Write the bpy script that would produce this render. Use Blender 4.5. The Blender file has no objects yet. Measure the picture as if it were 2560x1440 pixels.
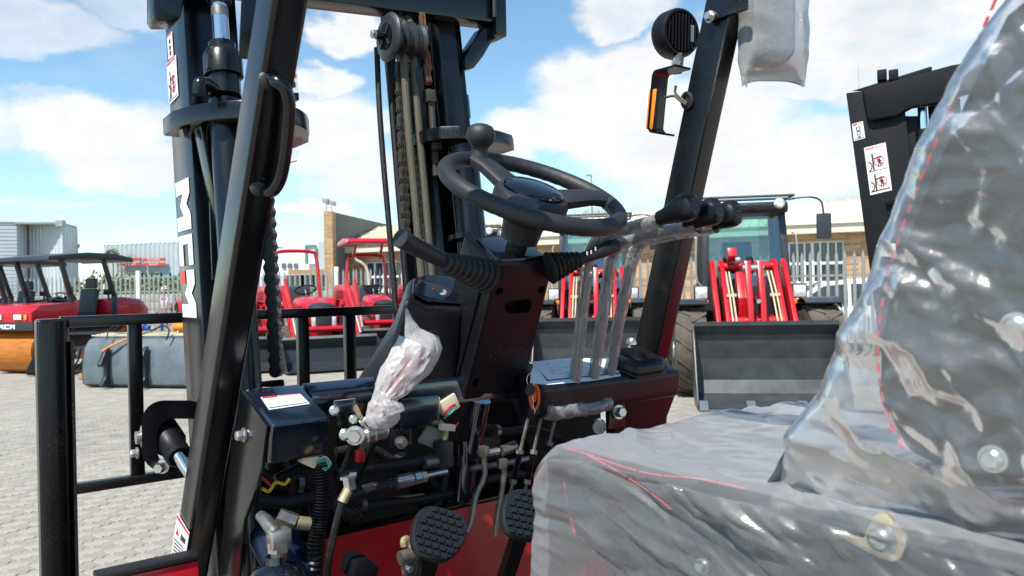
import bpy, bmesh, math, random
from mathutils import Vector, Matrix, noise as mnoise
V = Vector
random.seed(7)
S = bpy.context.scene
C = S.collection
rad = math.radians

# ------------------------------------------------------------------ camera
H = 1.5                       # camera height
FPX = 1900.0                  # focal length in pixels of a 2560 px wide picture
ROLL = rad(1.2)
A = rad(37.0)                 # heading of the forklift against the view
CR, SR = math.cos(ROLL), math.sin(ROLL)
CA, SA = math.cos(A), math.sin(A)
cam_data = bpy.data.cameras.new('camera')
cam = bpy.data.objects.new('camera', cam_data)
C.objects.link(cam)
cam_data.sensor_width = 36.0
cam_data.lens = 36.0 * FPX / 2560.0
cam_data.clip_start = 0.05
cam_data.clip_end = 1500.0
cam.matrix_world = Matrix(((CR, SR, 0, 0), (0, 0, -1, 0), (-SR, CR, 0, H), (0, 0, 0, 1)))
cam_data.dof.use_dof = True
cam_data.dof.focus_distance = 1.75
cam_data.dof.aperture_fstop = 10.0
S.camera = cam

# ------------------------------------------------------------------ sun, sky, exposure
SUN_EL = rad(56.0)
SUN_DIR = V((-0.50, -0.87, 0)).normalized()          # horizontal direction towards the sun
sun_vec = V((SUN_DIR.x * math.cos(SUN_EL), SUN_DIR.y * math.cos(SUN_EL), math.sin(SUN_EL)))
sd = bpy.data.lights.new('sun', 'SUN')
sd.energy = 4.4
sd.angle = rad(0.55)
sd.color = (1.0, 0.95, 0.88)
so = bpy.data.objects.new('sun', sd)
C.objects.link(so)
so.rotation_euler = (-sun_vec).to_track_quat('-Z', 'Y').to_euler()
S.render.engine = 'CYCLES'
S.view_settings.view_transform = 'Standard'
S.view_settings.look = 'None'
S.view_settings.exposure = 0.62
S.view_settings.gamma = 1.0
S.view_settings.use_curve_mapping = False
try:
    S.cycles.max_bounces = 8
    S.cycles.transparent_max_bounces = 16
    S.cycles.caustics_reflective = False
    S.cycles.caustics_refractive = False
except Exception:
    pass

def ray(px, py):
    u = (px - 1280) / FPX
    v = (720 - py) / FPX
    return CR * u + SR * v, -SR * u + CR * v

world = bpy.data.worlds.new('World')
S.world = world
world.use_nodes = True
nt = world.node_tree
nt.nodes.clear()
N = nt.nodes.new
K = nt.links.new
wo = N('ShaderNodeOutputWorld')
bg = N('ShaderNodeBackground')
bg.inputs['Strength'].default_value = 0.12
K(bg.outputs[0], wo.inputs[0])
sky = N('ShaderNodeTexSky')
sky.sky_type = 'NISHITA'
sky.sun_disc = False
sky.sun_elevation = SUN_EL
sky.sun_rotation = math.atan2(SUN_DIR.x, SUN_DIR.y)
sky.altitude = 1500
sky.air_density = 1.0
sky.dust_density = 0.6
sky.ozone_density = 1.6
tc = N('ShaderNodeTexCoord')
sep = N('ShaderNodeSeparateXYZ')
K(tc.outputs['Generated'], sep.inputs[0])

def mth(op, a, b=None, c=None, clamp=False):
    n = N('ShaderNodeMath')
    n.operation = op
    n.use_clamp = clamp
    for i, x in enumerate((a, b, c)):
        if x is None:
            continue
        if isinstance(x, (int, float)):
            n.inputs[i].default_value = x
        else:
            K(x, n.inputs[i])
    return n.outputs[0]

az = mth('ARCTAN2', sep.outputs[0], sep.outputs[1])
el = mth('ARCSINE', sep.outputs[2])
comb = N('ShaderNodeCombineXYZ')
K(az, comb.inputs[0])
K(el, comb.inputs[1])
# warp of the cloud outlines
wn = N('ShaderNodeTexNoise')
wn.inputs['Scale'].default_value = 6.0
wn.inputs['Detail'].default_value = 8.0
wn.inputs['Roughness'].default_value = 0.58
strech = N('ShaderNodeVectorMath')
strech.operation = 'MULTIPLY'
strech.inputs[1].default_value = (1.0, 1.0, 1.9)
K(tc.outputs['Generated'], strech.inputs[0])
K(strech.outputs[0], wn.inputs['Vector'])
wsub = N('ShaderNodeVectorMath')
wsub.operation = 'SUBTRACT'
wsub.inputs[1].default_value = (0.5, 0.5, 0.5)
K(wn.outputs['Color'], wsub.inputs[0])
wsc = N('ShaderNodeVectorMath')
wsc.operation = 'MULTIPLY'
wsc.inputs[1].default_value = (0.17, 0.12, 0)
K(wsub.outputs[0], wsc.inputs[0])
wadd = N('ShaderNodeVectorMath')
wadd.operation = 'ADD'
K(comb.outputs[0], wadd.inputs[0])
K(wsc.outputs[0], wadd.inputs[1])
# cloud banks of this sky: centre in picture pixels (turned into azimuth and elevation), half sizes, weight
BANKS = [(230, 330, 190, 100, 1.0), (330, 420, 170, 55, .9), (40, 30, 230, 60, .6), (400, 10, 200, 50, .45),
         (860, 70, 105, 60, .95), (800, 205, 130, 45, .9), (850, 340, 160, 110, .95), (900, 440, 160, 60, .8),
         (1520, 215, 215, 125, 1.05), (1660, 130, 160, 60, .75), (1400, 330, 230, 70, .95), (1700, 340, 300, 150, 1.0), (1850, 420, 330, 80, 1.0),
         (1540, 25, 150, 55, .85), (2150, 70, 420, 130, .95), (1980, 210, 230, 70, .9), (2060, 400, 190, 100, .9), (2400, 150, 300, 120, .6),
         (120, 495, 120, 16, .4), (330, 598, 60, 18, .5), (820, 510, 90, 22, .8), (110, 540, 60, 10, .3), (150, 220, 90, 22, .3),
         (-500, 250, 420, 110, .95), (-900, 60, 300, 90, .8), (3000, 300, 420, 140, .95), (3500, 120, 300, 90, .8)]
acc = None
for (px, py, w, h, k) in BANKS:
    x, z = ray(px, py)
    a0 = math.atan2(x, 1)
    e0 = math.asin(z / math.sqrt(1 + x * x + z * z))
    s1 = N('ShaderNodeVectorMath'); s1.operation = 'SUBTRACT'
    K(wadd.outputs[0], s1.inputs[0]); s1.inputs[1].default_value = (a0, e0, 0)
    s2 = N('ShaderNodeVectorMath'); s2.operation = 'MULTIPLY'
    K(s1.outputs[0], s2.inputs[0]); s2.inputs[1].default_value = (FPX / w, FPX / h, 0)
    s3 = N('ShaderNodeVectorMath'); s3.operation = 'LENGTH'
    K(s2.outputs[0], s3.inputs[0])
    mr = N('ShaderNodeMapRange'); mr.interpolation_type = 'SMOOTHSTEP'
    mr.inputs['From Min'].default_value = 1.08; mr.inputs['From Max'].default_value = 0.66
    mr.inputs['To Min'].default_value = 0.0; mr.inputs['To Max'].default_value = k
    K(s3.outputs['Value'], mr.inputs['Value'])
    acc = mr.outputs[0] if acc is None else mth('MAXIMUM', acc, mr.outputs[0])
# scattered clouds everywhere else in the sky, by the same noise
zz = mth('MAXIMUM', mth('ADD', sep.outputs[2], 0.10), 0.05)
pr1 = N('ShaderNodeCombineXYZ')
K(mth('DIVIDE', sep.outputs[0], zz), pr1.inputs[0])
K(mth('DIVIDE', sep.outputs[1], zz), pr1.inputs[1])
fn = N('ShaderNodeTexNoise')
fn.inputs['Scale'].default_value = 1.1
fn.inputs['Detail'].default_value = 9.0
fn.inputs['Roughness'].default_value = 0.6
K(pr1.outputs[0], fn.inputs['Vector'])
wisp = N('ShaderNodeMapRange')
wisp.inputs['From Min'].default_value = 0.54
wisp.inputs['From Max'].default_value = 0.85
wisp.inputs['To Max'].default_value = 0.34
K(fn.outputs['Fac'], wisp.inputs['Value'])
dens = mth('MAXIMUM', acc, wisp.outputs[0])
# ragged edges
edge = N('ShaderNodeTexNoise')
edge.inputs['Scale'].default_value = 21.0
edge.inputs['Detail'].default_value = 8.0
edge.inputs['Roughness'].default_value = 0.62
K(strech.outputs[0], edge.inputs['Vector'])
dens2 = mth('ADD', dens, mth('MULTIPLY', mth('SUBTRACT', edge.outputs['Fac'], 0.5), mth('MULTIPLY', dens, 1.1)))
hz = N('ShaderNodeMapRange')           # milky band towards the horizon
hz.inputs['From Min'].default_value = 0.26
hz.inputs['From Max'].default_value = 0.0
hz.inputs['To Max'].default_value = 0.16
K(sep.outputs[2], hz.inputs['Value'])
fac = mth('ADD', mth('MULTIPLY', dens2, 1.0), hz.outputs[0], clamp=True)
shade = N('ShaderNodeMapRange')
shade.inputs['From Min'].default_value = 0.35
shade.inputs['From Max'].default_value = 0.7
shade.inputs['To Min'].default_value = 5.0
shade.inputs['To Max'].default_value = 6.3
K(wn.outputs['Fac'], shade.inputs['Value'])
ccol = N('ShaderNodeVectorMath'); ccol.operation = 'SCALE'
ccol.inputs[0].default_value = (0.97, 0.985, 1.0)
K(shade.outputs[0], ccol.inputs['Scale'])
tint = N('ShaderNodeVectorMath'); tint.operation = 'MULTIPLY'
tint.inputs[1].default_value = (1.08, 1.24, 1.14)
K(sky.outputs[0], tint.inputs[0])
mx = N('ShaderNodeMix'); mx.data_type = 'RGBA'
K(fac, mx.inputs[0]); K(tint.outputs[0], mx.inputs[6]); K(ccol.outputs[0], mx.inputs[7])
K(mx.outputs[2], bg.inputs['Color'])

# ------------------------------------------------------------------ placing helpers
def W(px, py, Y):                       # world point at depth Y
    x, z = ray(px, py)
    return V((x * Y, Y, H + z * Y))
def G(px, py, z=0.0):                   # world point on a level plane
    x, zr = ray(px, py)
    Y = (z - H) / zr
    return V((x * Y, Y, z))
def lray(px, py):                       # ray in the forklift's frame: r to its right, f forward
    x, z = ray(px, py)
    return x * CA + SA, -x * SA + CA, z
def pf(px, py, f):
    r, ff, z = lray(px, py); k = f / ff
    return V((r * k, f, H + z * k))
def pr(px, py, r0):
    r, ff, z = lray(px, py); k = r0 / r
    return V((r0, ff * k, H + z * k))
def pz(px, py, z0):
    r, ff, z = lray(px, py); k = (z0 - H) / z
    return V((r * k, ff * k, z0))
def pp(px, py, f0, t):                  # plane f = f0 + t (z - H)
    r, ff, z = lray(px, py); k = f0 / (ff - t * z)
    return V((r * k, ff * k, H + z * k))
def LW(v):
    return V((v.x * CA - v.y * SA, v.x * SA + v.y * CA, v.z))

# ------------------------------------------------------------------ mesh builder
def ortho(d, up=None):
    d = d.normalized()
    if up is None:
        up = V((0, 0, 1)) if abs(d.z) < 0.95 else V((0, 1, 0))
    s = d.cross(up)
    if s.length < 1e-6:
        s = d.orthogonal()
    s.normalize()
    return s, s.cross(d).normalized()

class B:
    def __init__(self):
        self.v = []
        self.f = []
    def hexa(self, p):                  # p[0..3] one face, p[4..7] the opposite face, same order
        n = len(self.v)
        self.v += [V(q) for q in p]
        self.f += [[n + i for i in q] for q in ((3, 2, 1, 0), (4, 5, 6, 7), (0, 1, 5, 4), (1, 2, 6, 5), (2, 3, 7, 6), (3, 0, 4, 7))]
        return self
    def box(self, a, b):
        x0, y0, z0 = a; x1, y1, z1 = b
        return self.hexa([(x0, y0, z0), (x1, y0, z0), (x1, y1, z0), (x0, y1, z0), (x0, y0, z1), (x1, y0, z1), (x1, y1, z1), (x0, y1, z1)])
    def cbox(self, c, s, ax=None):
        c = V(c); h = V(s) * 0.5
        ax = ax or (V((1, 0, 0)), V((0, 1, 0)), V((0, 0, 1)))
        return self.hexa([c + ax[0] * (h.x * i) + ax[1] * (h.y * j) + ax[2] * (h.z * k) for k in (-1, 1) for i, j in ((-1, -1), (1, -1), (1, 1), (-1, 1))])
    def bar(self, p, q, w, h, up=None):
        p = V(p); q = V(q)
        s, u = ortho(q - p, up)
        o = [s * (w / 2 * i) + u * (h / 2 * j) for i, j in ((-1, -1), (1, -1), (1, 1), (-1, 1))]
        return self.hexa([p + k for k in o] + [q + k for k in o])
    def prism(self, pts, vec):
        n = len(self.v); m = len(pts); vec = V(vec)
        self.v += [V(p) for p in pts] + [V(p) + vec for p in pts]
        self.f.append([n + i for i in range(m)][::-1])
        self.f.append([n + m + i for i in range(m)])
        for i in range(m):
            j = (i + 1) % m
            self.f.append([n + i, n + j, n + m + j, n + m + i])
        return self
    def loft(self, rings, caps=True, closed=True):
        n = len(self.v); m = len(rings[0])
        for r in rings:
            self.v += [V(p) for p in r]
        for k in range(len(rings) - 1):
            for i in range(m if closed else m - 1):
                j = (i + 1) % m
                a = n + k * m
                self.f.append([a + i, a + j, a + m + j, a + m + i])
        if caps:
            self.f.append([n + i for i in range(m)][::-1])
            self.f.append([n + (len(rings) - 1) * m + i for i in range(m)])
        return self
    def tube(self, path, r, n=10, caps=True, closed=False):
        path = [V(p) for p in path]
        m = len(path)
        rr = r if isinstance(r, (list, tuple)) else [r] * m
        rings = []
        side = None
        for i, p in enumerate(path):
            if closed:
                d = path[(i + 1) % m] - path[i - 1]
            else:
                d = path[min(i + 1, m - 1)] - path[max(i - 1, 0)]
            d.normalize()
            if side is None:
                side, u = ortho(d)
            else:
                side = (side - d * side.dot(d))
                if side.length < 1e-6:
                    side = d.orthogonal()
                side.normalize()
                u = side.cross(d).normalized()
            rings.append([p + side * (rr[i] * math.cos(t)) + u * (rr[i] * math.sin(t)) for t in [2 * math.pi * k / n for k in range(n)]])
        if closed:
            rings.append(rings[0])
            return self.loft(rings, caps=False)
        return self.loft(rings, caps=caps)
    def lathe(self, prof, o, axis, n=20, caps=True, ref=None):   # prof [(radius, height)]
        o = V(o); axis = V(axis).normalized()
        s, u = ortho(axis, ref)
        rings = []
        for (r, h) in prof:
            r = max(r, 1e-5)
            rings.append([o + axis * h + s * (r * math.cos(t)) + u * (r * math.sin(t)) for t in [2 * math.pi * k / n for k in range(n)]])
        return self.loft(rings, caps=caps)
    def ell(self, c, rx, ry, rz, ax=None, n=14, m=9):
        c = V(c)
        ax = ax or (V((1, 0, 0)), V((0, 1, 0)), V((0, 0, 1)))
        rings = []
        for k in range(m + 1):
            t = -math.pi / 2 + math.pi * k / m
            cr = max(math.cos(t), 1e-3)
            rings.append([c + ax[0] * (rx * cr * math.cos(p)) + ax[1] * (ry * cr * math.sin(p)) + ax[2] * (rz * math.sin(t)) for p in [2 * math.pi * i / n for i in range(n)]])
        return self.loft(rings)
    def hexbolt(self, c, axis, r=0.008, h=0.007, washer=True):
        c = V(c); axis = V(axis).normalized()
        if washer:
            self.lathe([(r * 1.35, 0), (r * 1.35, h * 0.25)], c, axis, 14)
        self.lathe([(r, h * 0.25), (r, h * 0.95), (r * 0.85, h * 1.15)], c, axis, 6)
        return self
    def quad(self, a, b, c, d):
        n = len(self.v)
        self.v += [V(a), V(b), V(c), V(d)]
        self.f.append([n, n + 1, n + 2, n + 3])
        return self
    def grid(self, fn, nu, nv):
        n = len(self.v)
        for j in range(nv + 1):
            for i in range(nu + 1):
                self.v.append(V(fn(i / nu, j / nv)))
        for j in range(nv):
            for i in range(nu):
                a = n + j * (nu + 1) + i
                self.f.append([a, a + 1, a + nu + 2, a + nu + 1])
        return self

OFF = {}
def obj(name, b, mat, parent=None, bev=0.0, seg=2, smooth=35, frame='W', flat=False):
    vs = b.v
    if frame == 'L':
        vs = [LW(v) for v in vs]
    if parent is None:
        lo = V((min(v.x for v in vs), min(v.y for v in vs), min(v.z for v in vs)))
        hi = V((max(v.x for v in vs), max(v.y for v in vs), max(v.z for v in vs)))
        off = V(((lo.x + hi.x) / 2, (lo.y + hi.y) / 2, lo.z))
    else:
        off = OFF.get(parent.name, V((0, 0, 0)))
    me = bpy.data.meshes.new(name)
    me.from_pydata([v - off for v in vs], [], b.f)
    bm = bmesh.new()
    bm.from_mesh(me)
    bmesh.ops.recalc_face_normals(bm, faces=bm.faces)
    if bev > 0:
        es = [e for e in bm.edges if len(e.link_faces) == 2 and e.calc_face_angle(0) > rad(28)]
        bmesh.ops.bevel(bm, geom=es, offset=bev, segments=seg, profile=0.6, affect='EDGES', clamp_overlap=True)
    bm.to_mesh(me)
    bm.free()
    me.validate()
    if not flat:
        me.shade_smooth()
        me.set_sharp_from_angle(angle=rad(smooth))
    o = bpy.data.objects.new(name, me)
    C.objects.link(o)
    if isinstance(mat, (list, tuple)):
        for m in mat:
            me.materials.append(m)
    else:
        me.materials.append(mat)
    if parent is None:
        o.location = off
        OFF[o.name] = off
    else:
        o.parent = parent
        OFF[o.name] = off
    return o

def tag(o, label, cat=None, group=None, kind=None):
    if label:
        o['label'] = label
    if cat:
        o['category'] = cat
    if group:
        o['group'] = group
    if kind:
        o['kind'] = kind
    return o

def thing(name, label, cat, loc=(0, 0, 0), rz=0.0, group=None, off=None):
    o = bpy.data.objects.new(name, None)
    C.objects.link(o)
    o.empty_display_size = 0.2
    o.location = loc
    o.rotation_euler = (0, 0, rz)
    OFF[o.name] = V(off) if off is not None else V((0, 0, 0))
    return tag(o, label, cat, group)

def wthing(name, label, cat, base, group=None):      # parts are given in world coordinates
    return thing(name, label, cat, base, 0.0, group, base)

def copy_tree(o, parent=None):
    c = o.copy()
    C.objects.link(c)
    OFF[c.name] = OFF.get(o.name, V((0, 0, 0)))
    if parent is not None:
        c.parent = parent
    for ch in list(o.children):
        copy_tree(ch, c)
    return c

def share(o, loc, parent, rot=None):                 # another piece with the same mesh
    c = o.copy()
    C.objects.link(c)
    c.parent = parent
    c.location = loc
    if rot:
        c.rotation_euler = rot
    return c

def cut(o, cutters):                                 # subtract solids from a mesh for good
    tmp = []
    for b in cutters:
        me = bpy.data.meshes.new('cutter')
        off = OFF[o.name] if o.parent else o.location
        me.from_pydata([v - off for v in b.v], [], b.f)
        bm = bmesh.new(); bm.from_mesh(me); bmesh.ops.recalc_face_normals(bm, faces=bm.faces); bm.to_mesh(me); bm.free()
        c = bpy.data.objects.new('cutter', me)
        C.objects.link(c)
        c.parent = o.parent
        if not o.parent:
            c.location = o.location
        m = o.modifiers.new('cut', 'BOOLEAN')
        m.operation = 'DIFFERENCE'; m.solver = 'EXACT'; m.object = c
        tmp.append(c)
    bpy.context.view_layer.update()
    dg = bpy.context.evaluated_depsgraph_get()
    me = bpy.data.meshes.new_from_object(o.evaluated_get(dg))
    o.modifiers.clear()
    o.data = me
    me.shade_smooth(); me.set_sharp_from_angle(angle=rad(35))
    for c in tmp:
        bpy.data.objects.remove(c)

def spline(pts, n=6):                                # Catmull-Rom through the points
    pts = [V(p) for p in pts]
    out = []
    for i in range(len(pts) - 1):
        p0 = pts[max(i - 1, 0)]; p1 = pts[i]; p2 = pts[i + 1]; p3 = pts[min(i + 2, len(pts) - 1)]
        for k in range(n):
            t = k / n
            out.append(0.5 * ((2 * p1) + (p2 - p0) * t + (2 * p0 - 5 * p1 + 4 * p2 - p3) * t * t + (3 * p1 - p0 - 3 * p2 + p3) * t ** 3))
    out.append(pts[-1])
    return out

def text(name, s, o, ex, ey, h, mat, parent, lift=0.001, frame='W', align='LEFT', th=0.0008):
    cu = bpy.data.curves.new('txt', 'FONT')
    cu.body = s
    cu.size = 1.0
    cu.align_x = align
    cu.extrude = 0.0
    cu.resolution_u = 3
    to = bpy.data.objects.new('txt', cu)
    C.objects.link(to)
    bpy.context.view_layer.update()
    me = bpy.data.meshes.new_from_object(to.evaluated_get(bpy.context.evaluated_depsgraph_get()))
    o = V(o); ex = V(ex).normalized(); ey = V(ey).normalized(); nn = ex.cross(ey).normalized()
    k = h / 0.7
    b = B()
    b.v = [o + ex * (v.co.x * k) + ey * (v.co.y * k) + nn * lift for v in me.vertices]
    b.f = [list(p.vertices) for p in me.polygons]
    bpy.data.objects.remove(to)
    bpy.data.curves.remove(cu)
    bpy.data.meshes.remove(me)
    return obj(name, b, mat, parent, frame=frame, flat=True)

# ------------------------------------------------------------------ materials
def newmat(name):
    m = bpy.data.materials.new(name)
    m.use_nodes = True
    return m, m.node_tree.nodes, m.node_tree.links, m.node_tree.nodes['Principled BSDF']

def pbr(name, col, rough=0.5, metal=0.0, var=0.12, vscale=9.0, bump=0.0, bscale=180.0, coat=0.0, spec=0.5, col2=None, rvar=0.12,
        dust=0.0, dcol=(0.42, 0.38, 0.31), dscale=420.0, stretch=None, sheen=0.0):
    m, n, l, p = newmat(name)
    tc = n.new('ShaderNodeTexCoord')
    src = tc.outputs['Object']
    if stretch:
        mp = n.new('ShaderNodeMapping')
        mp.inputs['Scale'].default_value = stretch
        l.new(src, mp.inputs[0]); src = mp.outputs[0]
    nz = n.new('ShaderNodeTexNoise')
    nz.inputs['Scale'].default_value = vscale
    nz.inputs['Detail'].default_value = 6.0
    nz.inputs['Roughness'].default_value = 0.65
    l.new(src, nz.inputs['Vector'])
    cr = n.new('ShaderNodeValToRGB')
    c2 = col2 or tuple(min(1, c * (1 + var)) for c in col)
    c1 = tuple(c * (1 - var) for c in col)
    cr.color_ramp.elements[0].position = 0.32
    cr.color_ramp.elements[1].position = 0.68
    cr.color_ramp.elements[0].color = (*c1, 1)
    cr.color_ramp.elements[1].color = (*c2, 1)
    l.new(nz.outputs['Fac'], cr.inputs[0])
    out = cr.outputs[0]
    p.inputs['Metallic'].default_value = metal
    p.inputs['Specular IOR Level'].default_value = spec
    p.inputs['Coat Weight'].default_value = coat
    p.inputs['Coat Roughness'].default_value = 0.08
    rr = n.new('ShaderNodeMapRange')
    rr.inputs['To Min'].default_value = max(0.02, rough - rvar)
    rr.inputs['To Max'].default_value = min(1, rough + rvar)
    l.new(nz.outputs['Fac'], rr.inputs['Value'])
    rout = rr.outputs[0]
    if dust > 0:
        vo = n.new('ShaderNodeTexNoise')
        vo.inputs['Scale'].default_value = dscale
        vo.inputs['Detail'].default_value = 3.0
        l.new(tc.outputs['Object'], vo.inputs['Vector'])
        big = n.new('ShaderNodeTexNoise')
        big.inputs['Scale'].default_value = 14.0
        big.inputs['Detail'].default_value = 4.0
        l.new(tc.outputs['Object'], big.inputs['Vector'])
        ad = n.new('ShaderNodeMath'); ad.operation = 'MULTIPLY_ADD'
        ad.inputs[1].default_value = 0.35
        l.new(big.outputs['Fac'], ad.inputs[0]); l.new(vo.outputs['Fac'], ad.inputs[2])
        mr = n.new('ShaderNodeMapRange')
        mr.inputs['From Min'].default_value = 0.90 - 0.12 * dust
        mr.inputs['From Max'].default_value = 0.97 - 0.10 * dust
        l.new(ad.outputs[0], mr.inputs['Value'])
        mx = n.new('ShaderNodeMix'); mx.data_type = 'RGBA'
        l.new(mr.outputs[0], mx.inputs[0]); l.new(out, mx.inputs[6])
        mx.inputs[7].default_value = (*dcol, 1)
        out = mx.outputs[2]
        m2 = n.new('ShaderNodeMix')
        l.new(mr.outputs[0], m2.inputs[0]); l.new(rout, m2.inputs[2]); m2.inputs[3].default_value = 0.9
        rout = m2.outputs[0]
    l.new(out, p.inputs['Base Color'])
    l.new(rout, p.inputs['Roughness'])
    if bump > 0:
        bn = n.new('ShaderNodeTexNoise')
        bn.inputs['Scale'].default_value = bscale
        bn.inputs['Detail'].default_value = 4.0
        l.new(src, bn.inputs['Vector'])
        bp = n.new('ShaderNodeBump')
        bp.inputs['Strength'].default_value = bump
        bp.inputs['Distance'].default_value = 0.002
        l.new(bn.outputs['Fac'], bp.inputs['Height'])
        l.new(bp.outputs[0], p.inputs['Normal'])
    return m

def film(name, lift=None, haze=0.2, tint=(0.9, 0.93, 0.95), rough=0.16, bscale=22.0, bump=0.6, stretch=(1, 1, 1), edge=0.5, dist=0.012, gloss=1.5):
    """thin clear plastic sheet: see-through, milky, glossy with crinkles"""
    m, n, l, p = newmat(name)
    n.remove(p)
    out = n['Material Output']
    tc = n.new('ShaderNodeTexCoord')
    mp = n.new('ShaderNodeMapping'); mp.inputs['Scale'].default_value = stretch
    l.new(tc.outputs['Object'], mp.inputs[0])
    nz = n.new('ShaderNodeTexNoise')
    nz.inputs['Scale'].default_value = bscale
    nz.inputs['Detail'].default_value = 5.0
    nz.inputs['Roughness'].default_value = 0.6
    nz.inputs['Distortion'].default_value = 1.2
    l.new(mp.outputs[0], nz.inputs['Vector'])
    bp = n.new('ShaderNodeBump')
    bp.inputs['Strength'].default_value = bump
    bp.inputs['Distance'].default_value = dist
    l.new(nz.outputs['Fac'], bp.inputs['Height'])
    tr = n.new('ShaderNodeBsdfTransparent'); tr.inputs[0].default_value = (0.96, 0.97, 0.98, 1)
    df = n.new('ShaderNodeBsdfDiffuse'); df.inputs[0].default_value = (*tint, 1)
    tl = n.new('ShaderNodeBsdfTranslucent'); tl.inputs[0].default_value = (*tint, 1)
    l.new(bp.outputs[0], df.inputs['Normal'])
    l.new(bp.outputs[0], tl.inputs['Normal'])
    mdt = n.new('ShaderNodeMixShader'); mdt.inputs[0].default_value = 0.5
    l.new(df.outputs[0], mdt.inputs[1]); l.new(tl.outputs[0], mdt.inputs[2])
    lw = n.new('ShaderNodeLayerWeight'); lw.inputs['Blend'].default_value = 0.35
    mr = n.new('ShaderNodeMapRange')
    mr.inputs['From Min'].default_value = 0.1; mr.inputs['From Max'].default_value = 0.95
    mr.inputs['To Min'].default_value = haze; mr.inputs['To Max'].default_value = min(1, haze + edge)
    l.new(lw.outputs['Facing'], mr.inputs['Value'])
    if lift:                      # clear where it touches the vinyl; crests and top get glare painted as haze
        at = n.new('ShaderNodeAttribute'); at.attribute_name = lift
        ad = n.new('ShaderNodeMath'); ad.operation = 'ADD'; ad.use_clamp = True
        l.new(mr.outputs[0], ad.inputs[0]); l.new(at.outputs['Fac'], ad.inputs[1])
        mr = ad
    m1 = n.new('ShaderNodeMixShader')
    l.new(mr.outputs[0], m1.inputs[0]); l.new(tr.outputs[0], m1.inputs[1]); l.new(mdt.outputs[0], m1.inputs[2])
    gl = n.new('ShaderNodeBsdfGlossy'); gl.inputs['Roughness'].default_value = rough
    l.new(bp.outputs[0], gl.inputs['Normal'])
    gb = n.new('ShaderNodeBsdfGlossy'); gb.inputs['Roughness'].default_value = min(0.6, rough + 0.30)
    l.new(bp.outputs[0], gb.inputs['Normal'])
    gm = n.new('ShaderNodeMixShader'); gm.inputs[0].default_value = 0.5
    l.new(gl.outputs[0], gm.inputs[1]); l.new(gb.outputs[0], gm.inputs[2])
    fr = n.new('ShaderNodeFresnel'); fr.inputs['IOR'].default_value = gloss
    l.new(bp.outputs[0], fr.inputs['Normal'])
    fm = n.new('ShaderNodeMath'); fm.operation = 'MULTIPLY_ADD'; fm.use_clamp = True
    fm.inputs[1].default_value = 1.45; fm.inputs[2].default_value = 0.015
    l.new(fr.outputs[0], fm.inputs[0])
    m2 = n.new('ShaderNodeMixShader')
    l.new(fm.outputs[0], m2.inputs[0]); l.new(m1.outputs[0], m2.inputs[1]); l.new(gm.outputs[0], m2.inputs[2])
    l.new(m2.outputs[0], out.inputs['Surface'])
    return m

def glass(name, tint=(0.62, 0.78, 0.74), dark=0.35):
    m, n, l, p = newmat(name)
    n.remove(p)
    out = n['Material Output']
    tr = n.new('ShaderNodeBsdfTransparent'); tr.inputs[0].default_value = (*tint, 1)
    gl = n.new('ShaderNodeBsdfGlossy'); gl.inputs['Roughness'].default_value = 0.03
    fr = n.new('ShaderNodeFresnel'); fr.inputs['IOR'].default_value = 1.6
    m1 = n.new('ShaderNodeMixShader')
    fm = n.new('ShaderNodeMath'); fm.operation = 'MULTIPLY_ADD'; fm.use_clamp = True
    fm.inputs[1].default_value = 1.3; fm.inputs[2].default_value = dark * 0.25
    l.new(fr.outputs[0], fm.inputs[0])
    l.new(fm.outputs[0], m1.inputs[0]); l.new(tr.outputs[0], m1.inputs[1]); l.new(gl.outputs[0], m1.inputs[2])
    l.new(m1.outputs[0], out.inputs['Surface'])
    return m

def brickmat(name):
    m, n, l, p = newmat(name)
    tc = n.new('ShaderNodeTexCoord')
    sp = n.new('ShaderNodeSeparateXYZ'); l.new(tc.outputs['Object'], sp.inputs[0])
    ad = n.new('ShaderNodeMath'); ad.operation = 'ADD'
    l.new(sp.outputs[0], ad.inputs[0]); l.new(sp.outputs[1], ad.inputs[1])
    cb = n.new('ShaderNodeCombineXYZ'); l.new(ad.outputs[0], cb.inputs[0]); l.new(sp.outputs[2], cb.inputs[1])
    br = n.new('ShaderNodeTexBrick')
    br.inputs['Scale'].default_value = 1.0
    br.inputs['Brick Width'].default_value = 0.235
    br.inputs['Row Height'].default_value = 0.085
    br.inputs['Mortar Size'].default_value = 0.009
    br.inputs['Bias'].default_value = -0.1
    br.inputs['Color1'].default_value = (0.52, 0.30, 0.14, 1)
    br.inputs['Color2'].default_value = (0.30, 0.155, 0.07, 1)
    br.inputs['Mortar'].default_value = (0.42, 0.35, 0.26, 1)
    l.new(cb.outputs[0], br.inputs['Vector'])
    nz = n.new('ShaderNodeTexNoise'); nz.inputs['Scale'].default_value = 2.5; nz.inputs['Detail'].default_value = 6
    l.new(cb.outputs[0], nz.inputs['Vector'])
    mr = n.new('ShaderNodeMapRange'); mr.inputs['To Min'].default_value = 0.7; mr.inputs['To Max'].default_value = 1.45
    l.new(nz.outputs['Fac'], mr.inputs['Value'])
    vm = n.new('ShaderNodeVectorMath'); vm.operation = 'SCALE'
    l.new(br.outputs['Color'], vm.inputs[0]); l.new(mr.outputs[0], vm.inputs['Scale'])
    l.new(vm.outputs[0], p.inputs['Base Color'])
    p.inputs['Roughness'].default_value = 0.85
    bp = n.new('ShaderNodeBump'); bp.inputs['Distance'].default_value = 0.01; bp.inputs['Strength'].default_value = 0.6
    bp.invert = True
    l.new(br.outputs['Fac'], bp.inputs['Height']); l.new(bp.outputs[0], p.inputs['Normal'])
    return m

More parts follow.
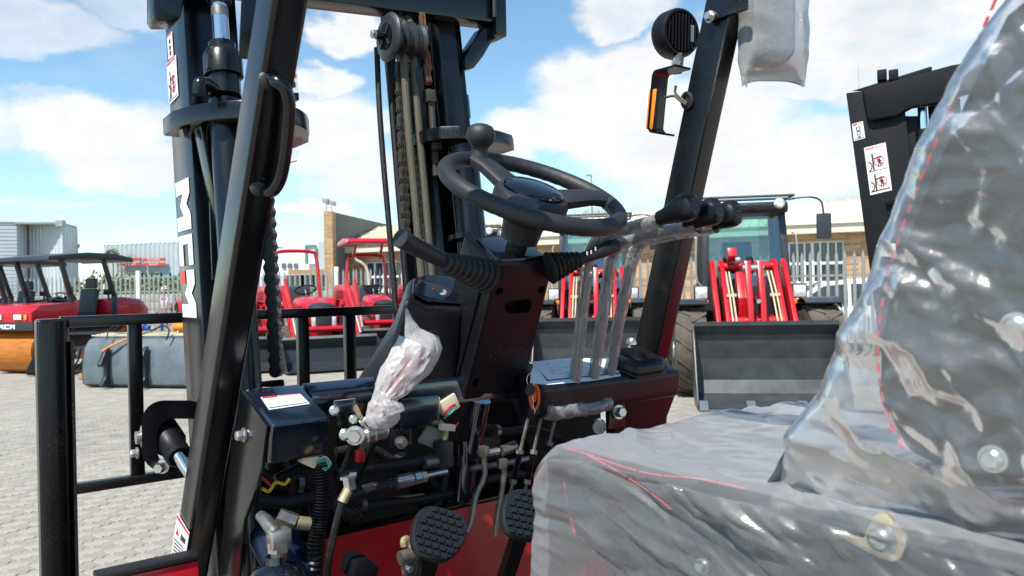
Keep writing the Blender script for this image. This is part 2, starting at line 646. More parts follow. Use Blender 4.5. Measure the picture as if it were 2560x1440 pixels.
def groundmat(name):
    m, n, l, p = newmat(name)
    tc = n.new('ShaderNodeTexCoord')
    def nz(s, d=6, r=0.65):
        k = n.new('ShaderNodeTexNoise'); k.inputs['Scale'].default_value = s; k.inputs['Detail'].default_value = d; k.inputs['Roughness'].default_value = r
        l.new(tc.outputs['Object'], k.inputs['Vector']); return k.outputs['Fac']
    cr = n.new('ShaderNodeValToRGB')
    cr.color_ramp.elements[0].position = 0.3; cr.color_ramp.elements[0].color = (0.30, 0.277, 0.235, 1)
    cr.color_ramp.elements[1].position = 0.72; cr.color_ramp.elements[1].color = (0.40, 0.372, 0.32, 1)
    l.new(nz(0.55), cr.inputs[0])
    gr = n.new('ShaderNodeMapRange'); gr.inputs['From Min'].default_value = 0.3; gr.inputs['From Max'].default_value = 0.7
    gr.inputs['To Min'].default_value = 0.5; gr.inputs['To Max'].default_value = 1.42
    l.new(nz(120, 5, 0.85), gr.inputs['Value'])
    vm = n.new('ShaderNodeVectorMath'); vm.operation = 'SCALE'
    l.new(cr.outputs[0], vm.inputs[0]); l.new(gr.outputs[0], vm.inputs['Scale'])
    g2 = n.new('ShaderNodeMapRange'); g2.inputs['From Min'].default_value = 0.35; g2.inputs['From Max'].default_value = 0.68
    g2.inputs['To Min'].default_value = 0.72; g2.inputs['To Max'].default_value = 1.14
    l.new(nz(4.5, 7, 0.72), g2.inputs['Value'])
    v2 = n.new('ShaderNodeVectorMath'); v2.operation = 'SCALE'
    l.new(vm.outputs[0], v2.inputs[0]); l.new(g2.outputs[0], v2.inputs['Scale'])
    l.new(v2.outputs[0], p.inputs['Base Color'])
    p.inputs['Roughness'].default_value = 0.92
    bp = n.new('ShaderNodeBump'); bp.inputs['Distance'].default_value = 0.004; bp.inputs['Strength'].default_value = 0.7
    l.new(nz(140, 3), bp.inputs['Height']); l.new(bp.outputs[0], p.inputs['Normal'])
    return m

MT = {}
MT['black'] = pbr('black_paint', (0.003, 0.0034, 0.0045), 0.22, bump=0.05, bscale=90)
MT['black_dust'] = pbr('black_paint_dusty', (0.004, 0.0045, 0.0055), 0.26, bump=0.06, bscale=90, dust=0.22, dscale=640, dcol=(0.22, 0.20, 0.17))
MT['satin'] = pbr('satin_black_panel', (0.005, 0.009, 0.018), 0.17, bump=0.02, bscale=60, dust=0.05, rvar=0.05, spec=0.9, coat=1.0)  # blue in the base colour stands in for reflected sky
MT['plastic'] = pbr('black_moulded_plastic', (0.006, 0.006, 0.008), 0.40, bump=0.12, bscale=700, rvar=0.06, dust=0.1, dscale=600, spec=0.34)
MT['grip'] = pbr('charcoal_grip_plastic', (0.017, 0.018, 0.021), 0.5, bump=0.25, bscale=900, rvar=0.05)
MT['gloss'] = pbr('gloss_black_plastic', (0.004, 0.005, 0.009), 0.12, coat=0.6, rvar=0.04)
MT['rubber'] = pbr('black_rubber', (0.006, 0.006, 0.0065), 0.62, bump=0.15, bscale=400, dust=0.35)
MT['pedal'] = pbr('pedal_rubber', (0.009, 0.011, 0.014), 0.45, bump=0.1, bscale=300)
MT['hose'] = pbr('dusty_hose', (0.085, 0.075, 0.052), 0.7, bump=0.25, bscale=260, dust=0.9, dcol=(0.16, 0.14, 0.09), dscale=200)
MT['chain'] = pbr('oily_chain_steel', (0.018, 0.018, 0.018), 0.38, 0.35, bump=0.1)
MT['chain_dirty'] = pbr('dusty_chain_steel', (0.055, 0.05, 0.04), 0.6, 0.3, bump=0.2)
MT['rust'] = pbr('rusty_chain', (0.16, 0.065, 0.03), 0.75, 0.1, var=0.5, vscale=60, bump=0.3)
MT['chrome'] = pbr('chrome_rod', (0.72, 0.73, 0.75), 0.1, 1.0, var=0.03, rvar=0.05)
MT['zinc'] = pbr('zinc_plated_steel', (0.55, 0.55, 0.53), 0.3, 0.9, var=0.15, vscale=40)
MT['zincy'] = pbr('yellow_zinc_steel', (0.62, 0.53, 0.33), 0.32, 0.7, var=0.15, vscale=40)
MT['steel'] = pbr('dull_steel', (0.25, 0.24, 0.22), 0.42, 0.85, var=0.25, vscale=50)
MT['red'] = pbr('red_paint', (0.52, 0.010, 0.022), 0.3, coat=0.35, var=0.06)
MT['redp'] = pbr('red_panel_paint', (0.42, 0.010, 0.012), 0.36, coat=0.2, var=0.06)
MT['redglow'] = pbr('red_loader_paint', (0.50, 0.009, 0.016), 0.32, coat=0.3, var=0.07, vscale=5)  # plain loader red, gives off no light
MT['charc'] = pbr('charcoal_paint', (0.026, 0.030, 0.035), 0.4, var=0.12)
MT['bucket'] = pbr('bucket_grey_paint', (0.10, 0.13, 0.145), 0.42, var=0.22, vscale=4, bump=0.05, bscale=30)
MT['bucketd'] = pbr('dark_bucket_paint', (0.040, 0.046, 0.050), 0.36, var=0.3, vscale=5, bump=0.04, bscale=30)
MT['orange'] = pbr('orange_drum_paint', (0.50, 0.165, 0.02), 0.42, var=0.28, vscale=7, stretch=(0.6, 5, 5), metal=0.2)
MT['amber'] = pbr('amber_lens', (0.85, 0.26, 0.02), 0.18, coat=0.5, var=0.08)
MT['white'] = pbr('white_vinyl', (0.80, 0.81, 0.82), 0.4, var=0.02)
MT['matt'] = pbr('matt_black_paint', (0.004, 0.0045, 0.006), 0.5, spec=0.22, bump=0.05, bscale=90)
MT['dark'] = pbr('soot_black', (0.0025, 0.0025, 0.003), 0.7, spec=0.2)  # near-black for the firewall and the pulley recess painted dark
MT['ink'] = pbr('black_ink', (0.02, 0.02, 0.022), 0.5)
MT['redink'] = pbr('red_ink', (0.62, 0.03, 0.05), 0.45)
MT['logo_red'] = pbr('logo_red_vinyl', (0.75, 0.01, 0.015), 0.4)
MT['paper'] = pbr('paper_label', (0.78, 0.80, 0.84), 0.3, var=0.02, coat=0.2)
MT['fabric'] = pbr('seat_vinyl', (0.020, 0.020, 0.019), 0.55, bump=0.3, bscale=260, vscale=16, var=0.35)
MT['stitch'] = pbr('red_thread', (0.62, 0.045, 0.06), 0.6)
MT['cream'] = pbr('cream_roof_sheet', (0.74, 0.69, 0.53), 0.42, var=0.05, vscale=1.2)
MT['fascia'] = pbr('cream_fascia', (0.66, 0.60, 0.47), 0.5, var=0.05)
MT['plaster'] = pbr('grey_plaster', (0.135, 0.135, 0.135), 0.85, var=0.10, vscale=0.8)
MT['galv'] = pbr('galvanised_steel', (0.36, 0.36, 0.34), 0.5, 0.55, var=0.18, vscale=6)
MT['clad'] = pbr('steel_cladding', (0.50, 0.55, 0.56), 0.5, 0.15, var=0.10, vscale=0.6)
MT['clad2'] = pbr('pale_cladding', (0.42, 0.49, 0.50), 0.55, 0.0, var=0.07, vscale=0.4)
MT['whitewall'] = pbr('white_wall', (0.80, 0.80, 0.79), 0.7, var=0.04, vscale=0.5)
MT['conc'] = pbr('concrete_wall', (0.36, 0.34, 0.30), 0.9, var=0.16, vscale=2.5)
MT['frame'] = pbr('white_window_frame', (0.72, 0.73, 0.73), 0.45, var=0.03)
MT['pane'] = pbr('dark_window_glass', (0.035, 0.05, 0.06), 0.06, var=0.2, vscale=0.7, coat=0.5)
MT['paneb'] = pbr('blue_window_glass', (0.03, 0.07, 0.14), 0.06, var=0.2, vscale=0.7, coat=0.5)
MT['carw'] = pbr('white_car_paint', (0.78, 0.80, 0.82), 0.22, coat=0.6, var=0.02)
MT['taill'] = pbr('red_tail_lens', (0.55, 0.015, 0.02), 0.15, coat=0.5)
MT['leaf'] = pbr('foliage', (0.16, 0.19, 0.065), 0.7, var=0.5, vscale=2.5)
MT['twig'] = pbr('bare_twigs', (0.17, 0.13, 0.10), 0.9)
MT['tyre'] = pbr('dusty_tyre', (0.085, 0.072, 0.055), 0.85, var=0.35, vscale=6, bump=0.2, bscale=60)
MT['tyreb'] = pbr('black_tyre', (0.02, 0.019, 0.018), 0.8, var=0.3, vscale=6)
MT['rim'] = pbr('silver_rim', (0.55, 0.55, 0.54), 0.35, 0.6)
MT['lens'] = pbr('clear_lamp_lens', (0.75, 0.76, 0.76), 0.12, 0.35, coat=0.6, var=0.25, vscale=40)
MT['seatg'] = pbr('grey_seat_vinyl', (0.055, 0.07, 0.078), 0.55, var=0.15)
MT['wood'] = pbr('timber_block', (0.42, 0.25, 0.10), 0.8, var=0.2, vscale=14)
MT['bluep'] = pbr('blue_filter_paint', (0.003, 0.008, 0.03), 0.35, var=0.15)
MT['blueh'] = pbr('blue_plastic', (0.02, 0.13, 0.45), 0.4)
MT['orangeh'] = pbr('orange_plastic', (0.75, 0.22, 0.02), 0.4)
MT['tag'] = pbr('red_orange_tag', (0.85, 0.10, 0.015), 0.35)
MT['straw'] = pbr('pale_hose_sleeve', (0.58, 0.50, 0.33), 0.6)
MT['skin'] = pbr('skin', (0.25, 0.13, 0.08), 0.6)
MT['shirt'] = pbr('pale_shirt', (0.55, 0.45, 0.55), 0.8, var=0.15)
MT['trouser'] = pbr('blue_trousers', (0.03, 0.08, 0.35), 0.8)
MT['helmet'] = pbr('pale_hat', (0.6, 0.58, 0.5), 0.6)
MT['connector'] = pbr('cream_connector', (0.72, 0.62, 0.45), 0.5)
MT['wire_y'] = pbr('yellow_wire', (0.75, 0.5, 0.03), 0.4)
MT['wire_r'] = pbr('red_wire', (0.6, 0.02, 0.05), 0.4)
MT['wire_g'] = pbr('green_wire', (0.05, 0.4, 0.25), 0.4)
MT['signred'] = pbr('red_sign_board', (0.55, 0.06, 0.05), 0.5)
MT['teal'] = pbr('teal_trim', (0.05, 0.30, 0.30), 0.5)
MT['greenf'] = pbr('green_frame', (0.12, 0.25, 0.18), 0.5)
MT['mirror'] = pbr('mirror_glass', (0.8, 0.8, 0.8), 0.03, 1.0, var=0.02, rvar=0.0)
MT['weld'] = pbr('weld_bead', (0.03, 0.03, 0.028), 0.5, 0.2, bump=0.5, bscale=200)
MT['concr'] = groundmat('concrete_pavers')
MT['brick'] = brickmat('face_brick')
MT['film'] = film('seat_film', lift='stand_off', haze=0.10, rough=0.19, bscale=70, bump=0.15, stretch=(1, 1, 1), edge=0.45, dist=0.003, gloss=1.5)
MT['bag'] = film('bag_film', haze=0.60, tint=(0.97, 0.95, 0.94), rough=0.30, bscale=17, bump=0.3, edge=0.36, dist=0.010)
MT['mbag'] = film('mirror_bag_film', haze=0.42, tint=(0.9, 0.9, 0.88), rough=0.25, bscale=30, bump=0.5, edge=0.45, dist=0.005)
MT['sleeve'] = film('lever_sleeve_film', haze=0.24, tint=(0.96, 0.95, 0.94), rough=0.06, bscale=70, bump=1.0, stretch=(1, 1, 0.6), edge=0.6, dist=0.006, gloss=1.6)
MT['cab_glass'] = glass('tinted_cab_glass', (0.78, 0.92, 0.87), 0.3)
MT['gauge_lens'] = glass('gauge_lens', (0.75, 0.8, 0.85), 0.4)
MT['car_glass'] = pbr('car_glass', (0.05, 0.065, 0.07), 0.06, coat=0.6, var=0.3, vscale=1.5)

# ------------------------------------------------------------------ the yard
yard = obj('paved_yard', B().quad((-400, -300, -0.012), (400, -300, -0.012), (400, 900, -0.012), (-400, 900, -0.012)), MT['concr'], flat=True)
tag(yard, None, None, None, 'structure')

def paver_outline(L, Wd, amp):
    top = []; bot = []
    n = 8
    for i in range(n + 1):
        x = -L / 2 + L * i / n
        y = amp * (1 if i % 2 else -1) * (1 if (i // 1) % 2 else 1)
        bot.append((x, -Wd / 2 + y)); top.append((x, Wd / 2 + y))
    return bot + top[::-1]
PL, PW = 0.23, 0.125
g0 = G(195, 1400); g1 = G(420, 1335)
e1 = (g1 - g0); e1.z = 0; e1.normalize()
e2 = V((-e1.y, e1.x, 0))
def paver_geo(b, c, h=0.0, sc=0.986):
    pts = paver_outline(PL, PW, 0.011)
    rings = []
    for s, z in ((1.0, -0.02), (1.0, -0.005), (0.975, 0.0)):
        rings.append([c + e1 * (x * sc * (s if abs(x) > PL * 0.49 else 1)) + e2 * (math.copysign(abs(y) - (1 - s) * 0.08, y) * sc if abs(y) > 0.02 else y) + V((0, 0, z + h)) for x, y in pts])
    b.loft(rings, caps=False)
    n = len(b.v); m = len(pts)
    b.f.append(list(range(n - m, n)))
cand = []
for j in range(-160, 160):
    for i in range(-90, 90):
        c = e1 * (i * PL + (PL / 2 if j % 2 else 0)) + e2 * (j * PW) + V((-1.5, 5.5, 0))
        if c.y < 3.2 or c.y > 9.6:
            continue
        u = c.x / c.y; v = -H / c.y
        px = 1280 + FPX * u; py = 720 - FPX * v
        if -60 < px < 560 and py < 1500 or (1560 < px < 1960 and py < 1500):
            cand.append((c.length, c))
cand.sort(key=lambda t: t[0])
pb = B(); paver_geo(pb, V((0, 0, 0)))
off0 = OFF[yard.name]
first = None
OFF[yard.name] = V((0, 0, 0))
for k, (d, c) in enumerate(cand[:300]):
    if first is None:
        first = obj('paver', pb, MT['concr'], yard, smooth=25)
        o = first
    else:
        o = first.copy(); C.objects.link(o); o.parent = yard
    o.location = c - off0 + V((0, 0, random.uniform(-0.0025, 0.0015)))
    o.rotation_euler = (random.uniform(-.006, .006), random.uniform(-.006, .006), 0)
rest = B()
for d, c in cand[300:]:
    paver_geo(rest, c, random.uniform(-0.0025, 0.0015))
OFF[yard.name] = off0
if rest.v:
    ro = obj('pavers', rest, MT['concr'], yard, smooth=25)
    ro['kind'] = 'stuff'

# ------------------------------------------------------------------ palisade fence
def fence(name, label, a, b, group, posts, top=2.12):
    a = V(a); b = V(b); d = (b - a); L = d.length; d.normalize(); nrm = V((d.y, -d.x, 0))
    root = wthing(name, label, 'fence', a, group)
    for z in (0.42, 1.62):
        rl = B().bar(a + V((0, 0, z)), b + V((0, 0, z)), 0.04, 0.045)
        obj('rail', rl, MT['galv'], root)
    pl = B()
    w = 0.034; t = 0.016
    prof = [(-w, 0), (-w * 0.45, -t), (w * 0.45, -t), (w, 0), (w * 0.45, -t + 0.004), (-w * 0.45, -t + 0.004)]
    rings = []
    for s, z in ((1, 0.06), (1, top - 0.10), (0.15, top)):
        rings.append([d * (x * s) + nrm * (-y + 0.03) + V((0, 0, z)) for x, y in prof])
    pl.loft(rings)
    n = int(L / 0.165)
    p0 = None
    for i in range(n + 1):
        c = d * (0.08 + i * 0.165)
        if p0 is None:
            OFF[root.name] = V((0, 0, 0)); p0 = obj('pale', pl, MT['galv'], root, smooth=20); OFF[root.name] = a
            p0.location = c
        else:
            share(p0, c + V((0, 0, random.uniform(-.012, .012))), root, (0, random.uniform(-.006, .006), 0))
    for (s, hh) in posts:
        c = a + d * s
        pb_ = B().box(c - V((0.055, 0.055, 0)) + nrm * 0.0, c + V((0.055, 0.055, hh)))
        obj('post', pb_, MT['whitewall'] if hh > 2 else MT['galv'], root, bev=0.01)
    return root
FA = V((-18.0, 24.4, 0)); FB = V((-4.4, 21.3, 0)); FC = V((10.6, 13.4, 0))
fence('palisade_fence', 'galvanised palisade fence behind the two rollers on the left', FA, FB, 'palisade fences round the yard', [(6.95, 2.25), (13.4, 2.2)])
fence('palisade_fence', 'galvanised palisade fence in front of the brick office and the white car', FB, FC, 'palisade fences round the yard', [(1.35, 2.35), (13.35, 2.28), (7.6, 2.2)])
# low concrete block wall outside the left fence
wl = wthing('block_wall', 'pale concrete block wall behind the palisade fence on the left', 'wall', V((-19, 26.2, 0)))
blk = B()
blk.cbox((0, 0, 0), (0.78, 0.18, 0.245))
b0 = None
wd = (V((-4.9, 23.2, 0)) - V((-19, 26.4, 0))); wlen = wd.length; wd.normalize()
OFF[wl.name] = V((0, 0, 0))
for row in range(6):
    nb = int(wlen / 0.8)
    for i in range(nb):
        c = V((0, 0.2, 0.13 + row * 0.26)) + wd * (0.4 + i * 0.8 + (0.4 if row % 2 else 0))
        if b0 is None:
            b0 = obj('block', blk, MT['conc'], wl, bev=0.012); b0.location = c
            b0.rotation_euler = (0, 0, math.atan2(wd.y, wd.x))
        else:
            share(b0, c, wl, (0, 0, math.atan2(wd.y, wd.x)))

# ------------------------------------------------------------------ sheds and buildings
def corr(b, p, q, z0, z1, pitch=0.25, depth=0.05, th=0.02, slope=0.0):
    p = V(p); q = V(q); d = q - p; L = d.length; d.normalize(); nn = V((d.y, -d.x, 0))
    n = max(2, int(L / pitch)); front = []
    for i in range(n):
        s = i * L / n; w = L / n
        for t, y in ((0, 0), (0.35, 0), (0.5, 1), (0.85, 1)):
            front.append((s + t * w, y * depth))
    front.append((L, 0))
    base = [p + d * s + nn * y for s, y in front]
    back = [p + d * s - nn * th for s, y in (front[-1], front[0])]
    pts = base + back
    zt = [z1 + slope * (x - p).dot(d) for x in pts]
    m = len(pts); k = len(b.v)
    b.v += [V((x.x, x.y, z0)) for x in pts] + [V((x.x, x.y, z)) for x, z in zip(pts, zt)]
    b.f.append([k + i for i in range(m)][::-1]); b.f.append([k + m + i for i in range(m)])
    for i in range(m):
        j = (i + 1) % m
        b.f.append([k + i, k + j, k + m + j, k + m + i])
    return b
def gp(px, Y):
    x, z = ray(px, 740)
    return V((x * Y, Y, 0))
# steel shed, far left
s0 = wthing('steel_shed', 'tall corrugated steel shed at the far left behind the rollers', 'shed', gp(90, 50))
P = [gp(-160, 47), gp(46, 49), gp(72, 50.5), gp(160, 50), gp(196, 53)]
sh_h = 6.35
lw = B()
for k in range(26):
    z = 0.2 + k * 0.24
    lw.bar(P[0] + V((0, -0.03, z + 0.1)), P[1] + V((0, -0.03, z + 0.1)), 0.05, 0.2)
obj('louvre_wall', lw, MT['clad'], s0)
obj('wall_backing', B().prism([P[0] + V((0, .05, 0)), P[1] + V((0, .05, 0)), P[1] + V((0, .3, 0)), P[0] + V((0, .3, 0))], (0, 0, sh_h)), MT['clad'], s0)
obj('wall_panel', corr(B(), P[1], P[2], 0, sh_h, 0.5, 0.04), MT['clad'], s0, smooth=20)
obj('wall_panel', corr(B(), P[2], P[3], 0, sh_h - 0.05, 0.26, 0.035), MT['clad'], s0, smooth=20)
obj('wall_panel', corr(B(), P[3], P[4], 0, sh_h - 0.05, 0.6, 0.06), MT['clad'], s0, smooth=20)
obj('eaves_gutter', B().bar(P[1] + V((0, -.15, sh_h)), P[3] + V((0, -.15, sh_h)), 0.2, 0.16), MT['galv'], s0, bev=0.02)
obj('downpipe', B().bar(P[2] + V((0, -.12, 0)), P[2] + V((0, -.12, sh_h)), 0.24, 0.2), MT['plaster'], s0)
obj('gutter_box', B().cbox(P[3] + V((0, -.2, sh_h)), (0.45, 0.4, 0.4)), MT['galv'], s0)
obj('roof', B().prism([P[0] + V((0, 0, sh_h)), P[3] + V((0, 0, sh_h)), P[4] + V((0, 0, sh_h)), gp(196, 66) + V((0, 0, sh_h)), gp(-160, 66) + V((0, 0, sh_h))], (0, 0, 0.08)), MT['galv'], s0)
ph = wthing('pole', 'thin pole with a small head beside the tall steel shed', 'pole', gp(196, 49))
pp0 = gp(196, 49)
obj('shaft', B().tube([pp0, pp0 + V((0, 0, 4.7))], 0.04, 6), MT['plaster'], ph)
obj('head', B().cbox(pp0 + V((0, 0, 4.8)), (0.22, 0.2, 0.24)), MT['plaster'], ph, bev=0.03)
# far shed with signs
s1 = wthing('sign_shed', 'pale ribbed shed with red shop signs beyond the fence', 'shed', gp(360, 62))
Q0 = gp(262, 60); Q1 = gp(600, 60)
obj('wall', corr(B(), Q0, Q1, 2.9, 5.55, 0.36, 0.035, slope=0.02), MT['clad2'], s1, smooth=20)
obj('trim', B().bar(Q0 + V((2.2, -.2, 2.9)), Q1 + V((0, -.2, 2.9)), 0.2, 0.16), MT['teal'], s1)
obj('lower_wall', B().prism([Q0 + V((0, .2, 0)), Q1 + V((0, .2, 0)), Q1 + V((0, .4, 0)), Q0 + V((0, .4, 0))], (0, 0, 2.85)), MT['plaster'], s1)
obj('roof', B().prism([Q0 + V((0, 0, 5.5)), Q1 + V((0, 0, 5.7)), Q1 + V((0, 12, 5.7)), Q0 + V((0, 12, 5.5))], (0, 0, 0.06)), MT['clad2'], s1)
for (xa, xb, ya, yb, tx) in ((300, 353, 645, 653, None), (302, 353, 657, 665, 'SHOCKS'), (358, 412, 645, 653, 'BATTERIES'), (358, 412, 657, 665, 'BRAKES')):
    a = W(xa, yb, 59.6); c = W(xb, ya, 59.6)
    sg = obj('sign_board', B().box((a.x, 59.55, a.z), (c.x, 59.7, c.z)), MT['signred'], s1)
    if tx:
        text('lettering', tx, ((a.x + c.x) / 2, 59.54, a.z + 0.04), (1, 0, 0), (0, 0, 1), (c.z - a.z) * 0.68, MT['white'], sg, 0.01, align='CENTER')
for i in range(5):
    a = W(352 + i * 22, 682, 60); c = W(368 + i * 22, 697, 60)
    w_ = obj('window', B().box((a.x, 60.0, c.z), (c.x, 60.15, a.z)), MT['pane'], s1)
# white sign wall between, and grey sheet fence
s2 = wthing('white_warehouse', 'white warehouse with an empty green framed panel beyond the red roll bar', 'warehouse', gp(740, 46))
prof = [W(636, 700, 46), W(636, 640, 46), W(742, 624, 46), W(795, 604, 46), W(795, 700, 46)]
for p_ in prof:
    p_.z = max(p_.z, 0.0) if p_.z > 2 else 0.0
obj('wall', B().prism(prof, (0, 6, 0)), MT['whitewall'], s2)
wb = [W(795, 603, 45.5), W(815, 603, 45.5)]
obj('tower', B().box((wb[0].x, 45.5, 0), (wb[1].x + 0.6, 50, wb[0].z)), MT['clad2'], s2)
pa = W(766, 660, 45.7); pc = W(790, 614, 45.7)
pnl = obj('panel', B().box((pa.x, 45.72, pa.z), (pc.x, 45.9, pc.z)), MT['whitewall'], s2)
fr = B()
for p_, q_ in (((pa.x, pa.z), (pa.x, pc.z)), ((pa.x, pc.z), (pc.x, pc.z)), ((pc.x, pa.z), (pc.x, pc.z))):
    fr.bar((p_[0], 45.68, p_[1]), (q_[0], 45.68, q_[1]), 0.12, 0.14)
obj('panel_frame', fr, MT['greenf'], s2)
for i in range(3):
    a = W(704 + i * 15, 670, 45.9); c = W(713 + i * 15, 658, 45.9)
    obj('window', B().box((a.x, 45.9, a.z), (c.x, 46.02, c.z)), MT['plaster'], s2)
sf = wthing('sheet_fence', 'grey corrugated sheet fence with a timber shelter below the white warehouse', 'sheet fence', gp(740, 38))
obj('sheet', corr(B(), gp(600, 38), gp(838, 37), 0, 2.35, 0.3, 0.05), MT['clad'], sf, smooth=20)
sa_ = W(722, 683, 33); sb_ = W(815, 683, 33)
lean = wthing('timber_shelter', 'dark open shelter with a timber beam behind the fence by the brick column', 'shelter', V((sa_.x, 33, 0)))
obj('beam', B().box((sa_.x, 32.9, sa_.z - .05), (sb_.x, 33.4, sa_.z + 0.14)), MT['wood'], lean)
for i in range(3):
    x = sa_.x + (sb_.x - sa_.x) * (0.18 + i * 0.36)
    obj('dark_bay', B().box((x - .42, 33.1, 0), (x + .42, 33.3, sa_.z - 0.08)), MT['pane'], lean)  # dark boxes stand in for the shade inside the open bays

# brick office
off_ = wthing('brick_office', 'brown face brick office with cream sheet roof behind the palisade fence', 'building', V((2, 26, 0)))
E0 = V((-6.55, 28.9, 0)); E1 = V((14.5, 20.8, 0))
ed = (E1 - E0); EL = ed.length; ed.normalize(); en = V((ed.y, -ed.x, 0))      # en points to the camera side
back = -en
EH = 2.95
def onwall(px, py=None):                 # where the wall plane meets the vertical through px
    x, _ = ray(px, 700)
    # (x*Y - E0.x, Y - E0.y) . en = 0
    Y = (E0.x * en.x + E0.y * en.y) / (x * en.x + en.y)
    return Y, (V((x * Y, Y, 0)) - E0).dot(ed)
wallb = B()
wins = []
for (xa, xb, ya, yb) in ((912, 1004, 656, 726), (1955, 2112, 607, 708), (1425, 1560, 640, 715)):
    Ya, sa0 = onwall(xa); Yb, sb0 = onwall(xb)
    zt = W(xa, ya, Ya).z; zb = max(0.75, W(xa, yb, Ya).z)
    wins.append((sa0, sb0, zb, zt))
wins.sort()
cur = 0.0
def wseg(s0_, s1_, z0_, z1_):
    p_ = E0 + ed * s0_; q_ = E0 + ed * s1_
    wallb.hexa([p_ + V((0, 0, z0_)), q_ + V((0, 0, z0_)), q_ + back * 0.25 + V((0, 0, z0_)), p_ + back * 0.25 + V((0, 0, z0_)),
                p_ + V((0, 0, z1_)), q_ + V((0, 0, z1_)), q_ + back * 0.25 + V((0, 0, z1_)), p_ + back * 0.25 + V((0, 0, z1_))])
for (a_, b_, z0_, z1_) in wins:
    wseg(cur, a_, 0, EH); wseg(a_, b_, 0, z0_); wseg(a_, b_, z1_, EH)
    cur = b_
wseg(cur, EL, 0, EH)
obj('wall', wallb, MT['brick'], off_)
for wi, (a_, b_, z0_, z1_) in enumerate(wins):
    p_ = E0 + ed * a_ + back * 0.1; q_ = E0 + ed * b_ + back * 0.1
    nb = 8 if wi == 2 else (4 if wi == 0 else 6)
    fb = B()
    for k in range(nb + 1):
        c = p_.lerp(q_, k / nb)
        w_ = 0.09 if k in (0, nb, nb // 2) else 0.05
        fb.bar(c + V((0, 0, z0_)), c + V((0, 0, z1_)), w_, 0.09, back)
    for z in (z0_, z1_, z0_ + (z1_ - z0_) * 0.47):
        fb.bar(p_ + V((0, 0, z)), q_ + V((0, 0, z)), 0.10, 0.08)
    wf = obj('window_frame', fb, MT['frame'], off_)
    for k in range(nb):
        for zz0, zz1 in ((z0_ + 0.03, z0_ + (z1_ - z0_) * 0.45), (z0_ + (z1_ - z0_) * 0.49, z1_ - 0.03)):
            c = p_.lerp(q_, (k + 0.08) / nb) + back * 0.06; e = p_.lerp(q_, (k + 0.92) / nb) + back * 0.06
            obj('pane', B().hexa([c + V((0, 0, zz0)), e + V((0, 0, zz0)), e + back * 0.01 + V((0, 0, zz0)), c + back * 0.01 + V((0, 0, zz0)),
                                  c + V((0, 0, zz1)), e + V((0, 0, zz1)), e + back * 0.01 + V((0, 0, zz1)), c + back * 0.01 + V((0, 0, zz1))]), MT['paneb'] if wi == 0 and k % 2 == 0 else MT['pane'], wf)
    obj('window_sill', B().bar(p_ + en * 0.12 + V((0, 0, z0_ - 0.06)), q_ + en * 0.12 + V((0, 0, z0_ - 0.06)), 0.2, 0.07), MT['frame'], off_)
obj('fascia', B().bar(E0 + en * 0.45 + V((0, 0, EH + 0.12)), E1 + en * 0.45 + V((0, 0, EH + 0.12)), 0.05, 0.28), MT['fascia'], off_)
obj('soffit', B().hexa([E0 + en * .42 + V((0, 0, EH - .02)), E1 + en * .42 + V((0, 0, EH - .02)), E1 + V((0, 0, EH - .02)), E0 + V((0, 0, EH - .02)),
                        E0 + en * .42 + V((0, 0, EH + .03)), E1 + en * .42 + V((0, 0, EH + .03)), E1 + V((0, 0, EH + .03)), E0 + V((0, 0, EH + .03))]), MT['fascia'], off_)
# roof sheets with ribs, steep apron like in the photograph
rib = B()
R0 = EH + 0.24; R1 = R0 + 0.95
npan = 23
for i in range(npan):
    s_a = EL * i / npan; s_b = EL * (i + 1) / npan
    pa_ = E0 + ed * s_a + en * 0.55; pb_ = E0 + ed * s_b + en * 0.55
    qa_ = pa_ + back * 3.6; qb_ = pb_ + back * 3.6
    one = B()
    m_ = 4
    for k in range(m_):
        u0 = k / m_; u1 = (k + 1) / m_
        c0 = pa_.lerp(pb_, u0); c1 = pa_.lerp(pb_, u1); d0 = qa_.lerp(qb_, u0); d1 = qa_.lerp(qb_, u1)
        one.hexa([c0 + V((0, 0, R0)), c1 + V((0, 0, R0)), d1 + V((0, 0, R1)), d0 + V((0, 0, R1)),
                  c0 + V((0, 0, R0 + .02)), c1 + V((0, 0, R0 + .02)), d1 + V((0, 0, R1 + .02)), d0 + V((0, 0, R1 + .02))])
        one.bar(c0 + V((0, 0, R0 + .04)), d0 + V((0, 0, R1 + .04)), 0.045, 0.05)
    obj('roof_sheet', one, MT['cream'], off_)
obj('rear_roof', B().hexa([E0 + back * 3.05 + V((0, 0, R1 - .1)), E1 + back * 3.05 + V((0, 0, R1 - .1)), E1 + back * 9 + V((0, 0, R1 - .2)), E0 + back * 9 + V((0, 0, R1 - .2)),
                           E0 + back * 3.05 + V((0, 0, R1)), E1 + back * 3.05 + V((0, 0, R1)), E1 + back * 9 + V((0, 0, R1 - .1)), E0 + back * 9 + V((0, 0, R1 - .1))]), MT['cream'], off_)
dp = E0 + ed * 0.95
obj('downpipe', B().tube(spline([dp + en * .42 + V((0, 0, EH)), dp + en * .42 + V((0, 0, EH - .25)), dp + ed * .35 + en * .08 + V((0, 0, EH - .75)), dp + ed * .35 + en * .08 + V((0, 0, 0))], 4), 0.06, 8), MT['fascia'], off_)
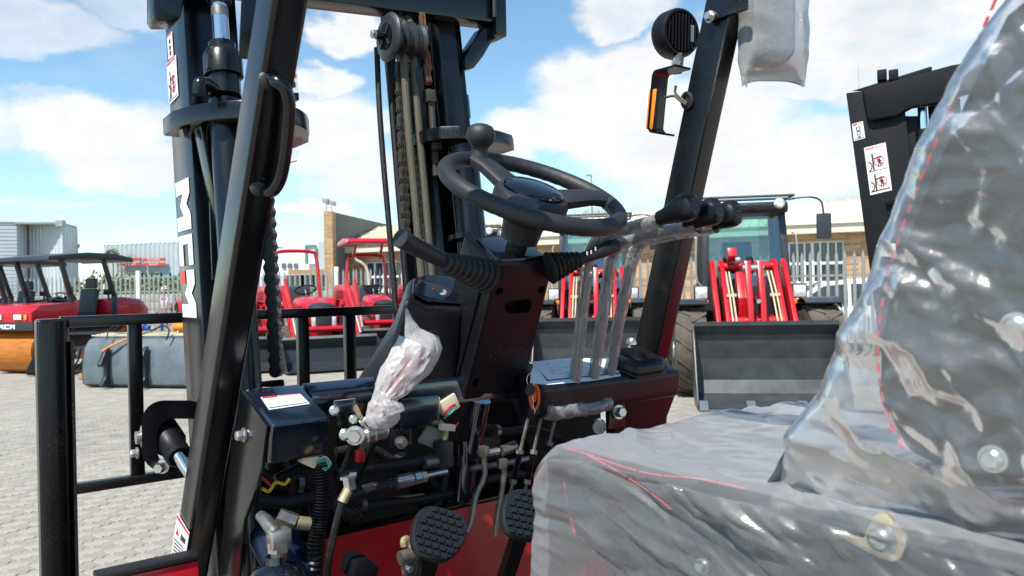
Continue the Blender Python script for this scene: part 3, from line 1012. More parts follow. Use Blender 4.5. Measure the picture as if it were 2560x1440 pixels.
# fire wall with brick end
n0 = W(812, 700, 27.0); n1 = W(834, 700, 27.0)
ft = W(822, 528, 27.0).z
fw = wthing('fire_wall', 'grey plastered fire wall with a face brick end rising above the office roof', 'wall', V((n0.x, 27, 0)))
obj('brick_end', B().box((n0.x, 27.0, 0), (n1.x, 27.5, ft)), MT['brick'], fw)
far = W(990, 562, 34.0)
obj('plaster_wall', B().prism([V((n0.x + .05, 27.502, 0)), V((n1.x - .002, 27.502, 0)), V((far.x, 34, 0)), V((far.x - .3, 34, 0))], (0, 0, ft)), MT['plaster'], fw)
fl = wthing('floodlight', 'pair of grey floodlights on top of the brick wall end', 'floodlight', V(((n0.x + n1.x) / 2, 27.2, ft)))
for sx in (-.1, .1):
    c = V(((n0.x + n1.x) / 2 + sx * 0.9, 27.2, ft))
    obj('stem', B().tube([c, c + V((0, 0, .28))], 0.012, 6), MT['steel'], fl)
c = V(((n0.x + n1.x) / 2, 27.2, ft + 0.32))
obj('lamp_head', B().hexa([c + V(p_) for p_ in ((-.18, -.1, 0), (-.02, -.1, -.06), (-.02, .2, -.06), (-.18, .2, 0), (-.26, -.1, .17), (-.02, -.1, .14), (-.02, .2, .14), (-.26, .2, .17))]), MT['galv'], fl, bev=0.01)
obj('lamp_head', B().hexa([c + V(p_) for p_ in ((.02, -.1, -.03), (.2, -.1, -.12), (.2, .2, -.12), (.02, .2, -.03), (.05, -.1, .1), (.22, -.1, .04), (.22, .2, .04), (.05, .2, .1))]), MT['galv'], fl, bev=0.01)
dm = wthing('domed_roof', 'pale domed roof beyond the cream roof by the second mast', 'roof', gp(2140, 60))
c = W(2135, 540, 60)
obj('dome', B().ell((c.x, 60, c.z), 3.6, 4, 1.6, n=20, m=10), MT['conc'], dm)
# lamp posts far away
for (px, py, Y, lb) in ((1478, 440, 55, 'far street lamp rising behind the steering wheel'), (2146, 165, 40, 'thin antenna mast left of the second forklift mast')):
    c = W(px, py, Y)
    lp = wthing('street_lamp' if Y == 55 else 'antenna', lb, 'street lamp' if Y == 55 else 'antenna', V((c.x, Y, 0)))
    obj('shaft', B().tube([(c.x, Y, 0), (c.x, Y, c.z)], [0.1, 0.05] if Y == 55 else [0.03, 0.012], 8), MT['galv'], lp)
    if Y == 55:
        obj('lamp_head', B().hexa([V((c.x - 0.45, Y - .1, c.z)), V((c.x + .05, Y - .1, c.z)), V((c.x + .05, Y + .1, c.z)), V((c.x - .45, Y + .1, c.z)),
                                   V((c.x - .3, Y - .1, c.z + .13)), V((c.x + .05, Y - .1, c.z + .1)), V((c.x + .05, Y + .1, c.z + .1)), V((c.x - .3, Y + .1, c.z + .13))]), MT['galv'], lp)
c = W(1500, 520, 70)
hb = wthing('far_block', 'pale far building block seen through the steering wheel', 'building', V((c.x, 70, 0)))
obj('wall', B().box((c.x - 1.2, 70, 0), (c.x + 1.3, 74, c.z)), MT['clad2'], hb)
for k in range(4):
    obj('fin', B().box((c.x - 1.0 + k * .6, 69.8, 0), (c.x - .8 + k * .6, 70, c.z)), MT['clad'], hb)

# vegetation outside the fence
def leafmass(name, label, cat, base, rx, ry, rz, n, size, mat, group=None, trunk=0.0):
    root = wthing(name, label, cat, base, group)
    b = B()
    for i in range(n):
        while True:
            p_ = V((random.uniform(-1, 1), random.uniform(-1, 1), random.uniform(-1, 1)))
            if p_.length < 1 and (p_.length > 0.45 or random.random() < .3):
                break
        k = 0.75 + 0.35 * mnoise.noise(p_ * 2.3)
        c = V(base) + V((p_.x * rx * k, p_.y * ry * k, trunk + rz + p_.z * rz * k))
        a = V((random.uniform(-1, 1), random.uniform(-1, 1), random.uniform(-1, 1))).normalized()
        d = a.orthogonal().normalized() * size * random.uniform(.6, 1.3); a = a * size * random.uniform(.6, 1.4)
        b.quad(c - a, c - d * .5, c + a, c + d * .5)
    obj('crown', b, mat, root, flat=True)
    if trunk > 0:
        obj('trunk', B().tube([V(base), V(base) + V((0.05, 0, trunk + rz * .8))], [0.07, 0.03], 7), MT['twig'], root)
    return root
leafmass('hedge', 'olive green hedge behind the fence between the roller seats', 'hedge', gp(270, 42), 3.2, 1.2, 1.55, 1500, 0.13, MT['leaf'], 'hedges outside the fence')
leafmass('hedge', 'dry green hedge under the red shop signs', 'hedge', gp(400, 44), 3.0, 1.2, 1.5, 1300, 0.13, MT['leaf'], 'hedges outside the fence')
leafmass('small_tree', 'small pale green tree at the corner of the ribbed shed', 'tree', gp(283, 54), 0.6, 0.5, 0.45, 160, 0.10, MT['leaf'], None, 4.1)
tw = B()
random.seed(11)
tbase = gp(262, 46)
def branch(p_, d, L, r, k):
    q_ = p_ + d * L
    tw.tube([p_, p_.lerp(q_, .5) + V((random.uniform(-.06, .06), 0, random.uniform(-.05, .05))), q_], [r, r * .8, r * .6], 5, caps=False)
    if k > 0:
        for _ in range(3):
            dd = (d + V((random.uniform(-.9, .9), random.uniform(-.6, .6), random.uniform(-.35, .5)))).normalized()
            branch(p_.lerp(q_, random.uniform(.55, 1)), dd, L * random.uniform(.55, .75), r * .6, k - 1)
bt = wthing('bare_tree', 'leafless twiggy tree in front of the ribbed shed', 'tree', tbase)
branch(tbase, V((0.05, 0, 1)), 2.2, 0.06, 4)
obj('trunk', tw, MT['twig'], bt)

# ------------------------------------------------------------------ the forklift in front (its own frame: r right, f forward, z up)
RBASE = V((0.83, 0.9, 0))
fork = thing('forklift', 'black and red forklift truck in the foreground with its mast ahead of the steering wheel', 'forklift', LW(RBASE), A, None, RBASE)
RX = V((1, 0, 0)); FX = V((0, 1, 0)); ZX = V((0, 0, 1))
def P_(name, b, m, parent=None, **k):
    return obj(name, b, MT[m] if isinstance(m, str) else m, parent or fork, **k)
def ms(r, g, z):
    return V((r, 1.698 + 0.143 * (z - H) + g, z))
MDIR = V((0, 0.143, 1)).normalized()

# --- overhead guard
def lerp2(y, y0, x0, y1, x1):
    return x0 + (x1 - x0) * (y - y0) / (y1 - y0)
def pillar(name, r0, w, top, bot, depth, mat, ztop):
    a = pr(top[0], top[1], r0); c = pr(bot[0], bot[1], r0)       # rear edge of the outer face
    d = (a - c) / (a.z - c.z)
    a = c + d * (ztop - c.z)
    o = [V((0, 0, 0)), V((w, 0, 0)), V((w, depth, 0)), V((0, depth, 0))]
    return P_(name, B().hexa([c + q for q in o] + [a + q for q in o]), mat, bev=0.007, seg=3), c, a
ZROOF = H + 0.64
pil_l, pl0, pl1 = pillar('guard_pillar', 0.34, 0.046, (683, 0), (452, 1470), 0.08, 'black', ZROOF)
a_ = pr(1820, 50, 1.285); c_ = pr(1640, 880, 1.285)
pil_r, pr0, pr1 = pillar('guard_pillar', 1.285, 0.046, (1820, 50), (1638, 900), 0.074, 'black_dust', ZROOF)
tag(pil_r, 'right front guard pillar speckled with dust')
# lower right leg of the pillar down to the floor
P_('pillar_foot', B().hexa([pr0 + q for q in (V((0, 0, .0)), V((.046, 0, 0)), V((.046, .074, 0)), V((0, .074, 0)))] + [pr0 + V((0, 0.03, -0.5)) + q for q in (V((0, 0, .0)), V((.046, 0, 0)), V((.046, .074, 0)), V((0, .074, 0)))]), 'black', bev=0.005)
# roof rails above the frame
rf = B()
yf = min(pl1.y, pr1.y)
for r_ in (0.363, 1.308):
    rf.bar((r_, yf + 0.06, ZROOF + 0.03), (r_, -0.75, ZROOF + 0.03), 0.05, 0.06)
rf.bar((0.34, yf + .04, ZROOF + 0.03), (1.33, yf + .04, ZROOF + 0.03), 0.05, 0.058)
rf.bar((0.34, -0.75, ZROOF + 0.03), (1.33, -0.75, ZROOF + 0.03), 0.05, 0.058)
P_('roof_frame', rf, 'black', bev=0.005)
for k in range(5):
    r_ = 0.363 + 0.945 * (k + 1) / 6
    P_('roof_bar', B().bar((r_, yf, ZROOF + 0.03), (r_, -0.73, ZROOF + 0.03), 0.022, 0.04), 'black')
for r_ in (0.363, 1.308):
    P_('rear_pillar', B().bar((r_, -0.75, ZROOF), (r_, -0.82, 0.95), 0.045, 0.07, FX), 'black', bev=0.005)
# grab handle on the left pillar
tl = (pl1.y - pl0.y) / (pl1.z - pl0.z)
f0l = pl0.y + tl * (H - pl0.z)
hp = [pp(x, y, f0l + o, tl) for x, y, o in ((664, 200, 0.02), (690, 204, -.015), (712, 222, -.025), (723, 262, -.028), (719, 330, -.028), (709, 410, -.028), (697, 455, -.026), (675, 480, -.015), (640, 470, 0.02))]
P_('grab_handle', B().tube(spline(hp, 5), 0.0088, 12), 'black')
for x, y in ((668, 200), (645, 470)):
    P_('weld', B().ell(pp(x, y, f0l - 0.002, tl), .012, .004, .012, n=10, m=6), 'weld')
# sticker at the foot of the left pillar
r_ = 0.3385
q = [pr(444, 1283, r_), pr(474, 1332, r_), pr(452, 1475, r_), pr(416, 1475, r_)]
lab = P_('warning_label', B().prism(q, (-0.0008, 0, 0)), 'white')
def lq(u, v):
    return q[0].lerp(q[1], u).lerp(q[3].lerp(q[2], u), v)
hd = B().prism([lq(0.02, 0.01), lq(.98, .01), lq(.98, .05), lq(.02, .05)], (-0.0012, 0, 0))
P_('red_band', hd, 'redink', lab)
P_('heading', B().prism([lq(0.5, 0.16), lq(.86, .16), lq(.84, .24), lq(.48, .24)], (-0.0012, 0, 0)), 'ink', lab)
tri = B()
tri.prism([lq(.2, .14), lq(.36, .22), lq(.1, .24)], (-0.0012, 0, 0))
P_('triangle', tri, 'redink', lab)
tx = B()
random.seed(3)
for k in range(15):
    v = 0.30 + k * 0.045
    tx.prism([lq(.08, v), lq(random.uniform(.7, .92), v), lq(random.uniform(.7, .92), v + .016), lq(.08, v + .016)], (-0.0012, 0, 0))
P_('small_print', tx, 'ink', lab)

# --- mast
def channel(name, r0, side, g0, g1, z0, z1, fl=0.07, wb=0.024, mat='black'):
    s = side
    pts = [(0, 0), (fl, 0), (fl, wb), (wb, wb), (wb, g1 - g0 - wb), (fl, g1 - g0 - wb), (fl, g1 - g0), (0, g1 - g0)]
    base = [ms(r0 + s * x, g0 + y, z0) for x, y in pts]
    vec = ms(r0, g0, z1) - ms(r0, g0, z0)
    return P_(name, B().prism(base, vec), mat, bev=0.004)
ZM = H + 1.05
channel('outer_mast_rail', 0.446, 1, 0.0, 0.17, 0.12, ZM)
channel('outer_mast_rail', 1.196, -1, 0.0, 0.17, 0.12, ZM)
channel('inner_mast_rail', 0.525, 1, 0.035, 0.19, 0.16, H + 0.92, 0.05, 0.02)
channel('inner_mast_rail', 1.095, -1, 0.035, 0.19, 0.16, H + 0.92, 0.05, 0.02)
# centre post of the right mast, seen between beam and cylinder plate
P_('mast_post', B().hexa([ms(1.108, -0.02, H + .42), ms(1.165, -0.02, H + .42), ms(1.165, .03, H + .42), ms(1.108, .03, H + .42),
                         ms(1.108, -0.02, H + .78), ms(1.165, -0.02, H + .78), ms(1.165, .03, H + .78), ms(1.108, .03, H + .78)]), 'black_dust', bev=0.004)
# top beam with end box and gusset
bl = pf(850, 8, 1.74); br_ = pf(1236, 56, 1.74)
d = (br_ - bl).normalized()
bl = br_ - d * 0.93
P_('top_beam', B().hexa([bl, br_, br_ + FX * .07, bl + FX * .07, bl + ZX * .085, br_ + ZX * .085, br_ + FX * .07 + ZX * .085, bl + FX * .07 + ZX * .085]), 'black', bev=0.006)
for sgn, e in ((1, br_),):
    c = e + V((0.018 * sgn, 0.035, 0.03))
    P_('beam_end', B().cbox(c, (0.04, 0.09, 0.135)), 'black', bev=0.008)
    prf = [(0.0, -.04), (0.0, -0.055), (-0.035, -.085), (-0.065, -.13), (-.095, -.165), (-.125, -.175), (-.125, -.145), (-.10, -.10), (-.06, -.045), (-.02, -.04)]
    P_('beam_gusset', B().prism([c + V((sgn * (x + .015), -0.02, z)) for x, z in prf], (0, 0.05, 0)), 'black', bev=0.004)
    P_('weld', B().tube([c + V((-0.024 * sgn, -.045, -.02)), c + V((-0.024 * sgn, -.045, .05))], 0.006, 6), 'weld')
# left bracket end that shows at the top left
cb = pf(395, 30, 1.70)
pts = [pf(x, y, 1.70) for x, y in ((384, -60), (384, 36), (392, 52), (440, 52), (452, 44), (462, 0), (462, -60))]
P_('beam_end', B().prism(pts, (0, 0.07, 0)), 'black', bev=0.006)

# --- lift cylinders
def cylinder(name, c, zplate, zrod, rr, rb, mat='black'):
    ax = MDIR
    def at_z(z):
        return V((c.x, c.y + 0.143 * (z - c.z), z))
    o = P_('lift_cylinder', B().lathe([(rb, 0), (rb, (zplate - 0.25)), (rb * .97, zplate - .245)], at_z(0.25), ax, 24), mat)
    P_('collar', B().lathe([(rb * .93, 0), (rb * .93, .04), (rb * 1.16, .042), (rb * 1.16, .085), (rb * .98, .098), (rb * .8, .105), (rb * .8, .115)], at_z(zplate), ax, 24), 'black_dust', o)
    P_('chrome_rod', B().lathe([(rr, 0), (rr, zrod - zplate - 0.1)], at_z(zplate + 0.11), ax, 24), 'chrome', o)
    P_('rod_seal', B().lathe([(rr * 1.04, 0), (rr * 1.04, .02)], at_z(zrod - .06), ax, 20), 'steel', o)
    P_('rod_head', B().lathe([(rr * 1.5, 0), (rr * 1.5, .2)], at_z(zrod - .03), ax, 20), 'black', o)
    P_('notch', B().cbox(at_z(zplate + .064) + V((-rb * 1.02, -rb * .56, 0)), (.008, .012, .03)), 'ink', o)  # black block paints the dark of a slot, the collar is uncut
    return o
cl = pf(563, 240, 1.625)
cylinder('lift_cylinder', cl, cl.z, pf(560, 8, 1.62).z + .04, 0.0165, 0.034)
cr_ = pf(1158, 360, 1.615)
P_('lift_cylinder', B().tube([V((cr_.x, cr_.y + .143 * (.25 - cr_.z), .25)), V((cr_.x, cr_.y, cr_.z - .01))], .036, 24), 'black')
P_('clamp_band', B().lathe([(.036, 0), (.036, .012)], pf(1158, 600, 1.585), MDIR, 20), 'black')
def tie_plate(c, r0, r1, th, zc):
    top = []
    n = 18
    for k in range(n + 1):
        u = k / n
        r = r0 + (r1 - r0) * u
        f = 1.71 - 0.19 * math.sin(math.pi * min(1, max(0, (u * 1.06 - .02)))) ** 0.55
        top.append((r, f))
    pts = [V((r, f, zc)) for r, f in top] + [V((r1, 1.80, zc)), V((r0, 1.80, zc))]
    return P_('cylinder_bracket', B().prism(pts, (0, 0.004, th)), 'black', bev=0.006)
z_pl = pf(575, 238, 1.525).z
tie_plate(cl, 0.40, 0.70, 0.040, z_pl - 0.040)
zr_ = pf(1120, 318, 1.60).z
ptsr = [V((r, f, zr_ - .03)) for r, f in ((.985, 1.76), (.985, 1.67), (1.0, 1.61), (1.04, 1.575), (1.09, 1.565), (1.16, 1.575), (1.22, 1.60), (1.255, 1.64), (1.262, 1.70), (1.25, 1.76))]
P_('cylinder_bracket', B().prism(ptsr, (0, .004, .034)), 'black_dust', bev=0.006)
P_('bracket_lug', B().prism([pf(455, 322, 1.68), pf(478, 322, 1.68), pf(470, 338, 1.68), pf(462, 345, 1.68)], (0, .03, 0)), 'black_dust')
# elbow fitting on the left plate
e0 = pf(500, 232, 1.57); e1_ = pf(500, 212, 1.57); e2_ = pf(535, 222, 1.60)
P_('hose_elbow', B().tube(spline([e0, e1_ + V((0, 0, .004)), e1_.lerp(e2_, .5) + V((0, 0, .006)), e2_], 5), 0.012, 12), 'black_dust')
P_('fitting_nut', B().lathe([(0.015, 0), (.015, .014)], e0 - ZX * .004, ZX, 6), 'black_dust')
# stay struts inside the left mast
P_('stay_strut', B().bar(pf(497, 318, 1.66), pf(548, 575, 1.66), 0.008, 0.05, FX), 'black', bev=0.002)
P_('stay_strut', B().bar(pf(545, 325, 1.70), pf(560, 700, 1.66), 0.05, 0.01, FX), 'black', bev=0.002)
# guard plate seen between rod and pillar
P_('roller_guide', B().hexa([pf(x, y, f) for f in (1.50, 1.53) for x, y in ((596, 145), (625, 150), (668, -20), (604, -20))]), 'black', bev=0.006)
# narrow back plate of the mast behind the grab handle with stickers
bk = [pf(738, 120, 1.92), pf(748, 250, 1.90), pf(700, 250, 1.90), pf(700, 120, 1.92)]
P_('mast_inner_plate', B().prism(bk, (0, .02, 0)), 'black')
s2 = [pf(727, 145, 1.895), pf(741, 148, 1.895), pf(746, 232, 1.885), pf(712, 232, 1.885)]
lb2 = P_('warning_label', B().prism(s2, (0, -.001, 0)), 'white')
P_('red_ring', B().lathe([(0.011, 0), (.011, .0006)], pf(729, 185, 1.888), (0, -1, 0), 18), 'redink', lb2)
P_('pictogram', B().prism([pf(x, y, 1.886) for x, y in ((722, 220), (738, 218), (738, 205), (733, 205), (733, 195), (729, 195), (727, 208), (722, 208))], (0, -.001, 0)), 'ink', lb2)
P_('hanging_bracket', B().hexa([pf(x, y, f) for f in (1.8, 1.83) for x, y in ((712, 405), (727, 402), (722, 330), (712, 330))]), 'black')
P_('lock_wire', B().tube([pf(712, 416, 1.79), pf(727, 406, 1.79), pf(742, 402, 1.79)], 0.0012, 5), 'steel')

# --- stickers and lettering on the left mast face
rr_ = 0.4445
def mq(px, py):
    return pr(px, py, rr_)
def label_on(pts, hb=0.10, pict=0):
    l_ = P_('warning_label', B().prism(pts, (-0.0008, 0, 0)), 'white')
    def s_(u, v):
        return pts[0].lerp(pts[1], u).lerp(pts[3].lerp(pts[2], u), v)
    P_('red_band', B().prism([s_(.04, .02), s_(.5, .02), s_(.5, hb), s_(.04, hb)], (-0.0014, 0, 0)), 'redink', l_)
    for k in range(6):
        u = .55 + k * .065
        P_('band_stripe', B().prism([s_(u, .02), s_(u + .03, .02), s_(u + .02, hb), s_(u - .01, hb)], (-0.0014, 0, 0)), 'redink', l_)
    return l_, s_
def pictos(l_, s_, v0, v1):
    n = 14
    def circ(cu, cv, ru, rv, w, a0=0, a1=2 * math.pi, mat='redink', nm='red_ring'):
        b = B()
        for k in range(n):
            t0 = a0 + (a1 - a0) * k / n; t1 = a0 + (a1 - a0) * (k + 1) / n
            b.prism([s_(cu + ru * math.cos(t0), cv + rv * math.sin(t0)), s_(cu + ru * math.cos(t1), cv + rv * math.sin(t1)),
                     s_(cu + ru * (1 - w) * math.cos(t1), cv + rv * (1 - w) * math.sin(t1)), s_(cu + ru * (1 - w) * math.cos(t0), cv + rv * (1 - w) * math.sin(t0))], s_.vec)
        P_(nm, b, mat, l_)
    h = v1 - v0
    circ(.60, v0 + h * .55, .24, h * .27, .16)
    circ(.10, v0 + h * .72, .17, h * .26, .28, -math.pi * .5, math.pi * .5, 'ink', 'wheel_arc')
    b = B()
    for u0, u1, a, c in ((.28, .36, .1, .95), (.36, .75, .34, .39), (.55, .66, .42, .5), (.56, .65, .5, .68), (.53, .58, .66, .84), (.63, .68, .66, .84), (.5, .72, .52, .57)):
        b.prism([s_(u0, v0 + h * a), s_(u1, v0 + h * a), s_(u1, v0 + h * c), s_(u0, v0 + h * c)], s_.vec)
    P_('pictogram', b, 'ink', l_)
    P_('bar_line', B().prism([s_(.44, v0 + h * .36), s_(.47, v0 + h * .33), s_(.78, v0 + h * .74), s_(.75, v0 + h * .77)], s_.vec), 'redink', l_)
    P_('rule', B().prism([s_(.05, v1 - .012), s_(.95, v1 - .012), s_(.95, v1), s_(.05, v1)], s_.vec), 'ink', l_)
class SF:
    def __init__(self, pts, vec):
        self.p = pts; self.vec = vec
    def __call__(self, u, v):
        p = self.p
        return p[0].lerp(p[1], u).lerp(p[3].lerp(p[2], u), v)
pts = [mq(418, 90), mq(430, 78), mq(434, 140), mq(422, 150)]
l1, s1_ = label_on(pts, .08)
sf1 = SF(pts, (-.0015, 0, 0))
for v in (.25, .5, .72):
    P_('chain_link', B().prism([sf1(.35, v), sf1(.65, v), sf1(.65, v + .16), sf1(.35, v + .16)], sf1.vec), 'ink', l1)
pts = [mq(417, 160), mq(440, 137), mq(446, 240), mq(424, 262)]
l2, _s = label_on(pts, .08)
sf2 = SF(pts, (-.0015, 0, 0))
pictos(l2, sf2, .18, .95)
P_('warning_label', B().prism([mq(428, 333), mq(436, 325), mq(437, 338), mq(429, 342)], (-.0008, 0, 0)), 'white')

def letter(b, pts, o, ex, ey, vec):
    b.prism([o + ex * x + ey * y for x, y in pts], vec)
LM = [(0, 0), (0, 1), (.30, 1), (.5, .74), (.70, 1), (1, 1), (1, 0), (.72, 0), (.72, .52), (.5, .27), (.28, .52), (.28, 0)]
LC = [(0, 0), (0, 1), (1, 1), (1, .70), (.30, .70), (.30, .30), (1, .30), (1, 0)]
LM3 = [(0, .46), (0, 1), (.30, 1), (.5, .74), (.70, 1), (1, 1), (1, 0), (.72, 0), (.72, .52), (.5, .27), (.28, .52), (.28, .46)]
# text runs down the mast, letter tops towards the driver
t0 = mq(443, 472); t1 = mq(463, 808)
tops = mq(487, 455)
zr0 = mq(443, 470).z; zr1 = mq(463, 806).z
Lt = (zr0 - zr1)
def mface(z, k):                          # k 0 front edge, 1 rear edge of the letter height
    return V((rr_, 1.698 + .143 * (z - H) + 0.150 - 0.115 * k, z))
def run(s):                               # along the text, 0..1
    return zr0 + 0.012 - Lt * s
for (s0_, s1_, sh, nm) in ((0, .37, LM, 'logo_letter'), (.405, .625, LC, 'logo_letter'), (.66, 1.0, LM3, 'logo_letter')):
    b = B()
    b.prism([mface(run(s0_ + (s1_ - s0_) * x), y) for x, y in sh], (-.0008, 0, 0))
    P_(nm, b, 'white', flat=True)
P_('logo_block', B().prism([mface(run(.66 + .34 * x), y) for x, y in ((0, 0), (0, .34), (.28, .34), (.28, 0))], (-.0008, 0, 0)), 'logo_red', flat=True)

# --- pulley, hoses and chains on the right mast
pc = pf(968, 92, 1.72)
sh_ = P_('hose_pulley', B().lathe([(.010, -.004), (.052, -.004), (.058, .0), (.062, .004), (.061, .008), (.042, .014), (.040, .028), (.050, .033), (.050, .036), (.040, .042), (.040, .056), (.050, .060), (.050, .063), (.040, .070), (.040, .084), (.048, .09), (.048, .094), (.02, .094)], pc, RX, 32), 'charc')
P_('pulley_recess', B().lathe([(.034, 0), (.034, .002)], pc - RX * .0065, RX, 24), 'dark', sh_)  # flat dark disc paints the shade of a recess in the pulley
for k in range(4):
    t = math.pi / 4 + k * math.pi / 2
    P_('pulley_spoke', B().bar(pc + V((-.007, .008 * math.cos(t), .008 * math.sin(t))), pc + V((-.007, .035 * math.cos(t), .035 * math.sin(t))), 0.005, 0.005), 'charc', sh_)
P_('pulley_hub', B().lathe([(.012, 0), (.012, .03)], pc - RX * .03, RX, 16), 'black_dust', sh_)
P_('axle_bolt', B().hexbolt(pc - RX * .03, -RX, .011, .012, False), 'zinc', sh_)
def hose(name, pix, f, r, mat, n=10):
    path = [pf(x, y, ff) for (x, y), ff in zip(pix, f if isinstance(f, (list, tuple)) else [f] * len(pix))]
    return P_(name, B().tube(spline(path, 5), r, n), mat)
F_ = lambda ys, g=0: [1.698 + g + 0.143 * ((700 - y) / 1900 * 1.75) for y in ys]
hose('hose', [(942, 120), (948, 260), (958, 400), (972, 560), (984, 700), (998, 900)], F_([120, 260, 400, 560, 700, 900], .03), 0.0075, 'rubber')
hose('hose', [(973, 150), (979, 260), (990, 400), (1003, 560), (1014, 700), (1030, 900)], F_([150, 260, 400, 560, 700, 900], .05), 0.0085, 'rubber')
for xo, gg, rr2 in ((0, -.055, .0098), (26, -.05, .0102)):
    ys = [38, 62, 110, 200, 320, 450, 600, 760, 900]
    xs = [985 + xo, 1000 + xo, 1006 + xo, 1012 + xo, 1021 + xo, 1033 + xo, 1046 + xo, 1060 + xo, 1072 + xo]
    hose('hydraulic_hose', list(zip(xs, ys)), [a + b for a, b in zip(F_(ys, gg), [.05, .015, 0, 0, 0, 0, 0, 0, 0])], rr2, 'hose')
# leaf chains
def link_mesh(b, c, u, s, w, L, wd, th, npl):
    # stadium plates: u along the chain, s across, w pin direction
    for k in range(npl):
        o = c + w * ((k - (npl - 1) / 2) * th * 1.5)
        pts = []
        for j in range(7):
            t = -math.pi / 2 + math.pi * j / 6
            pts.append(o + u * (L / 2 + wd / 2 * math.cos(t)) + s * (wd / 2 * math.sin(t)))
        pts.append(o + s * (wd * .36))
        for j in range(7):
            t = math.pi / 2 + math.pi * j / 6
            pts.append(o + u * (-L / 2 + wd / 2 * math.cos(t)) + s * (wd / 2 * math.sin(t)))
        pts.append(o - s * (wd * .36))
        b.prism([p - w * th / 2 for p in pts], w * th)
    b.lathe([(wd * .2, -npl * th), (wd * .2, npl * th)], c + u * (L / 2), w, 8)
    return b
def chain(name, a, c, pitch, wd, th, npl, mat, label=None, pin=RX, group=None):
    a = V(a); c = V(c); u = (c - a); n = max(2, int(u.length / pitch)); u.normalize()
    w = (pin - u * pin.dot(u)).normalized(); s = u.cross(w)
    root = thing('lift_chain', None, None, (0, 0, 0)); root.parent = fork; OFF[root.name] = OFF[fork.name]
    root.name = name
    OFF[root.name] = OFF[fork.name]
    m0 = None
    for k in range(n):
        cc = a + u * (pitch * (k + .5))
        if m0 is None:
            OFF[root.name] = V((0, 0, 0))
            m0 = obj('chain_link', link_mesh(B(), V((0, 0, 0)), u, s, w, pitch, wd, th, npl), MT[mat], root, smooth=30)
            OFF[root.name] = OFF[fork.name]
            m0.location = cc - OFF[fork.name]
        else:
            share(m0, cc - OFF[fork.name] + w * (th * .75 * (1 if k % 2 else 0)), root)
    return root
chain('lift_chain', pf(668, 500, 1.62), pf(692, 935, 1.60), 0.0245, 0.027, 0.0052, 4, 'chain', pin=V((.55, .84, 0)))
chain('lift_chain', pf(997, 165, 1.735), pf(1016, 640, 1.72), 0.0225, 0.02, 0.004, 3, 'chain_dirty')
chain('lift_chain', pf(1026, 165, 1.735), pf(1048, 640, 1.72), 0.0225, 0.02, 0.004, 3, 'chain_dirty')
chain('rusty_chain', pf(1055, 42, 1.715), pf(1073, 225, 1.70), 0.034, 0.022, 0.005, 2, 'rust', pin=(RX + FX * -.3).normalized())
P_('chain_anchor', B().cbox(pf(1075, 240, 1.695), (.022, .022, .034), (RX, FX, MDIR)), 'chain_dirty', bev=.003)
P_('anchor_rod', B().tube([pf(1078, 250, 1.695), pf(1090, 440, 1.68)], 0.0085, 10), 'chain_dirty')
P_('anchor_nut', B().lathe([(.014, 0), (.014, .02)], pf(1092, 375, 1.66), MDIR, 6), 'chain_dirty')
P_('mast_strip', B().hexa([pf(x, y, f) for f in (1.70, 1.71) for x, y in ((1041, 168), (1056, 172), (1112, 760), (1092, 760))]), 'black')
P_('limit_switch', B().cbox(pf(1163, 268, 1.80), (.014, .03, .07), (RX, FX, MDIR)), 'steel', bev=.003)
P_('chain_seat', B().hexa([pf(x, y, f) for f in (1.56, 1.66) for x, y in ((598, 968), (712, 968), (710, 948), (598, 958))]), 'black', bev=.006)

# --- carriage with load backrest
FBK = 2.1
car = thing('carriage', None, None); car.parent = fork; OFF[car.name] = OFF[fork.name]
zt = pf(200, 790, FBK).z; zl = pf(190, 1225, FBK).z
R0_, R1_ = 0.20, 1.46
P_('top_rail', B().box((R0_ + .03, FBK, zt - .027), (R1_, FBK + .03, zt)), 'black_dust', car, bev=.003)
P_('lower_rail', B().box((R0_ + .03, FBK, zl - .012), (R1_, FBK + .03, zl + .012)), 'black_dust', car, bev=.003)
pts = [(0.178, 0), (.225, 0), (.242, .012), (.248, .03), (.248, .06), (.178, .06)]
P_('side_plate', B().prism([V((r, FBK - .03 + g, 0.35)) for r, g in pts], (0, 0, zt - 0.35 - .004)), 'black_dust', car, bev=.012, seg=3)
P_('slot_strip', B().box((.2485, FBK - .02, .5), (.255, FBK + .02, zt - .06)), 'rubber', car)
P_('side_plate', B().box((R1_ - .01, FBK - .03, .35), (R1_ + .07, FBK + .03, zt - .004)), 'black_dust', car, bev=.012)
for x in (340, 762, 880):
    c = pf(x, 860, FBK)
    P_('backrest_post', B().box((c.x - .016, FBK + .004, 0.45 if x > 400 else zl), (c.x + .016, FBK + .026, zt - .014)), 'black', car, bev=.002)
for z in (0.62, 0.25):
    P_('fork_bar', B().box((.25, FBK - .05, z), (1.40, FBK + .02, z + .1)), 'black', car, bev=.006)
for r in (.55, 1.10):
    P_('fork_arm', B().prism([V((r, FBK + f, z)) for f, z in ((.03, .75), (.08, .75), (.08, .09), (1.1, .06), (1.1, .04), (.03, .04))], (.1, 0, 0)), 'black', car, bev=.004)

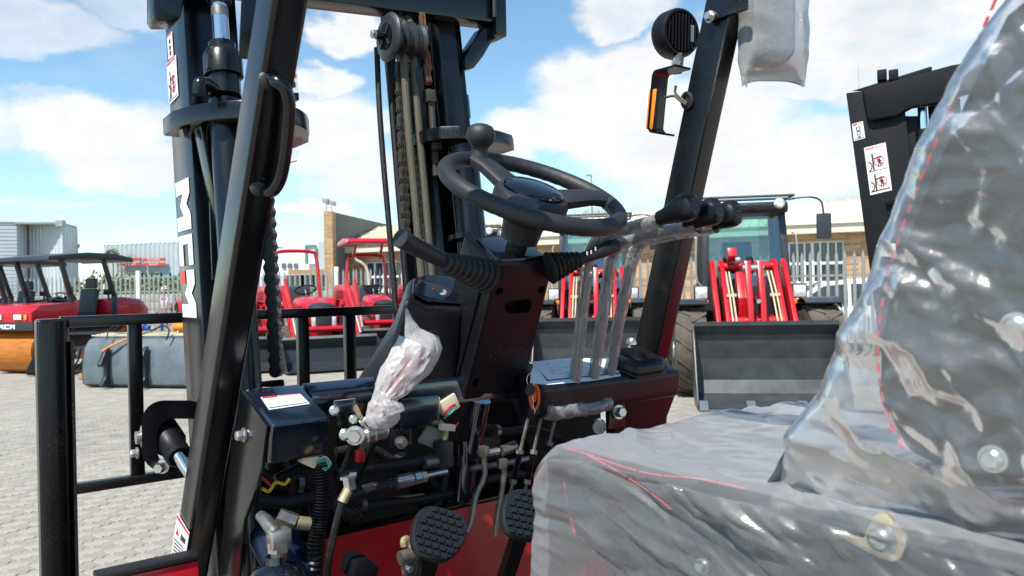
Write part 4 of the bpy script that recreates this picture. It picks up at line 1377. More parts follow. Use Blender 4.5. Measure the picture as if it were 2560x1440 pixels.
# --- tilt cylinder bracket at the left
def rr_ring(cx, cy, w, h, rad_, n=6):
    pts = []
    for sx, sy, a0 in ((1, 1, 0), (-1, 1, 90), (-1, -1, 180), (1, -1, 270)):
        for k in range(n + 1):
            t = rad(a0 + 90 * k / n)
            pts.append((cx + sx * (w / 2 - rad_) + rad_ * math.cos(t), cy + sy * (h / 2 - rad_) + rad_ * math.sin(t)))
    return pts
FT = 1.55
o_ = rr_ring(440, 1090, 172, 178, 55); i_ = rr_ring(462, 1106, 138, 118, 40)
b = B()
n = len(o_)
for k in range(n):
    j = (k + 1) % n
    fa, fb_ = FT, FT + .09
    b.hexa([pf(*o_[k], fa), pf(*o_[j], fa), pf(*i_[j], fa), pf(*i_[k], fa), pf(*o_[k], fb_), pf(*o_[j], fb_), pf(*i_[j], fb_), pf(*i_[k], fb_)])
tb = P_('tilt_bracket', b, 'black')
P_('pin_washer', B().lathe([(.022, 0), (.022, .005), (.012, .008), (.012, .016)], pf(362, 1092, FT + .04), -RX, 20), 'zinc', tb)
P_('pin_bolt', B().hexbolt(pf(345, 1132, FT + .04), -RX, .008, .012), 'zinc', tb)
P_('pin_bolt', B().hexbolt(pf(408, 1165, FT - .0), (-.6, -.8, 0), .010, .02), 'zinc', tb)
P_('tilt_cylinder', B().lathe([(.03, -.02), (.03, .05), (.024, .06), (.024, .1), (.02, .105)], pf(405, 1075, FT + .06), (pf(470, 1175, 1.47) - pf(405, 1075, FT + .06)), 18), 'plastic', tb)
P_('tilt_rod', B().tube([pf(440, 1130, 1.52), pf(480, 1190, 1.50), pf(520, 1250, 1.47)], .0115, 14), 'chrome', tb)
# --- red front mudguard at the lower left
zf = pf(420, 1400, 1.36).z
P_('mudguard', B().box((.20, 1.36, .55), (.345, 1.40, zf - .012)), 'red', bev=.004)
P_('mudguard_trim', B().box((.19, 1.356, zf - .010), (.345, 1.392, zf + .0)), 'rubber', bev=.003)

# --- cowl (dash)
CT = pr(600, 972, .38); CRr = pr(668, 1065, .38); CRb = pr(655, 1165, .38)
left_side = [pr(x, y, .38) for x, y in ((600, 974), (666, 1066), (660, 1110), (653, 1170), (632, 1240), (610, 1300), (600, 1380), (592, 1480), (545, 1480), (566, 1200))]
sp_ = P_('side_cheek', B().prism(left_side, (.006, 0, 0)), 'black', bev=.002)
rl_end = pf(828, 1045, CRr.y).x
P_('cowl_box', B().prism([CT + RX * .0065, CRr + RX * .0065, CRb + RX * .0065, V((.3865, CT.y, CRb.z))], (rl_end - .3865, 0, 0)), 'satin', bev=.008, seg=3)
P_('cowl_strip', B().prism([V((rl_end + .001, CT.y, CT.z)), V((rl_end + .001, CT.y - .045, CT.z - .016)), V((rl_end + .001, CT.y - .045, CT.z - .06)), V((rl_end + .001, CT.y, CT.z - .06))], (.97 - rl_end, 0, 0)), 'satin', bev=.004)
ra = pr(1640, 884, 1.30); rb_ = pr(1706, 928, 1.30); rc = pr(1700, 985, 1.30); rd = pr(1664, 1058, 1.30)
prof = [ra, rb_, rc, V((1.30, rc.y + .02, rc.z - .012)), V((1.30, ra.y, rc.z - .012))]
rb_left = 0.90
P_('cowl_box', B().prism(prof, (rb_left - 1.30, 0, 0)), 'plastic', bev=.012, seg=4)
P_('cowl_end', B().prism([V((1.297, ra.y, rc.z + .01)), V((1.297, rc.y + .004, rc.z + .01)), V((1.297, rd.y, rd.z)), V((1.297, rd.y + .02, rd.z - .12)), V((1.297, ra.y, rd.z - .12))], (-.16, 0, 0)), 'plastic', bev=.006)
# steering column bracket plate under the bag
P_('brake_bracket', B().hexa([pf(x, y, f) for f in (1.11, 1.13) for x, y in ((1000, 1078), (1100, 1060), (1100, 985), (1000, 995))]), 'satin', bev=.008)
P_('bracket_plate', B().hexa([pf(x, y, f) for f in (1.14, 1.145) for x, y in ((972, 1128), (1028, 1112), (1028, 1060), (980, 1060))]), 'satin', bev=.002)
P_('bolt', B().hexbolt(pf(1002, 1106, 1.139), (0, -1, .1), .008, .012), 'steel')
P_('cheek_bolt', B().hexbolt(pr(612, 1087, .379), -RX, .0085, .012), 'zinc')
# labels on the cowl
def top_label(px, name='warning_label', lift=.0012, th=.0008):
    # points on the sloping top of the left cowl box
    sl = (CRr.z - CT.z) / (CRr.y - CT.y)
    out = []
    for x, y in px:
        r, ff, z = lray(x, y)
        # z*k = CT.z-H + sl*(ff*k - CT.y)
        k = (CT.z - H - sl * CT.y + lift) / (z - sl * ff)
        out.append(V((r * k, ff * k, H + z * k)))
    return out, P_(name, B().prism(out, (0, 0, th)), 'white')
pts, ll = top_label(((652, 994), (750, 985), (774, 1010), (673, 1025)))
sfl = SF(pts, (0, 0, .0016))
P_('red_band', B().prism([sfl(.02, .03), sfl(.4, .03), sfl(.4, .14), sfl(.02, .14)], sfl.vec), 'redink', ll)
for k in range(8):
    u = .45 + .06 * k
    P_('band_stripe', B().prism([sfl(u, .03), sfl(u + .03, .03), sfl(u + .02, .14), sfl(u - .01, .14)], sfl.vec), 'redink', ll)
P_('rule', B().prism([sfl(.03, .88), sfl(.97, .88), sfl(.97, .93), sfl(.03, .93)], sfl.vec), 'ink', ll)
# load chart sheet on the right cowl box
slr = (rb_.z - ra.z) / (rb_.y - ra.y)
def on_right(x, y, lift):
    r, ff, z = lray(x, y)
    k = (ra.z - H - slr * ra.y + lift) / (z - slr * ff)
    return V((r * k, ff * k, H + z * k))
pts = [on_right(x, y, .0008) for x, y in ((1330, 905), (1428, 895), (1535, 898), (1552, 940), (1480, 952), (1372, 962), (1325, 958))]
ch = P_('load_chart', B().prism(pts, (0, 0, .0006)), 'paper')
pts = [on_right(x, y, .0012) for x, y in ((1345, 922), (1368, 948), (1372, 950), (1548, 932), (1548, 935), (1368, 953))]
P_('chart_border', B().prism(pts, (0, 0, .0006)), 'ink', ch)
tx = B()
for k in range(7):
    y = 905 + k * 5.0
    for s_ in range(9):
        x0 = 1362 + s_ * 18 + k * 3
        if random.random() < .45:
            a = [on_right(x0, y, .0012), on_right(x0 + random.uniform(5, 12), y - 1, .0012), on_right(x0 + random.uniform(5, 12), y + .6, .0012), on_right(x0, y + .9, .0012)]
            tx.prism(a, (0, 0, .0005))
P_('small_print', tx, 'galv', ch)
# cup tray
pts = [on_right(x, y, .001) for x, y in ((1532, 904), (1566, 880), (1596, 881), (1668, 920), (1664, 936), (1594, 947), (1540, 926))]
P_('tray_gasket', B().prism(pts, (0, 0, .004)), 'rubber', bev=.001)
ctr = sum(pts, V()) / len(pts)
body = P_('cup_tray', B().prism([ctr + (p - ctr) * .93 + ZX * .0045 for p in pts], (0, 0, .017)), 'plastic', bev=.004, seg=3)
cc = on_right(1582, 911, .0)
dd = on_right(1652, 915, .0); ee = on_right(1598, 886, .0)
cut(body, [B().prism([cc + V((.034 * math.cos(t), .027 * math.sin(t), -.03 + .012 * math.sin(t))) for t in [2 * math.pi * k / 28 for k in range(28)]], (0, 0, .1)), B().bar(ee + ZX * .02, dd + ZX * .02, .010, .03)])
P_('cowl_knob', B().lathe([(.012, 0), (.012, .008), (.008, .014), (.001, .016)], on_right(1580, 884, 0) + ZX * .02, ZX, 16), 'zinc')
P_('lever_screw', B().hexbolt(on_right(1548, 918, 0), ZX, .007, .008), 'zincy')
# pivot bolt and stay on the right
P_('stay_plate', B().hexa([pf(x, y, f) for f in (1.13, 1.145) for x, y in ((1520, 1075), (1562, 1068), (1562, 990), (1528, 995))]), 'black', bev=.003)
P_('pivot_bolt', B().hexbolt(pf(1545, 1030, 1.128), (-.2, -1, .1), .011, .016), 'zinc')
P_('pivot_boss', B().lathe([(.014, 0), (.014, .03)], pf(1497, 1062, 1.16), (-.6, -.7, 0), 16), 'zinc')

# --- steering column cover
def pcol(x, y, off=0):
    return pp(x, y, 1.08 + off, -0.51)
rq = [pcol(1155, 1006), pcol(1304, 1000), pcol(1386, 655), pcol(1241, 660)]
dv = V((0, .8910, .4540)) * .125
b = B().hexa(rq + [p + dv + (V((0.008, 0, 0)) if i in (0, 3) else V((-.012, 0, 0))) for i, p in enumerate(rq)])
colm = P_('column_cover', b, 'plastic', bev=.006, seg=3)
cn = V((0, .8910, .4540))
cutters = []
for x, y in ((1249, 728), (1354, 724), (1190, 955), (1294, 945)):
    cutters.append(B().lathe([(.0078, 0), (.0078, .04)], pcol(x, y) - cn * .005, cn, 18))
sl_ = [pcol(x, y) - cn * .004 for x, y in ((1262, 762), (1270, 752), (1322, 748), (1330, 756), (1326, 776), (1316, 782), (1272, 784), (1264, 776))]
cutters.append(B().prism(sl_, cn * .03))
nb_ = [pcol(x, y) - cn * .004 for x, y in ((1202, 992), (1212, 984), (1262, 982), (1270, 990), (1268, 1012), (1202, 1014))]
cutters.append(B().prism(nb_, cn * .014))
cut(colm, cutters)
# seam strips down the left side of the cover
P_('cover_seam', B().tube([rq[3] + cn * .035 - RX * .001 - ZX * .02, rq[0] + cn * .035 - RX * .001], .0035, 8), 'plastic')
P_('column_cap', B().hexa([rq[3] + cn * .008 + V((.006, 0, .0)), rq[2] + cn * .008 + V((-.008, 0, 0)), rq[2] + cn * .11 + V((-.02, 0, 0)), rq[3] + cn * .11 + V((.02, 0, 0)),
                          rq[3] + cn * .012 + V((.009, -.003, .006)), rq[2] + cn * .012 + V((-.011, -.003, .006)), rq[2] + cn * .1 + V((-.024, -.003, .006)), rq[3] + cn * .1 + V((.024, -.003, .006))]), 'gloss', bev=.004)
# instrument pod
def ppod(x, y, off=0):
    return pp(x, y, 1.175 + off, -0.12)
front = [ppod(*p) for p in ((952, 990), (1140, 1004), (1162, 774), (1066, 768), (1016, 742), (990, 830))]
frontb = [front[0] + V((0, .13, 0)), front[1] + V((0, .13, 0)), pf(1172, 690, 1.30), pf(1062, 686, 1.30), pf(1022, 696, 1.30), pf(985, 800, 1.30)]
pod = P_('instrument_pod', B().loft([front, frontb]), 'plastic', bev=.016, seg=5)
# lens on the sloping top of the pod
T = [front[3], front[2], frontb[2], frontb[3], frontb[4], front[4]]
tcx = sum(T, V()) / 6
tn = (T[1] - T[0]).cross(T[2] - T[1]).normalized()
if tn.z < 0:
    tn = -tn
lens = P_('gauge_lens', B().prism([tcx + (p - tcx) * .82 + tn * .003 for p in T], tn * .002), 'gloss', bev=.0008)
gc = tcx + (T[0] - tcx) * .12 + tn * .0055
gd = P_('gauge_dial', B().lathe([(.032, 0), (.032, .0015), (.028, .0025), (.0279, .0012)], gc, tn, 28), 'ink', lens)
tk = B()
gs, gu = ortho(tn)
for k in range(11):
    t = rad(200 + k * 14)
    dr = gs * math.cos(t) + gu * math.sin(t)
    tk.bar(gc + dr * .018 + tn * .0016, gc + dr * .024 + tn * .0016, .0013, .0006, tn)
P_('gauge_marks', tk, 'white', gd)
P_('gauge_needle', B().bar(gc + tn * .002, gc + tn * .002 + gs * .012 - gu * .006, .0012, .0006, tn), 'redink', gd)

# --- switch stalks with bellows
def bellows(a, c, r0, r1, n, flat=1.0):
    a = V(a); c = V(c); L = (c - a).length; pro = []
    for k in range(n * 4 + 1):
        u = k / (n * 4)
        r = r0 + (r1 - r0) * u
        pro.append((r * (1.0 if k % 4 in (1, 2) else .80), u * L))
    return B().lathe(pro, a, c - a, 22)
st = P_('switch_stalk', B().tube([pf(1004, 598, 1.00), pf(1040, 617, 1.01), pf(1130, 662, 1.015)], [.0145, .0142, .0115], 20), 'grip')
P_('stalk_cap', B().lathe([(.0146, 0), (.0142, .003)], pf(1003, 597, .999), (pf(1004, 598, 1.0) - pf(1040, 617, 1.01)), 20), 'charc', st)
P_('stalk_bellows', bellows(pf(1110, 655, 1.01), pf(1222, 692, 1.03), .0155, .031, 9), 'rubber', st)
st2 = P_('switch_stalk', B().tube([pf(1538, 613, 1.03), pf(1500, 628, 1.03), pf(1496, 630, 1.03), pf(1440, 652, 1.045)], [.0140, .0142, .0125, .0105], 20), 'grip')
P_('stalk_bellows', bellows(pf(1450, 648, 1.03), pf(1368, 672, 1.05), .0145, .031, 7), 'rubber', st2)
tx = B()
for x, y in ((1468, 633), (1478, 630), (1489, 622)):
    tx.cbox(pf(x, y, 1.018), (.003, .001, .007))
P_('stalk_symbol', tx, 'white', st2)
tx = B()
for x, y in ((1034, 590), (1041, 593), (1050, 598), (1058, 602)):
    tx.cbox(pf(x, y, 1.005), (.003, .001, .004))
P_('stalk_symbol', tx, 'white', st)

# --- steering wheel
TH = rad(28.4)
WC = V((.83, 1.034, H + .168)); E1v = RX; E2v = V((0, math.cos(TH), math.sin(TH))); WN = V((0, -math.sin(TH), math.cos(TH)))
sw = thing('steering_wheel', None, None); sw.parent = fork; OFF[sw.name] = OFF[fork.name]
def rimp(t, R=.156):
    return WC + (E1v * math.cos(t) + E2v * math.sin(t)) * R
b = B()
nr, nc = 120, 18
rings = []
for k in range(nr):
    t = 2 * math.pi * k / nr
    dr = E1v * math.cos(t) + E2v * math.sin(t)
    ring = []
    for j in range(nc):
        p = 2 * math.pi * j / nc
        r = .0148
        inner = max(0, math.cos(p - math.pi)) ** 2 + max(0, -math.sin(p)) ** 2 * .6
        r -= .0016 * inner * (0.5 + 0.5 * math.cos(t * 44)) ** 1.5
        ring.append(WC + dr * (.156 + r * math.cos(p)) + WN * (r * math.sin(p)))
    rings.append(ring)
rings.append(rings[0])
b.loft(rings, caps=False)
P_('rim', b, 'grip', sw)
for tk_ in (rad(103), rad(225), rad(-8)):
    dr = E1v * math.cos(tk_) + E2v * math.sin(tk_)
    sd_ = WN.cross(dr)
    b = B()
    rr3 = []
    for u, w, h, dz in ((0.0, .060, .024, -.010), (.3, .054, .022, -.004), (.6, .050, .020, .002), (1.0, .048, .022, .003)):
        c = WC + dr * (.05 + .105 * u) + WN * dz
        rr3.append([c + sd_ * (w / 2 * i) + WN * (h / 2 * j) for i, j in ((-1, -.8), (1, -.8), (1, .5), (.6, 1), (-.6, 1), (-1, .5))])
    b.loft(rr3)
    P_('spoke', b, 'grip', sw, bev=.003)
P_('hub', B().lathe([(.018, -.094), (.034, -.092), (.037, -.066), (.040, -.056), (.060, -.042), (.068, -.028), (.068, -.012), (.064, -.004), (.056, .0)], WC, WN, 36), 'grip', sw)
P_('hub_cap', B().lathe([(.056, -.001), (.055, .004), (.048, .009), (.02, .013), (.001, .0135)], WC, WN, 36), 'gloss', sw)
pts = [WC + WN * .0085 + (E1v * math.cos(rad(t)) + E2v * math.sin(rad(t))) * .041 for t in range(-40, 110, 10)]
P_('cap_trim', B().tube(pts, .0011, 6), 'zinc', sw)
kt = rad(100)
kb = rimp(kt, .150) + WN * .01
kn = (WN * .93 + E2v * .30).normalized()
P_('spinner_knob', B().lathe([(.020, -.010), (.0175, -.002), (.0155, .008), (.0155, .014), (.019, .019), (.0250, .026), (.0272, .036), (.0258, .046), (.020, .054), (.010, .058), (.001, .059)], kb, kn, 24), 'grip', sw)
P_('steering_shaft', B().lathe([(.021, -.17), (.021, -.15), (.019, -.148), (.019, -.09)], WC, WN, 20), 'plastic', sw)
P_('shaft_boot', B().lathe([(.030, -.160), (.031, -.142), (.026, -.138), (.026, -.128), (.022, -.126)], WC, WN, 20), 'rubber', sw)

# --- three hydraulic levers in clear sleeves
lev = [
    (1.00, [(1432, 1012), (1443, 900), (1458, 760), (1470, 660), (1478, 622), (1500, 596), (1560, 574), (1650, 552)], (1648, 540), (1736, 520)),
    (1.05, [(1474, 1014), (1490, 900), (1508, 780), (1524, 670), (1534, 630), (1560, 606), (1640, 584), (1745, 566)], (1716, 556), (1796, 530)),
    (1.10, [(1512, 1000), (1530, 900), (1556, 760), (1578, 660), (1590, 622), (1612, 602), (1680, 586), (1790, 566)], (1768, 560), (1844, 535)),
]
for li, (r_, path, ka, kb_) in enumerate(lev):
    lv = thing('control_lever', None, None); lv.parent = fork; lv.name = 'control_lever'; OFF[lv.name] = OFF[fork.name]
    ctl = spline([pr(x, y, r_) for x, y in path], 7)
    P_('shaft', B().tube(ctl, .0068, 12), 'steel', lv)
    a = pr(*ka, r_); c = pr(*kb_, r_)
    u = (c - a); L = u.length; u.normalize()
    side = RX; up_ = side.cross(u).normalized()
    if up_.z < 0:
        up_ = -up_
    rings = []
    for s, hh, ww, dz in ((-.04, .010, .009, 0), (.0, .014, .012, 0), (.2, .016, .0135, .002), (.45, .021, .016, .006), (.65, .026, .018, .008), (.85, .027, .0185, .008), (.97, .024, .0165, .008), (1.03, .017, .012, .008)):
        cc2 = a + u * (L * s) + up_ * (dz - .004)
        rings.append([cc2 + side * (ww * math.cos(t)) * (1.0) + up_ * (hh * .9 * (abs(math.sin(t)) ** .8) * (1 if math.sin(t) > 0 else -1)) for t in [2 * math.pi * k / 20 for k in range(20)]])
    P_('lever_knob', B().loft(rings), 'plastic', lv)
    mk = B()
    for k in range(3):
        mk.cbox(a + u * (L * 1.025) + up_ * (.013 - .009 * k), (.014, .002, .0022), (side, u, up_))
    P_('knob_symbol', mk, 'ink', lv)
    slv = B()
    rings = []
    random.seed(20 + li)
    full = spline([pr(x, y, r_) for x, y in path], 16)
    sd0 = None
    for i, p in enumerate(full):
        d = (full[min(i + 1, len(full) - 1)] - full[max(i - 1, 0)]).normalized()
        sx = RX
        ux = sx.cross(d).normalized()
        ring = []
        for k in range(14):
            t = 2 * math.pi * k / 14
            rr5 = .0122 + .0022 * mnoise.noise(p * 60 + V((math.cos(t) * 1.5, math.sin(t) * 1.5, li * 7))) + .0018 * mnoise.noise(p * 190 + V((math.cos(t) * 2, math.sin(t) * 2, 3)))
            if i < 6:
                rr5 *= 1.12
            ring.append(p + sx * (rr5 * math.cos(t)) + ux * (rr5 * math.sin(t)))
        rings.append(ring)
    slv.loft(rings, caps=False)
    P_('plastic_sleeve', slv, 'sleeve', lv)
# linkage bar under the levers, wrapped
b = B(); rings = []
full = spline([pf(x, y, 1.12) for x, y in ((1365, 1030), (1400, 1032), (1440, 1024), (1480, 1022), (1522, 1008))], 10)
for i, p in enumerate(full):
    ring = []
    for k in range(14):
        t = 2 * math.pi * k / 14
        rr5 = .0135 + .004 * mnoise.noise(p * 70 + V((math.cos(t), math.sin(t), 0)))
        ring.append(p + FX * (rr5 * math.cos(t)) + ZX * (rr5 * math.sin(t)))
    rings.append(ring)
b.loft(rings)
P_('wrapped_linkage', b, 'sleeve')
P_('linkage_shaft', B().tube([pf(1365, 1030, 1.12), pf(1522, 1008, 1.12)], .009, 12), 'steel')
for x0, y0, x1, y1 in ((1320, 1045, 1272, 1250), (1352, 1045, 1308, 1250), (1388, 1045, 1352, 1200)):
    a = pf(x0, y0, 1.16); c = pf(x1, y1, 1.16)
    rd_ = P_('control_rod', B().tube([a, c], .0034, 8), 'steel')
    P_('rod_sleeve', B().tube([a.lerp(c, .42), a.lerp(c, .78)], .0058, 8), 'black', rd_)
    for u in (.42, .78):
        P_('rod_nut', B().lathe([(.0075, -.004), (.0075, .004)], a.lerp(c, u), c - a, 6), 'steel', rd_)

# --- ignition key
kr = thing('key_ring', 'ignition key with a round black fob and an orange tag beside the column', 'key', LW(V(pf(1322, 940, 1.10))), 0, None, LW(V(pf(1322, 940, 1.10))))
def PK(name, b, m, **k):
    return obj(name, b, MT[m], kr, frame='L', **k)
PK('key_head', B().hexa([pf(x, y, f) for f in (1.10, 1.106) for x, y in ((1313, 934), (1326, 936), (1334, 912), (1322, 906))]), 'plastic', bev=.002)
PK('ring', B().tube([pf(1326 + 9 * math.cos(t), 950 + 16 * math.sin(t), 1.10) for t in [2 * math.pi * k / 20 for k in range(20)]], .0007, 6, closed=True), 'zinc')
PK('fob', B().lathe([(.011, 0), (.011, .003)], pf(1323, 975, 1.09), (0, -1, .05), 24), 'rubber')
tg = []
for k in range(24):
    t = 2 * math.pi * k / 24
    tg.append((1336 + 11 * math.cos(t), 993 + 30 * math.sin(t)))
PK('tag', B().tube([pf(x, y, 1.105) for x, y in tg], .0028, 8, closed=True), 'tag')
PK('tag_face', B().prism([pf(1336 + 7 * math.cos(t), 985 + 20 * math.sin(t), 1.107) for t in [2 * math.pi * k / 16 for k in range(16)]], (0, .002, 0)), 'tag')
PK('string', B().tube([pf(x, y, 1.09) for x, y in ((1330, 985), (1333, 1005), (1334, 1020), (1338, 1026), (1336, 1034))], .0007, 5), 'white')

# --- parking brake lever
hb_ = thing('parking_brake', None, None); hb_.parent = fork; OFF[hb_.name] = OFF[fork.name]
P_('brake_plate', B().hexa([pf(x, y, f) for f in (1.10, 1.106) for x, y in ((848, 1110), (905, 1100), (925, 1010), (835, 1000))]), 'black', hb_, bev=.003)
P_('brake_housing', B().hexa([pf(x, y, f) for f in (1.08, 1.17) for x, y in ((832, 1040), (890, 1030), (890, 995), (832, 1002))]), 'satin', hb_, bev=.004)
for x, y, s in ((835, 1026, .0075), (883, 1048, .007), (862, 1086, .009)):
    P_('rivet', B().lathe([(s, 0), (s, .003), (s * .6, .006)], pf(x, y, 1.078), (-.3, -1, .1), 16), 'zinc', hb_)
P_('brake_bolt', B().hexbolt(pf(888, 1088, 1.075), (-.5, -.8, 0), .011, .014), 'zinc', hb_)
P_('brake_barrel', B().tube([pf(905, 1092, 1.075), pf(962, 1076, 1.075)], .012, 16), 'zinc', hb_)
P_('brake_barrel_end', B().ell(pf(960, 1077, 1.075), .008, .012, .0125), 'zinc', hb_)
for x in (912, 932):
    P_('brake_shim', B().lathe([(.0155, 0), (.0155, .002)], pf(x, 1089 - (x - 905) * .28, 1.075), (pf(962, 1076, 1.075) - pf(905, 1092, 1.075)), 18), 'zinc', hb_)
P_('brake_pawl', B().prism([pf(x, y, 1.08) for x, y in ((880, 1018), (892, 1010), (912, 1052), (906, 1060))], (0, .006, 0)), 'zincy', hb_)
P_('brake_arm', B().prism([pf(x, y, 1.09) for x, y in ((845, 1200), (868, 1200), (905, 1100), (880, 1095))], (0, .005, 0)), 'black', hb_, bev=.001)
P_('brake_arm', B().prism([pf(x, y, 1.10) for x, y in ((880, 1215), (893, 1215), (950, 1095), (935, 1095))], (0, .005, 0)), 'black', hb_, bev=.001)
P_('cable_bolt', B().lathe([(.010, 0), (.010, .018), (.014, .018), (.014, .022)], pf(876, 1222, 1.09), (pf(872, 1195, 1.09) - pf(876, 1222, 1.09)), 6), 'zinc', hb_)
P_('cable_end', B().tube([pf(870, 1225, 1.09), pf(855, 1255, 1.09)], .008, 12), 'zincy', hb_)
P_('brake_cable', B().tube(spline([pf(855, 1255, 1.09), pf(838, 1320, 1.1), pf(822, 1400, 1.12), pf(815, 1480, 1.15)], 5), .006, 8), 'rubber', hb_)
P_('brake_handle', B().tube([pf(935, 1040, 1.08), pf(975, 985, 1.07), pf(1060, 872, 1.05)], [.008, .011, .013], 14), 'redp', hb_)
P_('brake_rod', B().tube([pf(900, 1060, 1.085), pf(940, 1035, 1.08)], .006, 10), 'zinc', hb_)
P_('brake_clevis', B().cbox(pf(898, 1138, 1.09), (.014, .012, .02), (RX, FX, ZX)), 'redp', hb_, bev=.002)

# the bag pulled over the brake handle
def bag_loft(stations, f, npt=20, amp=.35, seed=0.0, squash=.55):
    rings = []
    full = []
    for i in range(len(stations) - 1):
        x0, y0, w0 = stations[i]; x1, y1, w1 = stations[i + 1]
        for k in range(12):
            u = k / 12
            full.append((x0 + (x1 - x0) * u, y0 + (y1 - y0) * u, w0 + (w1 - w0) * u))
    full.append(stations[-1])
    P3 = [pf(x, y, f) for x, y, w in full]
    for i, (x, y, w) in enumerate(full):
        d = (P3[min(i + 1, len(P3) - 1)] - P3[max(i - 1, 0)]).normalized()
        view = V((-.55, -.83, 0))
        s = d.cross(view).normalized(); o = s.cross(d).normalized()
        Y = P3[i].x * SA + P3[i].y * CA
        hw = w / 2 / FPX * Y
        ring = []
        for k in range(npt):
            t = 2 * math.pi * k / npt
            a = 1 + amp * .6 * mnoise.noise(V((math.cos(t) * 1.2, math.sin(t) * 1.2, i * .06 + seed))) + .22 * (1 - 2.2 * abs(mnoise.noise(V((math.cos(t) * 2.6 + 3, math.sin(t) * 2.6, i * .05 + seed))))) + .10 * (1 - 2.2 * abs(mnoise.noise(V((math.cos(t) * 4.5, math.sin(t) * 4.5 + 5, i * .16 + seed)))))
            ring.append(P3[i] + s * (hw * math.cos(t) * (1 + (a - 1) * .35)) + o * (max(hw * squash, .004) * math.sin(t) * a))
        rings.append(ring)
    return B().loft(rings, caps=False)
bag = bag_loft([(1016, 772, 4), (1022, 800, 20), (1032, 830, 40), (1048, 866, 104), (1024, 905, 106), (992, 946, 92), (968, 980, 66), (958, 996, 54), (958, 1012, 78), (962, 1036, 96), (985, 1058, 36)], 1.055, 56)
bg_ = obj('plastic_bag', bag, MT['bag'], None, frame='L')
tag(bg_, 'white crumpled plastic bag tied over the red parking brake handle', 'plastic bag')

# --- firewall, floor and what shows under the cowl
P_('firewall', B().box((.455, 1.36, .55), (.60, 1.37, H - .2)), 'dark')
P_('firewall', B().box((.485, 1.372, .55), (1.30, 1.385, H - .2)), 'dark')
zr2 = pf(1000, 1306, 1.25).z
P_('toe_panel', B().box((.46, 1.25, .62), (1.26, 1.256, zr2)), 'redp', bev=.002)
P_('toe_rail', B().box((.46, 1.257, zr2 - .01), (1.26, 1.275, zr2 + .006)), 'black')
P_('floor_plate', B().box((.36, .45, .66), (1.30, 1.249, .685)), 'black_dust', bev=.003)
P_('floor_mat', B().box((.55, .6, .686), (1.15, 1.2, .694)), 'rubber', bev=.003)
P_('column_tube', B().tube([pf(1200, 1000, 1.24), pf(1165, 1180, 1.28), pf(1150, 1300, 1.31)], .022, 18), 'satin')
P_('column_boot', B().lathe([(.026, 0), (.026, .05)], pf(1166, 1160, 1.275), ZX, 18), 'satin')
def tb(name, pix, f, r, m, n=10, par=None):
    ff = f if isinstance(f, (list, tuple)) else [f] * len(pix)
    return P_(name, B().tube(spline([pf(x, y, q) for (x, y), q in zip(pix, ff)], 5), r, n), m, par)
# corrugated conduit
cp = spline([pf(x, y, 1.17) for x, y in ((800, 1160), (806, 1220), (800, 1290), (790, 1360), (782, 1470))], 26)
P_('conduit', B().tube(cp, [.0145 if i % 3 else .0122 for i in range(len(cp))], 12), 'plastic')
cp = spline([pf(x, y, 1.21) for x, y in ((690, 1200), (730, 1180), (770, 1160), (795, 1150))], 26)
P_('conduit', B().tube(cp, [.0095 if i % 3 else .0078 for i in range(len(cp))], 10), 'plastic')
tb('hose', [(640, 1250), (700, 1258), (760, 1250), (830, 1232)], 1.26, .011, 'rubber')
tb('hose', [(830, 1260), (900, 1230), (990, 1205)], 1.22, .012, 'rubber')
tb('hose', [(840, 1190), (920, 1170), (1000, 1160), (1060, 1150)], 1.25, .012, 'rubber')
fit = tb('hose_fitting', [(988, 1207), (1030, 1197)], 1.22, .0125, 'zinc', 14)
tb('fitting_nut', [(1034, 1196), (1050, 1193)], 1.22, .0115, 'zinc', 6, fit)
tb('fitting_nut', [(1052, 1193), (1064, 1190)], 1.22, .0105, 'zincy', 6, fit)
tb('steel_pipe', [(1066, 1189), (1116, 1178)], 1.22, .006, 'zinc', 10, fit)
ft2 = tb('hose_fitting', [(1060, 1158), (1100, 1150)], 1.24, .012, 'steel', 14)
P_('elbow_block', B().cbox(pf(1108, 1135, 1.24), (.03, .03, .05)), 'charc', ft2, bev=.004)
P_('wiper_motor', B().hexa([pf(x, y, f) for f in (1.26, 1.32) for x, y in ((1040, 1105), (1105, 1130), (1120, 1080), (1070, 1060))]), 'conc', bev=.008)
P_('motor_ring', B().tube([pf(1090 + 24 * math.cos(rad(t)), 1085 + 30 * math.sin(rad(t)), 1.25) for t in range(-100, 100, 14)], .006, 8), 'zincy')
for k, (pxs, m) in enumerate(((((1208, 1128), (1212, 1180), (1206, 1205), (1190, 1240), (1180, 1300), (1168, 1330)), 'steel'), (((1255, 1158), (1260, 1190), (1252, 1240), (1242, 1300), (1238, 1340)), 'steel'))):
    pi_ = tb('brake_pipe', list(pxs), 1.2, .0055, m)
    P_('pipe_nut', B().cbox(pf(pxs[0][0], pxs[0][1], 1.2), (.016, .016, .02)), 'steel', pi_, bev=.002)
tb('steel_pipe', [(1175, 1172), (1250, 1160), (1330, 1145)], 1.23, .006, 'steel')
f3 = tb('hose_fitting', [(1252, 1128), (1288, 1115)], 1.2, .011, 'steel', 12)
tb('fitting_nut', [(1218, 1133), (1246, 1127)], 1.2, .007, 'zinc', 6, f3)
